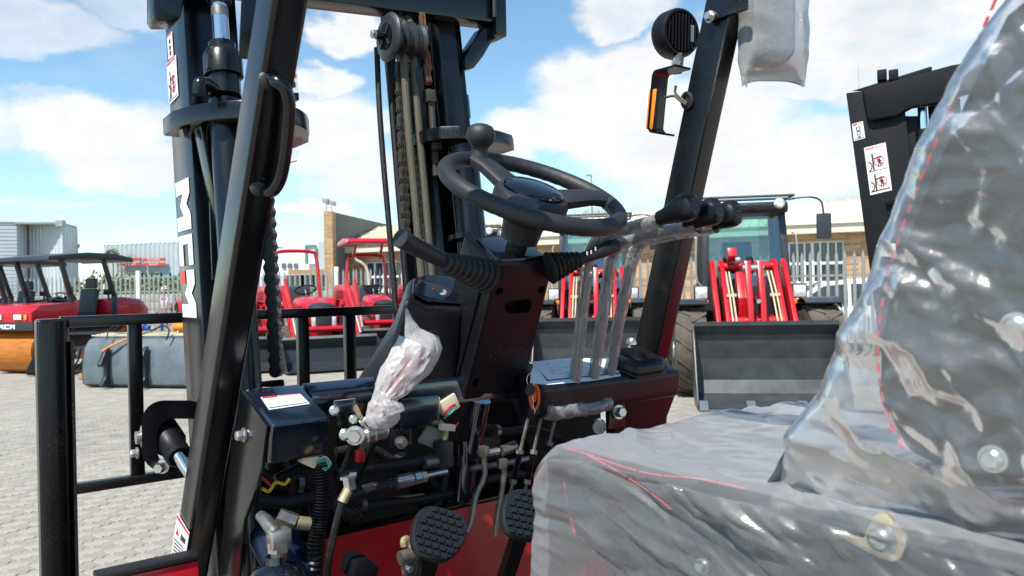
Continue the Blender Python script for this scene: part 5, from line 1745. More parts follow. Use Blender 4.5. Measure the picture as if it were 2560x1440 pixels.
# master cylinder, filter and elbow at the lower left
P_('fluid_filter', B().lathe([(.001, -.004), (.034, 0), (.038, .01), (.038, .13), (.03, .14)], pf(672, 1318, 1.26), (pf(730, 1430, 1.20) - pf(672, 1318, 1.26)), 22), 'bluep')
elb = P_('elbow_fitting', B().cbox(pf(697, 1345, 1.12), (.03, .028, .028)), 'zinc', bev=.003)
P_('elbow_nut', B().lathe([(.0165, 0), (.0165, .014)], pf(697, 1378, 1.12), ZX, 6), 'zinc', elb)
P_('elbow_stem', B().tube([pf(697, 1400, 1.12), pf(697, 1375, 1.12)], .012, 14), 'steel', elb)
P_('elbow_arm', B().tube([pf(690, 1335, 1.12), pf(664, 1300, 1.15), pf(652, 1290, 1.17)], [.011, .010, .0085], 12), 'steel', elb)
P_('sender_body', B().tube([pf(695, 1290, 1.16), pf(738, 1306, 1.15)], .0135, 6), 'steel', elb)
P_('sender_tip', B().tube([pf(738, 1306, 1.15), pf(772, 1310, 1.15)], .0105, 14), 'zincy', elb)
P_('reservoir', B().lathe([(.014, .03), (.016, .02), (.032, .012), (.045, -.01), (.05, -.04), (.05, -.1)], pf(690, 1440, 1.12), ZX, 28), 'gloss')
# wires and connectors
P_('connector', B().cbox(pf(772, 1148, 1.15), (.026, .016, .02), (V((.85, 0, -.5)), FX, V((.5, 0, .85)))), 'connector', bev=.002)
P_('connector', B().cbox(pf(1118, 1068, 1.16), (.03, .012, .012), (V((.97, 0, -.2)), FX, V((.2, 0, .97)))), 'connector', bev=.002)
P_('connector', B().cbox(pf(1120, 1010, 1.19), (.034, .02, .03), (V((.9, 0, .4)), FX, V((-.4, 0, .9)))), 'connector', bev=.002)
tb('wire', [(790, 1158), (815, 1150), (822, 1168), (806, 1172)], 1.14, .0022, 'wire_g', 6)
tb('wire', [(790, 1154), (812, 1142), (826, 1160), (812, 1176)], 1.145, .0018, 'white', 6)
tb('wire', [(655, 1220), (672, 1228), (690, 1206), (712, 1210), (724, 1196)], 1.2, .0028, 'wire_y', 6)
tb('wire', [(650, 1190), (668, 1204), (676, 1214)], 1.2, .0022, 'wire_r', 6)
tb('wire', [(1108, 1040), (1122, 1020), (1138, 1010)], 1.18, .0022, 'wire_r', 6)
tb('wire', [(1110, 1046), (1130, 1030), (1140, 1014)], 1.18, .0018, 'wire_g', 6)
tb('wire', [(1126, 1070), (1140, 1064), (1146, 1056)], 1.17, .002, 'wire_r', 6)

for k, (pix, f, r, m) in enumerate((
        (((650, 1180), (700, 1210), (760, 1200), (830, 1260), (900, 1290)), 1.30, .010, 'rubber'),
        (((690, 1120), (720, 1180), (740, 1260), (735, 1330), (745, 1440)), 1.29, .008, 'rubber'),
        (((735, 1130), (760, 1200), (770, 1290), (800, 1380)), 1.31, .007, 'plastic'),
        (((840, 1130), (920, 1120), (980, 1150), (1060, 1190), (1130, 1250)), 1.31, .009, 'rubber'),
        (((860, 1290), (940, 1262), (1040, 1250), (1130, 1232)), 1.30, .011, 'rubber'),
        (((1100, 1080), (1120, 1140), (1110, 1220), (1080, 1290)), 1.30, .008, 'rubber'),
        (((1190, 1060), (1260, 1080), (1330, 1072), (1400, 1100)), 1.29, .009, 'rubber'),
        (((1215, 1200), (1290, 1185), (1350, 1195)), 1.28, .008, 'rubber'))):
    tb('hose', list(pix), f, r, m, 10)
for x, y, f in ((748, 1212, 1.28), (905, 1260, 1.285), (1000, 1148, 1.29), (1240, 1078, 1.27)):
    P_('hose_clip', B().lathe([(.0145, -.005), (.0145, .005)], pf(x, y, f + .015), (1, 0, -.2), 12), 'steel')
P_('relay_box', B().cbox(pf(700, 1150, 1.32), (.05, .03, .06)), 'plastic', bev=.004)
P_('fuse_cover', B().cbox(pf(1200, 1120, 1.33), (.09, .03, .05)), 'plastic', bev=.004)

# --- pedals
def pedal(cx, cy, sx, sy, f0, rot, npos):
    def q(u, v, lift=0.0):
        x = cx + (u * math.cos(rot) - v * math.sin(rot)) * sx
        y = cy + (u * math.sin(rot) + v * math.cos(rot)) * sy
        z0 = pf(cx, cy, f0).z
        p = pp(x, y, f0 - .62 * (z0 - H), .62)
        return p + V((0, -.85, .53)) * lift
    out = []
    for k in range(28):
        t = 2 * math.pi * k / 28
        c_, s_ = math.cos(t), math.sin(t)
        e = .62
        u = math.copysign(abs(c_) ** e, c_); v = math.copysign(abs(s_) ** e, s_)
        u *= 1.0 - .22 * max(0, v)
        out.append((u, v))
    root = thing('pedal', None, None); root.parent = fork; OFF[root.name] = OFF[fork.name]
    b = B().loft([[q(u, v, 0) for u, v in out], [q(u, v, .008) for u, v in out], [q(u * .93, v * .94, .013) for u, v in out]])
    P_('pedal_pad', b, 'pedal', root, smooth=50)
    st0 = B()
    for j in range(-3, 4):
        for i in range(-3, 4):
            u = i * .285 + (.14 if j % 2 else 0); v = j * .265
            if abs(u) > .82 * (1 - .2 * max(0, v)) or abs(v) > .84 or (abs(u) > .6 and abs(v) > .62):
                continue
            d = .098
            o1 = B().loft([[q(u + a * d, v + c * d, .0125) for a, c in ((-1, -1), (1, -1), (1, 1), (-1, 1))], [q(u + a * d * .8, v + c * d * .8, .0165) for a, c in ((-1, -1), (1, -1), (1, 1), (-1, 1))]])
            P_('stud', o1, 'pedal', root)
    a = q(0, .3, 0)
    P_('pedal_arm', B().bar(a, a + V((0, .08, -.16)), .03, .014, FX), 'black', root)
    return root
pedal(1090, 1340, 68, 66, 1.03, rad(18), 0)
pedal(1312, 1292, 66, 62, 1.03, rad(14), 0)
P_('pedal_bracket', B().tube(spline([pf(1010, 1365, 1.06), pf(1010, 1350, 1.06), pf(1022, 1352, 1.06), pf(1035, 1385, 1.06)], 4), .006, 8), 'zincy')
P_('pedal_bracket_pin', B().tube([pf(1000, 1396, 1.05), pf(1045, 1382, 1.05)], .011, 12), 'steel')
P_('pedal_bracket_plate', B().prism([pf(x, y, 1.05) for x, y in ((1005, 1400), (1055, 1392), (1040, 1440), (1010, 1440))], (0, .006, 0)), 'steel')
P_('bracket_bolt', B().hexbolt(pf(1022, 1420, 1.049), (0, -1, 0), .006, .006), 'zinc')
P_('floor_bracket', B().prism([pf(x, y, 1.10) for x, y in ((880, 1450), (890, 1400), (925, 1395), (950, 1420), (940, 1450))], (0, .05, 0)), 'plastic', bev=.004)
# --- body below and behind (mostly out of frame)
P_('body_side', B().prism([V((.30, f, z)) for f, z in ((.55, .62), (.55, .35), (-.2, .30), (-.9, .35), (-.9, .95), (.3, .95), (.42, .66))], (.06, 0, 0)), 'red', bev=.01)
P_('body_side', B().prism([V((1.30, f, z)) for f, z in ((.55, .62), (.55, .35), (-.2, .30), (-.9, .35), (-.9, .95), (.3, .95), (.42, .66))], (.06, 0, 0)), 'black', bev=.01)
P_('engine_hood', B().box((.38, -.9, .5), (1.28, .40, .96)), 'black', bev=.02)
P_('counterweight', B().prism([V((.3, f, z)) for f, z in ((-.92, .3), (-1.35, .4), (-1.45, .75), (-1.4, 1.05), (-.92, 1.05))], (1.06, 0, 0)), 'red', bev=.04, seg=3)
for r_, f_, rad_w in ((.22, 1.72, .33), (1.26, 1.72, .33), (.36, -.75, .26), (1.12, -.75, .26)):
    wh = P_('tyre', B().lathe([(rad_w * .6, 0), (rad_w * .95, .01), (rad_w, .04), (rad_w, .16), (rad_w * .95, .19), (rad_w * .6, .2)], V((r_ - .02, f_, rad_w)), RX, 28), 'tyreb')
    P_('rim', B().lathe([(rad_w * .58, .02), (rad_w * .55, .05), (.05, .06)], V((r_ - .02, f_, rad_w)), RX, 20), 'white', wh)
P_('axle', B().box((.30, 1.62, .25), (1.36, 1.80, .45)), 'black', bev=.02)

# --- seat
seat = thing('seat', None, None); seat.parent = fork; OFF[seat.name] = OFF[fork.name]
RS = .60
cush = [V((RS, f, H + z)) for f, z in ((.708, -.245), (.695, -.220), (.66, -.209), (.40, -.204), (.14, -.20), (.12, -.33), (.35, -.345), (.55, -.325), (.66, -.31), (.70, -.295), (.71, -.25))]
P_('cushion', B().prism(cush, (.46, 0, 0)), 'fabric', seat, bev=.022, seg=4)
bk_ = [pr(x, y, RS) for x, y in ((2180, 1000), (2186, 850), (2214, 690), (2262, 560), (2332, 390), (2420, 190), (2500, 30), (2600, -60), (2800, -40), (2800, 1250), (2420, 1210), (2260, 1140))]
P_('backrest', B().prism(bk_, (.46, 0, 0)), 'fabric', seat, bev=.02, seg=4)
P_('seat_pan', B().box((.63, -.05, H - .50), (1.05, .66, H - .32)), 'black', seat, bev=.01)
def stitches(pix, dash=.007, gap=.004, r=RS - .0015, rr6=.0011):
    path = spline([pr(x, y, r) for x, y in pix], 24)
    b = B(); accl = 0; seg = [path[0]]
    on = True
    for i in range(1, len(path)):
        accl += (path[i] - path[i - 1]).length
        seg.append(path[i])
        if accl > (dash if on else gap):
            if on and len(seg) > 1:
                b.tube([p - RX * .0015 for p in seg], rr6, 5)
            on = not on; accl = 0; seg = [path[i]]
    return b
for pix in (((2262, 1122), (2222, 1040), (2200, 940), (2200, 820), (2222, 690), (2262, 560), (2312, 430), (2362, 310), (2412, 180), (2470, 50), (2500, -20)),
            ((1400, 1116), (1470, 1135), (1560, 1166), (1640, 1186), (1770, 1200), (1900, 1230)), ((1470, 1136), (1560, 1186), (1640, 1240), (1700, 1290)), ((1412, 1200), (1424, 1270), (1444, 1352))):
    P_('stitching', stitches(pix) if pix[0][0] > 2000 else stitches(pix, .03, .002, RS + .0012, .0012), 'stitch', seat)
zb = [(1200, 1080), (1290, 1120), (1380, 1145), (1420, 1060), (1450, 990), (1500, 950), (1560, 960), (1640, 1060), (1700, 1140), (1700, 1200), (1660, 1290), (1600, 1318), (1500, 1290), (1200, 1130)]
P_('hinge_bracket', B().prism([pr(1700 + x / 2.977, 960 + y / 2.977, RS - .004) for x, y in zb], (-.004, 0, 0)), 'zincy', seat, bev=.001)
for x, y, s in ((2208, 1346, .0095), (2486, 1146, .0075), (1760, 1414, .006), (2545, 820, .0085)):
    P_('seat_bolt', B().lathe([(s * 1.3, 0), (s * 1.3, .003), (s, .003), (s, .007), (s * .7, .009)], pr(x, y, RS - .006), -RX, 18), 'zinc', seat)

# clear plastic cover over the seat
FT_ = [(-.40, .60), (-.30, .55), (-.2, .47), (-.135, .396), (-.09, .360), (-.042, .337), (-.006, .309), (.031, .296), (.083, .272), (.142, .241), (.176, .219), (.188, .206), (.26, .16), (.30, .09)]
def interp(tab, x):
    if x <= tab[0][0]:
        return tab[0][1]
    for (a, b_), (c, d) in zip(tab, tab[1:]):
        if x <= c:
            return b_ + (d - b_) * (x - a) / (c - a)
    return tab[-1][1]
def ridge(x, sharp=.55):
    return 1 - abs(math.sin(math.pi * x)) ** sharp
def nz3(a, b_, c):
    return mnoise.noise(V((a, b_, c)))
CREASE = {'c': [], 'b': []}
def add_crease(key, pix, amp, w):
    pts = [pr(x, y, .585) for x, y in pix]
    CREASE[key].append(([(p.y, p.z - H) for p in pts], amp, w))
for pix, amp, w in (
        (((1595, 1101), (1677, 1196), (1754, 1275), (1845, 1306), (1990, 1400)), .012, .017),
        (((1460, 1131), (1545, 1180), (1632, 1238), (1800, 1361), (1890, 1422)), -.008, .016),
        (((1915, 1115), (2070, 1202), (2197, 1269), (2338, 1380)), .013, .018),
        (((1700, 1111), (1770, 1190), (1844, 1272), (1960, 1340)), .009, .013),
        (((1814, 1141), (1865, 1249), (1928, 1296), (2040, 1390)), .009, .012),
        (((1700, 1195), (1750, 1262), (1844, 1310), (1915, 1407)), -.007, .012),
        (((1650, 1110), (1720, 1165), (1800, 1215)), .006, .010),
        (((1989, 1200), (2063, 1290), (2150, 1400)), .008, .012),
        (((1480, 1250), (1600, 1330), (1720, 1420)), .006, .014),
        (((2049, 1100), (2120, 1150), (2250, 1262), (2400, 1420)), .010, .013)):
    add_crease('c', pix, amp * 1.45, w * 1.35)
for pix, amp, w in (
        (((2049, 960), (2070, 1047), (2197, 1168), (2331, 1350)), .010, .014),
        (((2328, 980), (2422, 1148), (2533, 1376)), .010, .014),
        (((2432, 980), (2520, 1215), (2570, 1353)), .009, .012),
        (((2271, 624), (2320, 650), (2372, 681), (2432, 648)), .010, .013),
        (((2321, 698), (2316, 760), (2321, 816)), .008, .011),
        (((2436, 648), (2442, 740), (2439, 833)), -.008, .012),
        (((2328, 809), (2380, 815), (2436, 782), (2500, 790)), .008, .011),
        (((2230, 900), (2290, 870), (2330, 930), (2350, 1010)), .009, .012),
        (((2090, 850), (2150, 900), (2200, 1000), (2290, 1100)), .007, .011),
        (((2380, 880), (2400, 960), (2440, 1010)), .009, .012),
        (((2300, 470), (2370, 500), (2450, 470), (2540, 500)), .009, .012),
        (((2330, 560), (2420, 560), (2520, 600)), -.008, .012),
        (((2400, 300), (2440, 370), (2520, 400)), .009, .012),
        (((2480, 120), (2500, 200), (2530, 300)), .010, .012),
        (((2420, 250), (2480, 260), (2560, 220)), -.007, .011),
        (((2360, 400), (2440, 430), (2560, 410)), .008, .011),
        (((2230, 760), (2270, 720), (2350, 740)), .006, .010)):
    add_crease('b', pix, amp * 1.15, w * 1.0)
rng_ = random.Random(5)
for k in range(95):
    f = rng_.uniform(.18, .68); z = rng_.uniform(-.40, -.19)
    t = rng_.gauss(.45, .16); L = rng_.choice((rng_.uniform(.06, .12), rng_.uniform(.14, .32)))
    CREASE['c'].append(([(f, z), (f - L * .5 * math.cos(t), z - L * .5 * math.sin(t) + rng_.uniform(-.006, .006)), (f - L * math.cos(t), z - L * math.sin(t))], rng_.choice((-1, 1, 1)) * rng_.uniform(.0012, .0036), rng_.uniform(.004, .0075)))
for k in range(70):
    f = rng_.uniform(.14, .38); z = rng_.uniform(-.18, .27)
    t = rng_.choice((rng_.gauss(.2, .35), rng_.gauss(1.2, .4))); L = rng_.uniform(.035, .10)
    CREASE['b'].append(([(f, z), (f - L * .5 * math.cos(t), z - L * .5 * math.sin(t) + rng_.uniform(-.005, .005)), (f - L * math.cos(t), z - L * math.sin(t))], rng_.choice((-1, 1)) * rng_.uniform(.0016, .0048), rng_.uniform(.0045, .013)))
CB = {}
for key in CREASE:
    CB[key] = [(min(p[0] for p in pl) - w, max(p[0] for p in pl) + w, min(p[1] for p in pl) - w, max(p[1] for p in pl) + w, pl, amp, w) for pl, amp, w in CREASE[key]]
def creases(key, f, z):
    tot = 0.0
    for x0, x1, y0, y1, pl, amp, w in CB[key]:
        if f < x0 or f > x1 or z < y0 or z > y1:
            continue
        best = 9.0; bu = 0.0; sg_ = 1
        n_ = len(pl) - 1
        for i in range(n_):
            ax_, ay_ = pl[i]; bx_, by_ = pl[i + 1]
            dx = bx_ - ax_; dy = by_ - ay_
            L2 = dx * dx + dy * dy + 1e-12
            u = max(0, min(1, ((f - ax_) * dx + (z - ay_) * dy) / L2))
            d = math.hypot(f - ax_ - dx * u, z - ay_ - dy * u)
            if d < best:
                best = d; bu = (i + u) / n_
                sg_ = 1 if (f - ax_) * dy - (z - ay_) * dx > 0 else -1
        ww = w if sg_ * amp > 0 else w * .32
        if best < ww:
            tot += amp * (1 - best / ww) * min(1, 4.5 * bu, 4.5 * (1 - bu))
    return tot
def nz3(a, b_, c):
    return mnoise.noise(V((a, b_, c)))
def hsh(i, j, k):
    v = math.sin(i * 127.1 + j * 311.7 + k * 74.7) * 43758.5453
    return (v - math.floor(v)) * 2 - 1
def tri_noise(x, y, k):
    """flat triangular facets with straight creases between them"""
    s_ = (x + y) * .36602540378
    xs = x + s_; ys = y + s_
    i = math.floor(xs); j = math.floor(ys)
    u = xs - i; v = ys - j
    if u > v:
        return hsh(i, j, k) * (1 - u) + hsh(i + 1, j, k) * (u - v) + hsh(i + 1, j + 1, k) * v
    return hsh(i, j, k) * (1 - v) + hsh(i, j + 1, k) * (v - u) + hsh(i + 1, j + 1, k) * u
def wr_cushion(p):
    z = p.z - H
    f = p.y
    t = .36 + .35 * (.55 - f)
    ct, st = math.cos(t), math.sin(t)
    wx = .012 * nz3(f * 9, z * 9, 3.0); wy = .012 * nz3(f * 9, z * 9, 8.0)
    a = (f + wx) * ct + (z + wy) * st
    b_ = -(f + wx) * st + (z + wy) * ct
    env = .45 + .55 * max(0, min(1, (.70 - f) * 6))
    d = .0075 * tri_noise(a / .15, b_ / .030, 1) + .0062 * tri_noise(a / .09 + 3, b_ / .0165, 2) + .0016 * tri_noise(a / .04, b_ / .009, 3)
    return max(-.013, (d + .6 * creases('c', f, z)) * env + .004 * nz3(f * 5, z * 7, 1.0))
def wr_back(p):
    z = p.z - H
    f = p.y
    wx = .014 * nz3(f * 10, z * 10, 3.0); wy = .014 * nz3(f * 10, z * 10, 8.0)
    a = (f + wx) * .85 + (z + wy) * .52
    b_ = -(f + wx) * .52 + (z + wy) * .85
    d = .0070 * tri_noise(a / .066, b_ / .042, 5) + .0062 * tri_noise(a / .034 + 3, b_ / .021, 6) + .0016 * tri_noise(a / .014, b_ / .011, 7)
    return max(-.013, .85 * d + .12 * creases('b', f, z) + .004 * nz3(f * 6, z * 5, 2.0))
cov = B()
FOLD_HAZE = []  # painted haze per vertex, whiter on fold crests, loose film and the top
SEATF = [(p.z - H, p.y) for p in (pr(x, y, RS) for x, y in ((2180, 1000), (2186, 850), (2214, 690), (2262, 560), (2332, 390), (2420, 190), (2500, 30)))]
# cushion part: loops in the r-z plane from front to back
nst, nlp = 290, 330
rings = []
for i in range(nst + 1):
    u = i / nst
    f = .748 - (.748 - .14) * u
    e = min(1, (u / .05)) ** .5
    zt_ = H - .190 - .05 * (1 - min(1, u / .11)) ** 2
    sag = .014 * math.sin(u * 9) * .4
    lo_ = H - .46 + .06 * (1 - e)
    ring = []
    for k in range(nlp + 1):
        s = k / nlp
        if s < .42:                       # left side going up
            v = s / .42
            r = .578 + .012 * (1 - e) - .018 * (1 - v) ** 2
            z = lo_ + (zt_ - .024 - lo_) * v
            nrm = V((-1, 0, 0))
        elif s < .5:
            a = (s - .42) / .08 * math.pi / 2
            r = .578 + .024 - .024 * math.cos(a) + .012 * (1 - e)
            z = zt_ - .024 + .024 * math.sin(a)
            nrm = V((-math.cos(a), 0, math.sin(a)))
        elif s < .8:
            v = (s - .5) / .3
            r = .602 + .012 * (1 - e) + .463 * v
            z = zt_ + .004 * math.sin(math.pi * v)
            nrm = V((0, 0, 1))
        else:
            v = (s - .8) / .2
            r = 1.065 + .02 * math.sin(v * math.pi / 2)
            z = zt_ - (zt_ - lo_) * v
            nrm = V((1, 0, 0))
        p = V((r, f - .02 * (1 - e) * 0, z))
        w_ = wr_cushion(p) * (1.0 if nrm.x < -.7 else .3)
        if nrm.z > .5:
            w_ = .0045 * (1 - 2.4 * abs(nz3(p.y * 5 + p.x * 4, p.x * 22 - p.y * 9, 6.0))) + .002 * (1 - 2.4 * abs(nz3(p.y * 9 - p.x * 6, p.x * 40 + p.y * 16, 8.0)))
        ring.append(p + nrm * w_ + V((0, .006 * mnoise.noise(p * 14), 0)))
        FOLD_HAZE.append(max(.10 if f > .705 else 0, min(.16, max(0, w_ - .002) * 10)) if nrm.x < -.5 else (.14 if nrm.z > .5 else .10))
    rings.append(ring)
cov.loft(rings, caps=False, closed=False)
# closed front of the cushion cover
fr = rings[0]
bowf = []
for j in range(9):
    t = j / 8
    row = []
    for k in range(nlp + 1):
        p = fr[k]
        c = V((.83, .752, H - .34))
        row.append(p.lerp(c, t) + V((0, .010 * math.sin(t * math.pi / 2) + .004 * mnoise.noise(p * 30 + V((0, 0, t * 3))), 0)))
    bowf.append(row)
cov.loft(bowf, caps=False, closed=False)
FOLD_HAZE += [.10] * (9 * (nlp + 1))
# backrest part: loops in the r-f plane from low to high
rings = []
nst2, nlp2 = 250, 230
for i in range(nst2 + 1):
    u = i / nst2
    z = -.222 + .522 * u
    ff_ = interp(FT_, z) + .012 * max(0, min(1, (z + .1) * 8)) if z > -.135 else .396 + (-.135 - z) * .55
    inr = .034 * max(0, min(1, (-.135 - z) / .05))
    ring = []
    for k in range(nlp2 + 1):
        s = k / nlp2
        if s < .55:
            v = s / .55
            f = .06 + (ff_ - .025 - .06) * v
            r = .578 + inr
            nrm = V((-1, 0, 0))
        elif s < .65:
            a = (s - .55) / .1 * math.pi / 2
            r = .578 + .03 - .03 * math.cos(a) + inr
            f = ff_ - .025 + .025 * math.sin(a)
            nrm = V((-math.cos(a), math.sin(a), 0))
        else:
            v = (s - .65) / .35
            r = .608 + .46 * v
            f = ff_ - .03 * math.sin(math.pi * v)
            nrm = V((0, 1, 0))
        p = V((r, f, H + z))
        w_ = wr_back(p)
        ring.append(p + nrm * (w_ * (.25 + .75 * max(0, -nrm.x) ** 3)))
        off_seat = max(0, min(1, (f - (interp(SEATF, z) - .004)) / .012))
        FOLD_HAZE.append(max(.10 * off_seat, min(.14, max(0, w_ - .002) * 9)))
    rings.append(ring)
cov.loft(rings, caps=False, closed=False)
sc = obj('seat_cover', cov, MT['film'], None, frame='L', smooth=70)
at_ = sc.data.attributes.new('stand_off', 'FLOAT', 'POINT')
if len(FOLD_HAZE) == len(sc.data.vertices):
    at_.data.foreach_set('value', FOLD_HAZE)
else:
    print('LIFT mismatch', len(FOLD_HAZE), len(sc.data.vertices))
tag(sc, 'clear crinkled plastic sheet wrapped over the black driver seat', 'plastic cover')

# --- lamp, indicator and mirror on the right pillar
wl_ = thing('work_lamp', None, None); wl_.parent = fork; OFF[wl_.name] = OFF[fork.name]
lc = pf(1700, 82, 1.16)
la = V((-.12, -.99, -.06)).normalized()         # the finned back looks at the driver
lx, ly = ortho(la)
P_('lamp_body', B().lathe([(.052, -.04), (.056, -.03), (.056, .0), (.053, .008), (.048, .008), (.046, .0), (.02, -.004)], lc, la, 36), 'plastic', wl_)
for k in range(-4, 5):
    x = k * .0098
    hh = math.sqrt(max(0, .046 ** 2 - x * x)) * .95
    P_('cooling_fin', B().bar(lc + lx * x - ly * hh + la * .002, lc + lx * x + ly * hh + la * .002, .003, .014, la), 'plastic', wl_)
P_('lamp_slot', B().bar(lc - lx * .03 - ly * .018 + la * .007, lc - lx * .03 + ly * .02 + la * .007, .008, .004, la), 'zinc', wl_)
P_('lamp_bolt', B().lathe([(.009, 0), (.009, .012), (.007, .014)], pf(1688, 158, 1.14), (-.6, -.8, 0), 18), 'zinc', wl_)
P_('lamp_foot', B().bar(pf(1698, 140, 1.16), pf(1692, 178, 1.15), .018, .02), 'plastic', wl_)
ind = thing('indicator_lamp', None, None); ind.parent = fork; OFF[ind.name] = OFF[fork.name]
bpath = [(1708, 168), (1655, 182), (1650, 192), (1638, 322), (1645, 332), (1668, 336)]
bb = B()
ps = [pr(x, y, 1.275) for x, y in bpath]
for a, c in zip(ps, ps[1:]):
    bb.bar(a, c, .048, .0045, (c - a).cross(RX))
P_('lamp_bracket', bb, 'black', ind)
P_('lamp_base', B().hexa([pr(x, y, r) for r in (1.252, 1.30) for x, y in ((1631, 325), (1641, 327), (1652, 222), (1642, 220))]), 'plastic', ind, bev=.002)
P_('amber_lens', B().hexa([pr(x, y, r) for r in (1.254, 1.298) for x, y in ((1614, 322), (1631, 325), (1643, 221), (1623, 224))]), 'amber', ind, bev=.003)
P_('lamp_wire', B().tube(spline([pr(x, y, 1.275) for x, y in ((1662, 244), (1685, 240), (1700, 252), (1716, 262))], 5), .0028, 8), 'hose', ind)
P_('lamp_wire', B().tube(spline([pr(x, y, 1.276) for x, y in ((1690, 214), (1688, 232), (1702, 246), (1718, 258))], 5), .0028, 8), 'hose', ind)
P_('grommet', B().tube([pr(1718 + 12 * math.cos(t), 252 + 19 * math.sin(t), 1.283) for t in [2 * math.pi * k / 24 for k in range(24)]], .0045, 8, closed=True), 'rubber', ind)
P_('cable_hole', B().prism([pr(1718 + 10 * math.cos(t), 252 + 17 * math.sin(t), 1.2842) for t in [2 * math.pi * k / 24 for k in range(24)]], (-.0006, 0, 0)), 'ink', ind)  # flat black disc paints the darkness inside the grommet, nothing is cut
mir = thing('mirror', None, None); mir.parent = fork; OFF[mir.name] = OFF[fork.name]
P_('mirror_arm', B().bar(pr(1775, 42, 1.278), pr(1868, 10, 1.278), .010, .022, RX.cross(pr(1868, 10, 1.278) - pr(1775, 42, 1.278))), 'black_dust', mir, bev=.002)
P_('arm_bolt', B().hexbolt(pr(1776, 42, 1.273), -RX, .0095, .011), 'zinc', mir)
FM = .93
mh = rr_ring(1934, 30, 110, 262, 45)
P_('mirror_head', B().prism([pf(x, y, FM) for x, y in mh], (.02, .03, 0)), 'plastic', mir, bev=.006, seg=3)
P_('mirror_glass', B().prism([pf(1934 + (x - 1934) * .9, 30 + (y - 30) * .94, FM - .001) for x, y in mh], (0, -.001, 0)), 'mirror', mir)
b = B(); rings = []
for i in range(25):
    y = -120 + 330 * i / 24
    u = i / 24
    ring = []
    hw = 77 + 3 * math.sin(u * 7)
    th = .035 if u < .8 else .035 * max(.12, (1 - u) / .2)
    for k in range(24):
        t = 2 * math.pi * k / 24
        cx = 1934 + hw * math.copysign(abs(math.cos(t)) ** .55, math.cos(t))
        p = pf(cx, y + (8 * math.cos(t * 2) if u > .9 else 0), FM + .008)
        p += V((.01, 1, 0)).normalized() * (th * math.copysign(abs(math.sin(t)) ** .8, math.sin(t))) + V((0, .006 * mnoise.noise(p * 22), 0)) + V((.003 * mnoise.noise(p * 17 + V((3, 3, 3))), 0, 0))
        ring.append(p)
    rings.append(ring)
b.loft(rings, caps=False)
for x in (1866, 2006):
    b.hexa([pf(x - 4, 200, FM), pf(x + 4, 200, FM), pf(x + 4, 200, FM + .004), pf(x - 4, 200, FM + .004), pf(x - 2, 218, FM), pf(x + 2, 218, FM), pf(x + 2, 218, FM + .003), pf(x - 2, 218, FM + .003)])
mb = obj('mirror_bag', b, MT['mbag'], None, frame='L', smooth=60)
tag(mb, 'cloudy plastic bag hanging over the mirror beside the right guard pillar', 'plastic bag')

# ------------------------------------------------------------------ machines parked behind
X3 = V((1, 0, 0)); Y3 = V((0, 1, 0)); Z3 = V((0, 0, 1))
def Q_(name, b, m, par, **k):
    return obj(name, b, MT[m] if isinstance(m, str) else m, par, **k)
def sub(name, par):
    e = thing(name, None, None)
    e.parent = par
    OFF[e.name] = OFF[par.name]
    return e
def wheel(par, c, R, w, tyre='tyre', lugs=14, rim='rim', ag=True):
    c = V(c)
    o = Q_('tyre', B().lathe([(R * .56, -w / 2), (R * .80, -w * .52), (R * .93, -w * .48), (R * .965, -w * .3), (R * .965, w * .3), (R * .93, w * .48), (R * .80, w * .52), (R * .56, w / 2)], c, X3, 30), tyre, par)
    lg = B()
    for k in range(lugs):
        for s in (-1, 1):
            t = 2 * math.pi * (k + (.5 if s > 0 else 0)) / lugs
            t2 = t + (.28 if ag else .12)
            def P2(tt, x, r):
                return c + V((x, r * math.sin(tt), r * math.cos(tt)))
            dw = .12
            a = [P2(t, s * w * .5, R * .93), P2(t + dw, s * w * .5, R * .93), P2(t2 + dw, s * w * .02, R * .95), P2(t2, s * w * .02, R * .95)]
            e = [P2(t, s * w * .5, R * .985), P2(t + dw, s * w * .5, R * .985), P2(t2 + dw, s * w * .02, R), P2(t2, s * w * .02, R)]
            lg.hexa(a + e)
    Q_('tread', lg, tyre, o)
    for s in (-1, 1):
        Q_('rim', B().lathe([(R * .57, 0), (R * .54, -.03), (R * .42, -.05), (R * .2, -.03), (R * .18, .01), (.01, .012)], c + X3 * (s * w * .5), X3 * s, 24), rim, o)
    return o

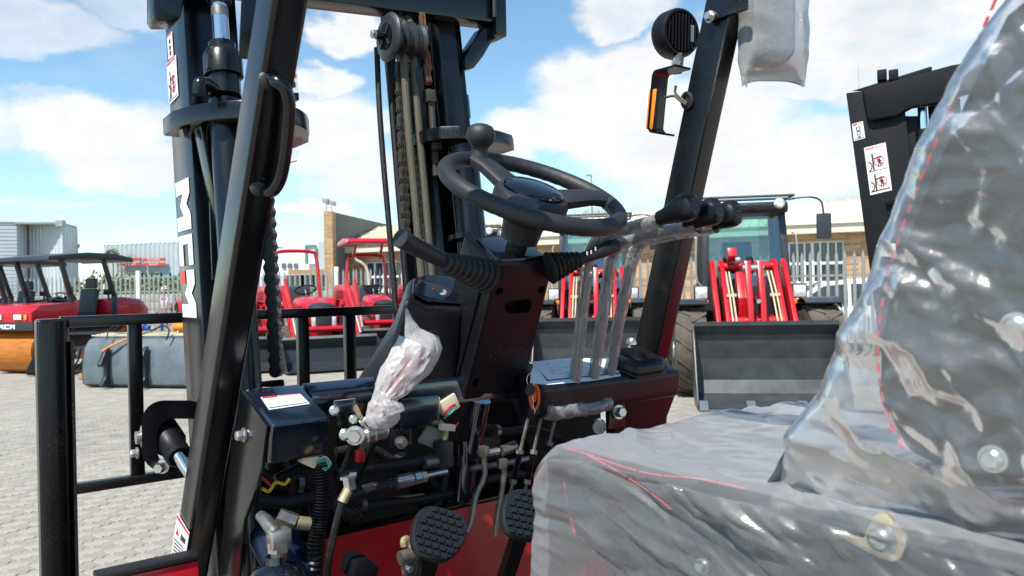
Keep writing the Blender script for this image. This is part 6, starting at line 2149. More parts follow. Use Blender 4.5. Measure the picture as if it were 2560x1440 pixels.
BHW = 0.86
def loader_machine(label, loc, rz, group):
    L = thing('wheel_loader', label, 'wheel loader', loc, rz, group)
    for sx in (-1, 1):
        for y in (.95, -.95):
            wheel(L, (sx * .86, y, .60), .60, .42)
    for sx in (-1, 1):
        f = B()
        n = 9
        for k in range(n):
            t0 = rad(-10 + 125 * k / n); t1 = rad(-10 + 125 * (k + 1) / n)
            q = [V((sx * .62, .95 - .68 * math.cos(t), .60 + .68 * math.sin(t))) for t in (t0, t1)]
            q2 = [V((sx * .62, .95 - .70 * math.cos(t), .60 + .70 * math.sin(t))) for t in (t0, t1)]
            wv = V((sx * .44, 0, 0))
            f.hexa([q[0], q[1], q[1] + wv, q[0] + wv, q2[0], q2[1], q2[1] + wv, q2[0] + wv])
        Q_('fender', f, 'charc' if sx > 0 else 'bucketd', L, smooth=40)
        Q_('fender_skirt', B().prism([V((sx * 1.06, .95 - .70 * math.cos(rad(t)), .6 + .70 * math.sin(rad(t)))) for t in range(-10, 116, 7)] + [V((sx * 1.06, .95 - .60 * math.cos(rad(t)), .6 + .60 * math.sin(rad(t)))) for t in range(115, -11, -7)], (sx * .015, 0, 0)), 'bucketd', L)
    # frames
    Q_('front_frame', B().prism([V((-.34, y, z)) for y, z in ((1.35, .40), (1.4, .62), (1.05, .95), (.55, 1.05), (.25, .9), (.2, .4))], (.68, 0, 0)), 'redglow', L, bev=.02)
    Q_('rear_frame', B().box((-.42, -1.7, .40), (.42, .15, .80)), 'charc', L, bev=.02)
    Q_('engine_hood', B().prism([V((-.55, y, z)) for y, z in ((-.75, .8), (-1.85, .8), (-1.95, 1.1), (-1.8, 1.5), (-.75, 1.62))], (1.1, 0, 0)), 'redglow', L, bev=.06, seg=3)
    Q_('side_tank', B().box((-.95, -.55, .55), (-.5, .25, 1.1)), 'bucketd', L, bev=.04)
    Q_('side_tank', B().box((.5, -.55, .55), (.95, .25, 1.1)), 'bucketd', L, bev=.04)
    # cab
    cab = sub('cab', L)
    Q_('cab_base', B().prism([V((-.62, y, z)) for y, z in ((.33, .95), (.38, 1.46), (-.75, 1.46), (-.75, .95))], (1.24, 0, 0)), 'charc', cab, bev=.03)
    zt, zb = 2.50, 1.46
    def post(x, y0, y1, w=.09):
        Q_('cab_post', B().bar((x, y0, zb), (x * .93, y1, zt), w, w, Y3), 'charc', cab, bev=.012)
    for x in (-.57, .57):
        post(x, .34, .18); post(x, -.25, -.25, .06); post(x, -.72, -.68)
    Q_('windscreen', B().hexa([V(p) for p in ((-.53, .335, zb), (.53, .335, zb), (.49, .175, zt), (-.49, .175, zt), (-.53, .345, zb), (.53, .345, zb), (.49, .185, zt), (-.49, .185, zt))]), 'cab_glass', cab)
    for x in (-1, 1):
        Q_('side_glass', B().hexa([V((x * .575, .30, zb)), V((x * .575, -.70, zb)), V((x * .54, -.67, zt)), V((x * .54, .15, zt)), V((x * .58, .30, zb)), V((x * .58, -.70, zb)), V((x * .545, -.67, zt)), V((x * .545, .15, zt))]), 'cab_glass', cab)
    Q_('rear_glass', B().hexa([V((-.52, -.72, zb)), V((.52, -.72, zb)), V((.48, -.68, zt)), V((-.48, -.68, zt)), V((-.52, -.73, zb)), V((.52, -.73, zb)), V((.48, -.69, zt)), V((-.48, -.69, zt))]), 'cab_glass', cab)
    Q_('cab_roof', B().prism([V((-.60, y, z)) for y, z in ((.30, 2.50), (.36, 2.56), (.30, 2.66), (-.1, 2.70), (-.78, 2.66), (-.80, 2.50))], (1.2, 0, 0)), 'charc', cab, bev=.03, seg=3)
    rk = B()
    for x in (-.66, .66):
        rk.tube([(x, .42, 2.73), (x, -.75, 2.73)], .018, 8)
    for y in (.42, .0, -.75):
        rk.tube([(-.66, y, 2.73), (.66, y, 2.73)], .018, 8)
    Q_('roof_rack', rk, 'charc', cab)
    for k in range(6):
        Q_('visor_slat', B().cbox((-.48 + k * .19, .36, 2.585), (.165, .05, .075), (X3, V((0, .9, -.4)), V((0, .4, .9)))), 'charc', cab, bev=.008)
    for x in (-.45, .45):
        Q_('roof_lamp', B().lathe([(.07, 0), (.075, .05), (.05, .08)], (x, .44, 2.62), (0, 1, -.1), 14), 'lens', cab)
    # inside
    st = sub('driver_seat', L)
    Q_('seat_base', B().cbox((0, -.3, 1.5), (.46, .46, .14)), 'seatg', st, bev=.04)
    Q_('seat_back', B().cbox((0, -.52, 1.85), (.44, .12, .6), (X3, V((0, .97, .2)), V((0, -.2, .97)))), 'seatg', st, bev=.05)
    Q_('steering_wheel', B().tube([V((.18 * math.cos(t), .02 + .16 * math.sin(t), 1.72 + .09 * math.sin(t))) for t in [2 * math.pi * k / 20 for k in range(20)]], .014, 6, closed=True), 'plastic', L)
    Q_('steering_post', B().tube([(0, .2, 1.45), (0, .02, 1.72)], .03, 8), 'plastic', L)
    # lift arms: two flat plates each side with a knee, cross tubes, rams, hose lines
    arm = sub('lift_arms', L)
    side = [(.30, 1.78), (.42, 1.84), (.56, 1.78), (.95, 1.35), (1.42, .82), (1.72, .34), (1.66, .24), (1.52, .28), (1.20, .74), (.72, 1.22), (.30, 1.62)]
    Q_('rocker', B().prism([V((.06, y, z)) for y, z in ((1.02, 1.78), (1.16, 1.80), (1.38, 1.25), (1.44, .80), (1.50, .45), (1.36, .40), (1.24, .85), (1.12, 1.25))], (.07, 0, 0)), 'redglow', arm, bev=.01)
    Q_('rocker_pin', B().tube([(-.12, 1.09, 1.70), (.15, 1.09, 1.70)], .045, 12), 'zinc', arm)
    for x in (-.52, -.39, .33, .46):
        Q_('arm_plate', B().prism([V((x, y, z)) for y, z in side], (.06, 0, 0)), 'redglow', arm, bev=.006)
    for y, z, r, x0, x1 in ((.42, 1.74, .06, -.42, .40), (1.15, .98, .075, -.38, .36), (1.58, .34, .05, -.44, .42)):
        Q_('cross_tube', B().tube([(x0, y, z), (x1, y, z)], r, 14), 'redglow', arm)
    Q_('rocker', B().prism([V((-.10, y, z)) for y, z in ((1.02, 1.78), (1.16, 1.80), (1.38, 1.25), (1.44, .80), (1.50, .45), (1.36, .40), (1.24, .85), (1.12, 1.25))], (.07, 0, 0)), 'redglow', arm, bev=.01)
    Q_('rocker_bracket', B().prism([V((.10, y, z)) for y, z in ((.6, 1.62), (.78, 1.66), (1.02, 1.3), (1.0, 1.05), (.75, 1.1))], (.1, 0, 0)), 'redglow', arm, bev=.008)
    Q_('tilt_ram', B().tube([(0, .35, 1.30), (0, .95, 1.28)], .06, 14), 'redglow', arm)
    Q_('tilt_rod', B().tube([(0, .95, 1.28), (0, 1.40, 1.26)], .03, 12), 'chrome', arm)
    Q_('level_link', B().prism([V((.17, y, z)) for y, z in ((.50, 1.95), (.66, 2.0), (.70, 1.88), (.58, 1.80), (.46, 1.84))], (.12, 0, 0)), 'redglow', arm, bev=.008)
    for sx in (-1, 1):
        Q_('lift_ram', B().tube([(sx * .20, .4, .75), (sx * .20, .9, .98)], .05, 12), 'redglow', arm)
        for k in (0, 1):
            x = -.30 + k * .05 if sx < 0 else .27 + k * .045
            Q_('hydraulic_line', B().tube([(x, .60, 1.66), (x, .98, 1.36), (x + .0, 1.45, .86), (x, 1.62, .45)], .012, 6), 'straw', arm)
        for y, z in ((1.0, 1.34), (1.58, .52)):
            Q_('line_clamp', B().cbox((-.275 if sx < 0 else .29, y, z), (.13, .03, .04)), 'straw', arm)
    Q_('arm_pulley', B().lathe([(.055, -.03), (.055, .03)], (.16, .66, 1.82), X3, 16), 'zinc', arm)
    for k in range(2):
        Q_('hose', B().tube(spline([(-.1 + k * .05, .35, 1.66), (-.05 + k * .05, .52, 1.86), (.08, .66, 1.74), (.16, .75, 1.6)], 5), .014, 6), 'rubber', arm)
    # head lamps on stalks
    for sx in (-1, 1):
        hl = sub('head_lamp', L)
        c = V((sx * .66, .62, 1.38))
        Q_('lamp_case', B().cbox(c, (.20, .10, .20)), 'charc', hl, bev=.02)
        Q_('lamp_lens', B().cbox(c + V((0, .055, 0)), (.165, .02, .165)), 'lens', hl, bev=.015)
        Q_('lamp_reflector', B().lathe([(.05, 0), (.03, .008), (.01, .012)], c + V((0, .066, 0)), Y3, 16), 'white', hl)
        Q_('indicator', B().cbox(c + V((0, .03, -.14)), (.19, .08, .07)), 'amber', hl, bev=.01)
        Q_('stalk', B().tube(spline([c + V((0, -.03, -.16)), c + V((0, -.03, -.3)), c + V((-sx * .12, -.1, -.42)), c + V((-sx * .32, -.12, -.42))], 4), .02, 8), 'charc', hl)
        mrr = sub('mirror', L)
        Q_('mirror_stay', B().tube(spline([(sx * .6, .3, 2.68), (sx * .85, .38, 2.70), (sx * 1.02, .40, 2.64), (sx * 1.06, .40, 2.45)], 5), .015, 6), 'charc', mrr)
        Q_('mirror_head', B().cbox((sx * 1.06, .40, 2.28), (.20, .05, .36)), 'charc', mrr, bev=.02)
        Q_('grab_rail', B().tube(spline([(sx * .64, .32, 2.2), (sx * .69, .36, 2.15), (sx * .70, .38, 1.6), (sx * .62, .38, 1.46)], 5), .014, 6), 'galv', L)
    # bucket: curved back, floor, ends, teeth brackets
    bk = sub('bucket', L)
    pr_ = [(2.45, .02), (1.95, .03), (1.80, .10), (1.70, .28), (1.70, .55), (1.76, .85), (1.86, .99)]
    inn = [(y + (.0 if i == 0 else .022), z + (.025 if i < 3 else 0)) for i, (y, z) in enumerate(pr_)]
    b = B()
    for (a, c), (d, e) in zip(zip(pr_, pr_[1:]), zip(inn, inn[1:])):
        b.hexa([V((-BHW, *a)), V((-BHW, *c)), V((-BHW, *e)), V((-BHW, *d)), V((BHW, *a)), V((BHW, *c)), V((BHW, *e)), V((BHW, *d))])
    Q_('bucket_shell', b, 'bucketd', bk, smooth=30)
    endp = [V((0, y, z)) for y, z in ((2.42, .02), (1.95, .02), (1.79, .10), (1.69, .28), (1.69, .55), (1.75, .86), (1.86, 1.0), (2.02, .78), (2.38, .12))]
    for x in (-BHW - .02, BHW):
        Q_('bucket_end', B().prism([p + X3 * x for p in endp], (.02, 0, 0)), 'bucketd', bk, bev=.004)
    Q_('cutting_edge', B().box((-BHW - .01, 2.38, .0), (BHW + .01, 2.50, .022)), 'bucket', bk)
    for x in (-BHW, -.36, .22, BHW - .1):
        Q_('tooth', B().prism([V((x, y, z)) for y, z in ((2.35, .0), (2.52, .0), (2.52, .03), (2.40, .12), (2.35, .09))], (.10, 0, 0)), 'bucket', bk, bev=.004)
    Q_('bucket_lip', B().bar((-BHW, 1.87, 1.0), (BHW, 1.87, 1.0), .04, .05), 'bucketd', bk)
    return L
def face(dx, dy):
    return math.atan2(dy, dx) - math.pi / 2
GR = 'wheel loaders parked facing the camera'
ld = loader_machine('red and grey wheel loader with lowered bucket in front of the office window', (3.42, 11.25, 0), face(-.16, -1), GR)
def place(o, label, loc, rz):
    c = copy_tree(o); c.location = loc; c.rotation_euler = (0, 0, rz); c['label'] = label
    return c
place(ld, 'red and grey wheel loader seen behind the three control levers', (1.45, 13.4, 0), face(-.14, -1))
place(ld, 'wheel loader mostly hidden behind the steering column, left of the other loaders', (-.85, 15.3, 0), face(-.05, -1))

# --- compact tractors with front loaders
def tractor(label, loc, rz, group, canopy):
    T = thing('tractor', label, 'tractor', loc, rz, group)
    for sx in (-1, 1):
        wheel(T, (sx * .62, -.55, .55), .55, .34, 'tyreb', 16)
        wheel(T, (sx * .56, 1.05, .36), .36, .24, 'tyre', 14)
        fd = B(); n = 8
        for k in range(n):
            t0 = rad(5 + 130 * k / n); t1 = rad(5 + 130 * (k + 1) / n)
            q = [V((sx * .40, -.55 + .62 * math.cos(t), .55 + .62 * math.sin(t))) for t in (t0, t1)]
            q2 = [V((sx * .40, -.55 + .645 * math.cos(t), .55 + .645 * math.sin(t))) for t in (t0, t1)]
            wv = V((sx * .40, 0, 0))
            fd.hexa([q[0], q[1], q[1] + wv, q[0] + wv, q2[0], q2[1], q2[1] + wv, q2[0] + wv])
        Q_('mudguard', fd, 'red', T, smooth=40)
    rings = []
    for y, w, z0, z1 in ((.15, .27, .72, 1.22), (.6, .28, .70, 1.20), (1.1, .27, .68, 1.12), (1.38, .23, .68, 1.0), (1.45, .18, .70, .92)):
        rings.append([V((w * math.copysign(abs(math.cos(t)) ** .5, math.cos(t)), y, (z0 + z1) / 2 + (z1 - z0) / 2 * math.copysign(abs(math.sin(t)) ** .6, math.sin(t)))) for t in [2 * math.pi * k / 20 for k in range(20)]])
    Q_('bonnet', B().loft(rings), 'red', T, smooth=50)
    Q_('bonnet_nose', B().ell((0, 1.30, 1.03), .235, .22, .08, n=20), 'charc', T)
    Q_('grille', B().box((-.13, 1.44, .66), (.13, 1.475, .93)), 'charc', T, bev=.02)
    for sx in (-1, 1):
        Q_('head_lamp', B().cbox((sx * .175, 1.45, .80), (.075, .05, .2)), 'lens', T, bev=.012)
    Q_('chassis', B().box((-.17, -.7, .42), (.17, 1.35, .70)), 'redp', T, bev=.02)
    Q_('platform', B().box((-.5, -.35, .60), (.5, .35, .66)), 'charc', T, bev=.01)
    st = sub('driver_seat', T)
    Q_('seat_base', B().cbox((0, -.38, .98), (.46, .42, .12)), 'seatg', st, bev=.04)
    Q_('seat_back', B().cbox((0, -.60, 1.22), (.46, .10, .42)), 'seatg', st, bev=.05, seg=4)
    Q_('steering_wheel', B().tube([V((.19 * math.cos(t), .05 + .17 * math.sin(t), 1.34 + .08 * math.sin(t))) for t in [2 * math.pi * k / 22 for k in range(22)]], .014, 6, closed=True), 'plastic', T)
    Q_('steering_post', B().tube([(0, .22, 1.1), (0, .05, 1.33)], .03, 8), 'plastic', T)
    rp = B().tube(spline([(-.47, -.78, .6), (-.46, -.80, 1.4), (-.41, -.82, 2.0), (-.32, -.82, 2.10), (0, -.82, 2.12), (.32, -.82, 2.10), (.41, -.82, 2.0), (.46, -.80, 1.4), (.47, -.78, .6)], 5), .036, 8)
    Q_('roll_bar', rp, 'red', T)
    if canopy:
        Q_('canopy', B().prism([V((-.62, y, z)) for y, z in ((-1.05, 2.34), (-1.0, 2.42), (-.2, 2.46), (.45, 2.42), (.5, 2.34), (.45, 2.32), (-1.0, 2.32))], (1.24, 0, 0)), 'red', T, bev=.03, seg=3)
        for sx in (-.3, .3):
            Q_('canopy_stay', B().bar((sx, -.8, 2.05), (sx, -.4, 2.32), .05, .05), 'red', T)
    ar = sub('loader_arms', T)
    sd2 = [(.15, 1.30), (.30, 1.42), (.95, 1.42), (1.10, 1.32), (1.84, .42), (1.68, .30), (.92, 1.12), (.34, 1.14), (.26, 1.0), (.26, .62), (.02, .62)]
    for x in (-.58, .50):
        Q_('arm', B().prism([V((x, y, z)) for y, z in sd2], (.08, 0, 0)), 'red', ar, bev=.008)
        Q_('lift_ram', B().tube([(x + .04, .25, .75), (x + .04, .75, 1.08)], .035, 10), 'red', ar)
        Q_('lift_rod', B().tube([(x + .04, .75, 1.08), (x + .04, 1.02, 1.24)], .018, 10), 'chrome', ar)
        Q_('tip_ram', B().tube([(x + .04, .95, 1.52), (x + .04, 1.45, .98)], .035, 10), 'redp', ar)
        Q_('tip_rod', B().tube([(x + .04, 1.45, .98), (x + .04, 1.82, .58)], .024, 10), 'galv', ar)
        for k in range(4):
            Q_('loader_pipe', B().tube([(x + .09 - .0, .35, 1.20 + k * .035), (x + .09, .95, 1.21 + k * .035), (x + .09, 1.45, .66 + k * .04)], .008, 6), 'redp', ar)
    Q_('cross_tube', B().tube([(-.55, 1.55, .66), (.55, 1.55, .66)], .05, 12), 'red', ar)
    Q_('push_frame', B().box((-.48, 1.50, .36), (.48, 1.58, .52)), 'red', ar, bev=.01)
    bk = sub('bucket', T)
    shell = [(2.40, .02), (1.98, .03), (1.84, .12), (1.80, .34), (1.86, .52)]
    inn = [(y + .02, z + .018) for y, z in shell]
    b = B()
    for (a, c), (d, e) in zip(zip(shell, shell[1:]), zip(inn, inn[1:])):
        b.hexa([V((-.80, *a)), V((-.80, *c)), V((-.80, *e)), V((-.80, *d)), V((.80, *a)), V((.80, *c)), V((.80, *e)), V((.80, *d))])
    Q_('bucket_shell', b, 'charc', bk, smooth=30)
    for x in (-.82, .80):
        Q_('bucket_end', B().prism([V((x, y, z)) for y, z in ((2.38, .02), (1.97, .02), (1.83, .12), (1.79, .34), (1.86, .54), (2.0, .42))], (.02, 0, 0)), 'charc', bk)
    Q_('bucket_lip', B().bar((-.8, 1.87, .54), (.8, 1.87, .54), .04, .04), 'galv', bk)
    T.scale = (1.16, 1.16, 1.16)
    return T
TSC = 1.16
TG = 'red compact tractors with front loaders'
ta = tractor('red compact tractor with a bare roll bar and a black front bucket', (-4.55, 16.7, 0), face(.46, -.89), TG, False)
tractor('red tractor with a flat red canopy on a post in front of the brick office', (-3.55, 19.4, 0), face(.35, -.94), TG, True)
place(ta, 'red tractor mostly hidden behind the left mast and chain', (-6.25, 16.6, 0), face(.50, -.87))

# --- tandem rollers
def roller(label, loc, rz, group):
    R = thing('road_roller', label, 'road roller', loc, rz, group)
    for y in (1.05, -1.05):
        d = Q_('drum', B().lathe([(.10, -.60), (.30, -.60), (.40, -.60), (.43, -.585), (.43, .585), (.40, .60), (.30, .60), (.10, .60)], (0, y, .43), X3, 44), 'orange', R)
        Q_('drum_hub', B().lathe([(.12, 0), (.12, .02), (.05, .03)], (.60, y, .43), X3, 18), 'charc', d)
        for sx in (-1, 1):
            Q_('drum_fork', B().prism([V((sx * .63, y + a, z)) for a, z in ((-.12, .35), (.12, .35), (.16, .95), (-.16, .95))], (sx * .04, 0, 0)), 'charc', R, bev=.01)
    Q_('front_bumper', B().box((-.68, 1.42, .86), (.68, 1.50, 1.02)), 'charc', R, bev=.01)
    Q_('front_hood', B().prism([V((-.66, y, z)) for y, z in ((1.50, 1.03), (1.52, 1.22), (1.30, 1.36), (.45, 1.40), (.42, .92), (1.4, .92))], (1.32, 0, 0)), 'red', R, bev=.02)
    for x in (-.42, .10):
        Q_('head_lamp', B().box((x, 1.515, 1.08), (x + .2, 1.535, 1.18)), 'white', R, bev=.008)
    for x in (-.56, .38):
        Q_('indicator', B().box((x, 1.515, 1.08), (x + .07, 1.535, 1.18)), 'amber', R, bev=.006)
    lo = B()
    for sh, x0 in ((LM, .21), (LC, .06), (LM, -.09)):
        lo.prism([V((x0 - x * .13, 1.5015, .895 + y * .09)) for x, y in sh], (0, .004, 0))
    Q_('logo', lo, 'white', R)
    Q_('platform', B().box((-.66, -.55, .72), (.66, .55, .80)), 'charc', R, bev=.01)
    Q_('body', B().box((-.45, -.5, .45), (.45, .5, .72)), 'charc', R, bev=.02)
    rings = []
    for y, w, z1 in ((-.55, .62, 1.45), (-.9, .62, 1.50), (-1.4, .60, 1.46), (-1.62, .55, 1.30), (-1.68, .5, 1.1)):
        rings.append([V((w * math.copysign(abs(math.cos(t)) ** .35, math.cos(t)), y, (.88 + z1) / 2 + (z1 - .88) / 2 * math.copysign(abs(math.sin(t)) ** .45, math.sin(t)))) for t in [2 * math.pi * k / 24 for k in range(24)]])
    Q_('engine_hood', B().loft(rings), 'red', R, smooth=40)
    for k in range(5):
        for sx in (-1, 1):
            Q_('hood_louvre', B().box((sx * .615 - .01, -1.32, 1.05 + k * .06), (sx * .615 + .012, -1.02, 1.075 + k * .06)), 'redp', R)
    for x in (-.3, .25):
        Q_('work_lamp', B().cbox((x, -.72, 1.60), (.18, .12, .12)), 'charc', R, bev=.015)
        Q_('lamp_stem', B().tube([(x, -.72, 1.46), (x, -.72, 1.56)], .02, 6), 'charc', R)
    st = sub('driver_seat', R)
    Q_('seat_base', B().cbox((0, -.22, 1.10), (.48, .46, .12)), 'seatg', st, bev=.04)
    Q_('seat_back', B().cbox((0, -.46, 1.40), (.46, .11, .56), (X3, V((0, .98, .2)), V((0, -.2, .98)))), 'seatg', st, bev=.05, seg=4)
    Q_('head_rest', B().cbox((0, -.55, 1.80), (.28, .09, .22)), 'seatg', st, bev=.035, seg=4)
    Q_('seat_pedestal', B().box((-.2, -.42, .8), (.2, 0, 1.05)), 'charc', st)
    Q_('console', B().ell((0, .35, 1.18), .34, .22, .34), 'gloss', R)
    Q_('console_post', B().box((-.2, .2, .8), (.2, .46, 1.1)), 'charc', R)
    Q_('steering_wheel', B().tube([V((.2 * math.cos(t), .12 + .18 * math.sin(t), 1.52 + .08 * math.sin(t))) for t in [2 * math.pi * k / 22 for k in range(22)]], .013, 6, closed=True), 'plastic', R)
    Q_('steering_post', B().tube([(0, .3, 1.3), (0, .12, 1.52)], .03, 8), 'plastic', R)
    for sx in (-1, 1):
        Q_('hand_rail', B().tube(spline([(sx * .62, .52, .82), (sx * .62, .52, 1.30), (sx * .58, .48, 1.40), (sx * .1, .48, 1.46)], 5), .02, 7), 'charc', R)
        for y0, y1 in ((-.58, -.30), (.55, .78)):
            Q_('canopy_post', B().bar((sx * .60, y0, .8), (sx * .60, y0, 1.55), .09, .09), 'charc', R, bev=.01)
            Q_('canopy_post', B().bar((sx * .60, y0, 1.5), (sx * .60, y1, 2.28), .07, .09, Y3), 'charc', R, bev=.01)
    Q_('canopy', B().prism([V((-.72, y, z)) for y, z in ((-1.02, 2.26), (-1.0, 2.36), (-.5, 2.44), (.2, 2.44), (1.15, 2.33), (1.18, 2.25), (1.1, 2.26), (.2, 2.30), (-.9, 2.28))], (1.44, 0, 0)), 'charc', R, bev=.02)
    return R
RG = 'red tandem rollers with grey canopies'
ro = roller('red tandem roller with grey canopy and an orange drum at the left edge', (-9.55, 16.45, 0), face(-.30, -.95), RG)
place(ro, 'red tandem roller cut by the left edge, behind the one with the orange drum', (-11.95, 18.0, 0), face(-.30, -.95))

# --- attachments on the ground at the left
gb = wthing('loader_bucket', 'blue grey loader bucket lying with its curved back to the camera behind the mast', 'bucket', G(340, 968))
c0 = G(205, 968); c1 = G(520, 972)
ux = (c1 - c0); ux.z = 0; BW = 2.05; ux.normalize(); uy = V((-ux.y, ux.x, 0))
if uy.y < 0:
    uy = -uy
shell = [(.10, 0), (.0, .06), (-.02, .2), (.0, .45), (.05, .66), (.15, .78), (.30, .83), (.62, .84), (.62, .81), (.30, .80), (.17, .75), (.08, .64), (.03, .45), (.01, .2), (.03, .07), (.12, .03)]
base = c0 + ux * .02
Q_('shell', B().prism([base + uy * y + Z3 * z for y, z in shell], ux * BW), 'bucket', gb, smooth=30)
Q_('floor', B().prism([base + uy * y + Z3 * z for y, z in ((.10, .0), (.9, .0), (.9, .03), (.12, .03))], ux * BW), 'bucket', gb)
for s in (0, BW - .02):
    Q_('end_plate', B().prism([base + ux * s + uy * y + Z3 * z for y, z in ((.10, 0), (.0, .06), (-.02, .2), (.0, .45), (.05, .66), (.15, .78), (.30, .83), (.62, .84), (.9, .03), (.9, 0))], ux * .02), 'bucket', gb)
for s in (.48, 1.22):
    hp_ = [(.0, .68), (-.09, .62), (-.16, .50), (-.19, .44), (-.22, .40), (-.20, .36), (-.15, .37), (-.12, .42), (-.08, .30), (-.10, .18), (-.17, .09), (-.18, .04), (-.10, .03), (.0, .03)]
    Q_('hook', B().prism([base + ux * s + uy * y + Z3 * z for y, z in hp_], ux * .07), 'charc', gb, bev=.004)
for k in range(4):
    Q_('edge_strip', B().bar(base + uy * (.22 + .1 * k) + Z3 * (.845 + .008 * k), base + ux * BW + uy * (.22 + .1 * k) + Z3 * (.845 + .008 * k), .03, .018), 'straw', gb)
Q_('hose', B().tube(spline([base + ux * a + uy * b_ + Z3 * z for a, b_, z in ((.3, .4, .9), (.5, .3, 1.02), (.8, .35, .97), (1.1, .3, .92), (1.4, .2, 1.0), (1.6, .1, .93), (1.62, .0, .78))], 6), .014, 6), 'rubber', gb)
Q_('hose', B().tube(spline([base + ux * a + uy * b_ + Z3 * z for a, b_, z in ((.2, .5, .9), (.35, .4, 1.0), (.45, .1, .95), (.5, -.02, .80))], 6), .012, 6), 'rubber', gb)
Q_('strap', B().tube(spline([base + ux * a + uy * b_ + Z3 * z for a, b_, z in ((.95, .3, .88), (.75, .02, .76), (.55, -.06, .66), (.49, -.1, .6))], 6), .02, 6), 'orangeh', gb)
for nm, mat, s, ln, lb in (('blue_canister', 'blueh', .62, .26, 'blue canister lying on top of the grey bucket'), ('orange_winch', 'orangeh', 1.42, .34, 'orange plastic part lying on top of the grey bucket')):
    p0_ = base + ux * s + uy * .45 + Z3 * .96
    ob_ = wthing(nm, lb, 'canister' if 'blue' in nm else 'plastic part', p0_ - Z3 * .08)
    Q_('body', B().lathe([(.03, 0), (.07, .02), (.075, ln * .5), (.06, ln - .02), (.03, ln)], p0_, ux + Z3 * .05, 14), mat, ob_)
    Q_('cap', B().lathe([(.035, 0), (.035, .06)], p0_ + ux * ln, ux, 12), mat, ob_)
    Q_('handle', B().tube(spline([p0_ + ux * .06 + Z3 * .06, p0_ + ux * ln * .4 + Z3 * .12, p0_ + ux * ln * .8 + Z3 * .06], 5), .012, 6), mat, ob_)
# black rake grapple between roller and bucket
rk_ = wthing('grapple_rake', 'black steel grapple rake standing between the roller drum and the grey bucket', 'grapple', G(130, 940))
g0_ = G(45, 942); 
for s in (0, 1.15):
    b0_ = g0_ + V((s + .05, .15, 0))
    Q_('side_plate', B().prism([b0_ + V((x, 0, z)) for x, z in ((0, .03), (.02, .12), (.28, .62), (.36, .78), (.48, .80), (.50, .05), (.3, .0))], (0, .04, 0)), 'black', rk_, bev=.005)
for k in range(15):
    x = .12 + k * .10
    p = g0_ + V((x, .1, 0))
    Q_('tine', B().tube(spline([p + V((0, 0, .03)), p + V((.02, .25, .04)), p + V((.08, .5, .22)), p + V((.12, .56, .5))], 4), .018, 6), 'black', rk_)
for y, z in ((.56, .5), (.6, .78), (.3, .05)):
    Q_('cross_bar', B().bar(g0_ + V((.0, y, z)), g0_ + V((1.75, y, z)), .05, .05), 'charc', rk_)
wb_ = wthing('timber_block', 'small timber block on the paving left of the grey bucket', 'timber', G(203, 948))
c = G(203, 948)
Q_('block', B().cbox(c + V((0, .1, .05)), (.12, .2, .1)), 'wood', wb_, bev=.006)

# --- second forklift at the right: only its mast shows past the seat
D2 = 3.35
m2w = W(2150, 700, D2)
a2 = math.atan2(-.46, .89)            # its right direction comes towards the camera
F2 = thing('forklift', 'second forklift at the right with its dark mast rising behind the covered seat', 'forklift', (m2w.x + .35, m2w.y + .05, 0), a2)
def pr2(px, py, x0=None, y0=None):
    """point of the second forklift's frame on its plane x = x0 or y = y0"""
    x, z = ray(px, py)
    o = V((0, 0, H)) - F2.location
    d = V((x, 1, z))
    ci, si = math.cos(-a2), math.sin(-a2)
    o = V((o.x * ci - o.y * si, o.x * si + o.y * ci, o.z)); d = V((d.x * ci - d.y * si, d.x * si + d.y * ci, d.z))
    k = ((x0 - o.x) / d.x) if x0 is not None else ((y0 - o.y) / d.y)
    return o + d * k
y2 = 0.0
face_pts = [pr2(x, y, y0=y2) for x, y in ((2115, 232), (2178, 700), (2345, 690), (2255, 215))]
bot = [pr2(2190, 800, y0=y2), pr2(2330, 800, y0=y2)]
def low(a, b_, z):                     # carry an edge on down to height z
    t = (z - b_.z) / (a.z - b_.z)
    return b_ + (a - b_) * t
p0_ = face_pts[0]; p1_ = low(face_pts[0], face_pts[1], .1)
p3_ = face_pts[3]; p2_ = low(face_pts[3], pr2(2315, 690, y0=y2), .1)
Q_('outer_mast_rail', B().hexa([p1_, p2_, p3_, p0_] + [q + V((0, .10, 0)) for q in (p1_, p2_, p3_, p0_)]), 'matt', F2, bev=.006)
w2 = (p3_ - p0_).length
for k, (dx, zt2) in enumerate(((.62, 0),)):
    Q_('outer_mast_rail', B().hexa([q + V((dx, 0, 0)) for q in (p1_, p2_, p3_, p0_)] + [q + V((dx, .10, 0)) for q in (p1_, p2_, p3_, p0_)]), 'matt', F2, bev=.006)
plate = [pr2(x, y, y0=y2 - .03) for x, y in ((2155, 228), (2172, 218), (2380, 162), (2400, 166), (2410, 235), (2360, 255), (2280, 268), (2240, 290), (2180, 302), (2168, 296))]
far_e = [V((p0_.x + .95, y2 - .03, plate[2].z + .02)), V((p0_.x + .95, y2 - .03, plate[4].z + .06))]
plate2 = plate[:3] + far_e + plate[4:]
Q_('top_plate', B().prism(plate2, (0, .045, 0)), 'matt', F2, bev=.01, seg=3)
Q_('top_beam', B().hexa([pr2(2128, 228, y0=y2 + .02), pr2(2172, 228, y0=y2 + .02), pr2(2330, 185, y0=y2 + .02), pr2(2330, 165, y0=y2 + .02), pr2(2128, 228, y0=y2 + .12), pr2(2172, 228, y0=y2 + .12), pr2(2330, 185, y0=y2 + .12), pr2(2330, 165, y0=y2 + .12)]), 'matt', F2, bev=.008)
for x in (2205, 2234):
    c = pr2(x, 190, y0=y2 + .04)
    Q_('chain_lug', B().cbox(c, (.04, .06, .05)), 'matt', F2, bev=.006)
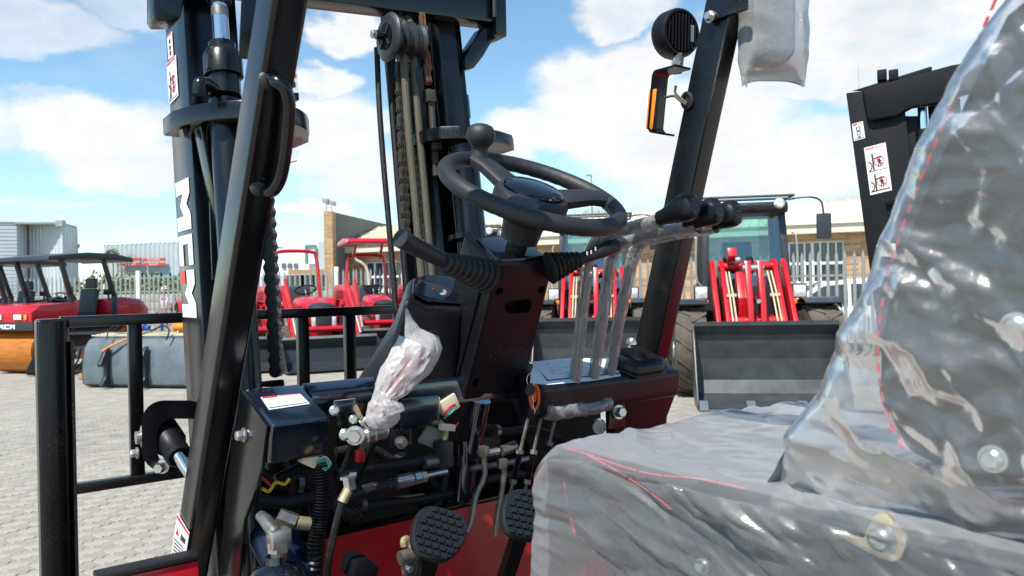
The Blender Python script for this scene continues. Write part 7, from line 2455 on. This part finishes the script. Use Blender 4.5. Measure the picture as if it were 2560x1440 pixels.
cy = [pr2(2303, 235, y0=y2 + .06), pr2(2308, 335, y0=y2 + .06)]
Q_('chrome_rod', B().tube([cy[0], cy[1]], .020, 18), 'chrome', F2)
cd = (cy[1] - cy[0]).normalized()
Q_('lift_cylinder', B().lathe([(.034, 0), (.037, .012), (.037, .06), (.030, .065), (.030, 1.6)], cy[1] - cd * .02, cd, 20), 'matt', F2)
Q_('hose_elbow', B().tube([pr2(2292, 370, y0=y2 + .02), pr2(2294, 395, y0=y2 + .02)], .014, 10), 'zinc', F2)
Q_('inner_mast_rail', B().hexa([pr2(x, y, y0=y2 + yy) for yy in (.04, .13) for x, y in ((2250, 290), (2294, 290), (2334, 690), (2290, 690))]), 'matt', F2, bev=.004)
Q_('inner_mast_rail', B().hexa([pr2(x, y, y0=y2 + yy) for yy in (.10, .19) for x, y in ((2318, 250), (2400, 245), (2430, 690), (2350, 690))]), 'matt', F2, bev=.004)
Q_('cross_plate', B().hexa([pr2(x, y, y0=y2 + yy) for yy in (-.02, .03) for x, y in ((2212, 500), (2330, 470), (2330, 500), (2216, 515))]), 'matt', F2, bev=.006)
def label2(px, hb, mode):
    pts = [pr2(x, y, y0=y2 - .0005) for x, y in px]
    l_ = Q_('warning_label', B().prism(pts, (0, -.001, 0)), 'white', F2)
    s_ = SF(pts, (0, -.0018, 0))
    Q_('red_band', B().prism([s_(.05, .03), s_(.45, .03), s_(.45, hb), s_(.05, hb)], s_.vec), 'redink', l_)
    for k in range(7):
        u = .50 + .06 * k
        Q_('band_stripe', B().prism([s_(u + .015, .03), s_(u + .045, .03), s_(u + .03, hb), s_(u, hb)], s_.vec), 'redink', l_)
    Q_('rule', B().prism([s_(.06, .93), s_(.94, .93), s_(.94, .955), s_(.06, .955)], s_.vec), 'ink', l_)
    return l_, s_
l_, s_ = label2(((2130, 310), (2157, 303), (2163, 345), (2135, 353)), .13, 0)
for v in (.24, .5):
    for du, dv_, su, sv in ((.32, 0, .08, .24), (.6, 0, .08, .24), (.36, 0, .28, .04), (.36, .2, .28, .04)):
        Q_('chain_link', B().prism([s_(du, v + dv_), s_(du + su, v + dv_), s_(du + su, v + dv_ + sv), s_(du, v + dv_ + sv)], s_.vec), 'ink', l_)
Q_('chain_foot', B().prism([s_(.3, .9), s_(.5, .76), s_(.7, .9)], s_.vec), 'ink', l_)
l_, s_ = label2(((2160, 370), (2214, 356), (2230, 475), (2176, 488)), .055, 1)
_P = P_
def P_(name, b, m, parent=None, **k):
    return obj(name, b, MT[m], parent or F2, **k)
pictos(l_, s_, .12, .53)
pictos(l_, s_, .55, .95)
tx_ = text('label_text', '10. \u2014', s_(.42, .105), (s_(1, .1) - s_(0, .1)), (s_(.4, 0) - s_(.4, .1)), .012, MT['ink'], l_, .001)
P_ = _P
Q_('white_box', B().hexa([pr2(x, y, y0=y2 - yy) for yy in (.02, .10) for x, y in ((2190, 612), (2240, 608), (2240, 645), (2198, 640))]), 'white', F2, bev=.006)
# its body, mostly hidden by the seat
Q_('body', B().prism([V((p0_.x + .0, y, z)) for y, z in ((-.25, .35), (-1.9, .35), (-2.2, .6), (-2.1, 1.0), (-.9, 1.02), (-.55, .7), (-.25, .7))], (1.0, 0, 0)), 'red', F2, bev=.03)
for x in (p0_.x - .02, p0_.x + .85):
    wheel(F2, (x + .1, .0, .33), .33, .22, 'tyreb', 12, 'white')
    wheel(F2, (x + .1, -1.7, .26), .26, .18, 'tyreb', 12, 'white')

# --- white car outside the fence
cg = W(1950, 742, 17.6)
cc_ = V((7.3, 17.0, 0))
car_ = thing('parked_car', 'white hatchback with a red tail lamp parked behind the palisade fence', 'car', cc_, face(-.93, .36))
pro = [(-2.05, .35), (-2.08, .75), (-1.98, 1.02), (-1.75, 1.18), (-1.45, 1.46), (-1.1, 1.53), (-.3, 1.56), (.35, 1.48), (1.0, 1.08), (1.75, .92), (2.05, .75), (2.1, .4), (1.75, .28), (-1.75, .28)]
rings = []
for x, s in ((-.86, .94), (-.84, .98), (-.70, 1.0), (.70, 1.0), (.84, .98), (.86, .94)):
    rings.append([V((x * (1 - .16 * max(0, (z - .95) / .6)), y * s, z if z < 1 else 1 + (z - 1) * (1.0 if abs(x) < .8 else .97))) for y, z in pro])
Q_('body', B().loft(rings), 'carw', car_, bev=.03, seg=3, smooth=50)
for sx in (-1, 1):
    def sg(pts):
        return [V((sx * (.862 * (1 - .16 * max(0, (z - .95) / .6)) + .004), y, z)) for y, z in pts]
    for pts in (((.85, 1.02), (.32, 1.40), (-.15, 1.44), (-.15, 1.02)), ((-.22, 1.02), (-.22, 1.44), (-.95, 1.42), (-1.12, 1.10), (-1.08, 1.02)), ((-1.2, 1.06), (-1.06, 1.40), (-1.3, 1.36), (-1.55, 1.12))):
        Q_('side_window', B().prism(sg(pts), (sx * .004, 0, 0)), 'car_glass', car_)
    Q_('tail_lamp', B().cbox((sx * .72, -2.0, .98), (.24, .14, .30)), 'taill', car_, bev=.03)
    for y in (-1.3, 1.3):
        wheel(car_, (sx * .76, y, .31), .31, .2, 'tyreb', 20)
Q_('rear_window', B().hexa([V(p) for p in ((-.58, -1.80, 1.18), (.58, -1.80, 1.18), (.52, -1.50, 1.45), (-.52, -1.50, 1.45), (-.58, -1.83, 1.20), (.58, -1.83, 1.20), (.52, -1.53, 1.47), (-.52, -1.53, 1.47))]), 'car_glass', car_)
Q_('windscreen', B().hexa([V(p) for p in ((-.6, 1.02, 1.08), (.6, 1.02, 1.08), (.52, .42, 1.47), (-.52, .42, 1.47), (-.6, 1.05, 1.10), (.6, 1.05, 1.10), (.52, .45, 1.49), (-.52, .45, 1.49))]), 'car_glass', car_)
Q_('bumper', B().box((-.8, -2.14, .36), (.8, -2.0, .72)), 'carw', car_, bev=.05)

# --- person behind the fence at the left
pb0 = G(414, 830); pb0 = V((W(414, 740, 24.6).x, 24.6, 0))
per = thing('person', 'person in a pale shirt and blue trousers walking behind the palisade fence', 'person', pb0, rad(160))
def skinbody(name, verts, edges, mat, par):
    me = bpy.data.meshes.new(name)
    me.from_pydata([v[:3] for v in verts], edges, [])
    o = bpy.data.objects.new(name, me)
    C.objects.link(o)
    o.modifiers.new('skin', 'SKIN')
    sv = me.skin_vertices[0].data
    for k, v in enumerate(verts):
        sv[k].radius = (v[3], v[4] if len(v) > 4 else v[3])
    sv[0].use_root = True
    sb = o.modifiers.new('sub', 'SUBSURF'); sb.levels = 2; sb.render_levels = 2
    bpy.context.view_layer.update()
    m2 = bpy.data.meshes.new_from_object(o.evaluated_get(bpy.context.evaluated_depsgraph_get()))
    bpy.data.objects.remove(o)
    o = bpy.data.objects.new(name, m2)
    C.objects.link(o)
    m2.materials.clear(); m2.materials.append(mat); m2.shade_smooth()
    o.parent = par
    return o
vs = [(0, 0, .92, .15, .11), (0, 0, 1.15, .14, .10), (0, 0, 1.36, .17, .11), (0, .0, 1.48, .06), (0, .02, 1.56, .055), (0, .03, 1.66, .085, .10), (0, .03, 1.74, .06),
      (.20, 0, 1.40, .06), (.26, -.04, 1.14, .045), (.25, .12, .96, .035), (.25, .18, .90, .03),
      (-.20, 0, 1.40, .06), (-.26, .02, 1.14, .045), (-.25, .16, .98, .035), (-.25, .22, .93, .03),
      (.10, .02, .80, .10), (.11, .10, .48, .065), (.11, .02, .12, .045), (.11, .14, .05, .04),
      (-.10, -.02, .80, .10), (-.11, -.02, .48, .065), (-.11, -.18, .14, .045), (-.11, -.10, .05, .04)]
es = [(0, 1), (1, 2), (2, 3), (3, 4), (4, 5), (5, 6), (2, 7), (7, 8), (8, 9), (9, 10), (2, 11), (11, 12), (12, 13), (13, 14), (0, 15), (15, 16), (16, 17), (17, 18), (0, 19), (19, 20), (20, 21), (21, 22)]
skinbody('body', vs, es, MT['skin'], per)
skinbody('shirt', [(0, 0, .96, .165, .125), (0, 0, 1.18, .155, .115), (0, 0, 1.36, .185, .125), (0, 0, 1.46, .08), (.20, 0, 1.40, .075), (.25, -.03, 1.18, .062), (-.20, 0, 1.40, .075), (-.25, .02, 1.18, .062)], [(0, 1), (1, 2), (2, 3), (2, 4), (4, 5), (2, 6), (6, 7)], MT['shirt'], per)
skinbody('trousers', [(0, 0, .94, .16, .125), (.10, .02, .80, .115), (.11, .10, .48, .08), (.11, .02, .12, .065), (-.10, -.02, .80, .115), (-.11, -.02, .48, .08), (-.11, -.18, .14, .065)], [(0, 1), (1, 2), (2, 3), (0, 4), (4, 5), (5, 6)], MT['trouser'], per)
Q_('hat', B().lathe([(.13, 0), (.12, .01), (.1, .02), (.095, .08), (.05, .11), (.001, .115)], (0, .03, 1.70), Z3, 18), 'helmet', per)
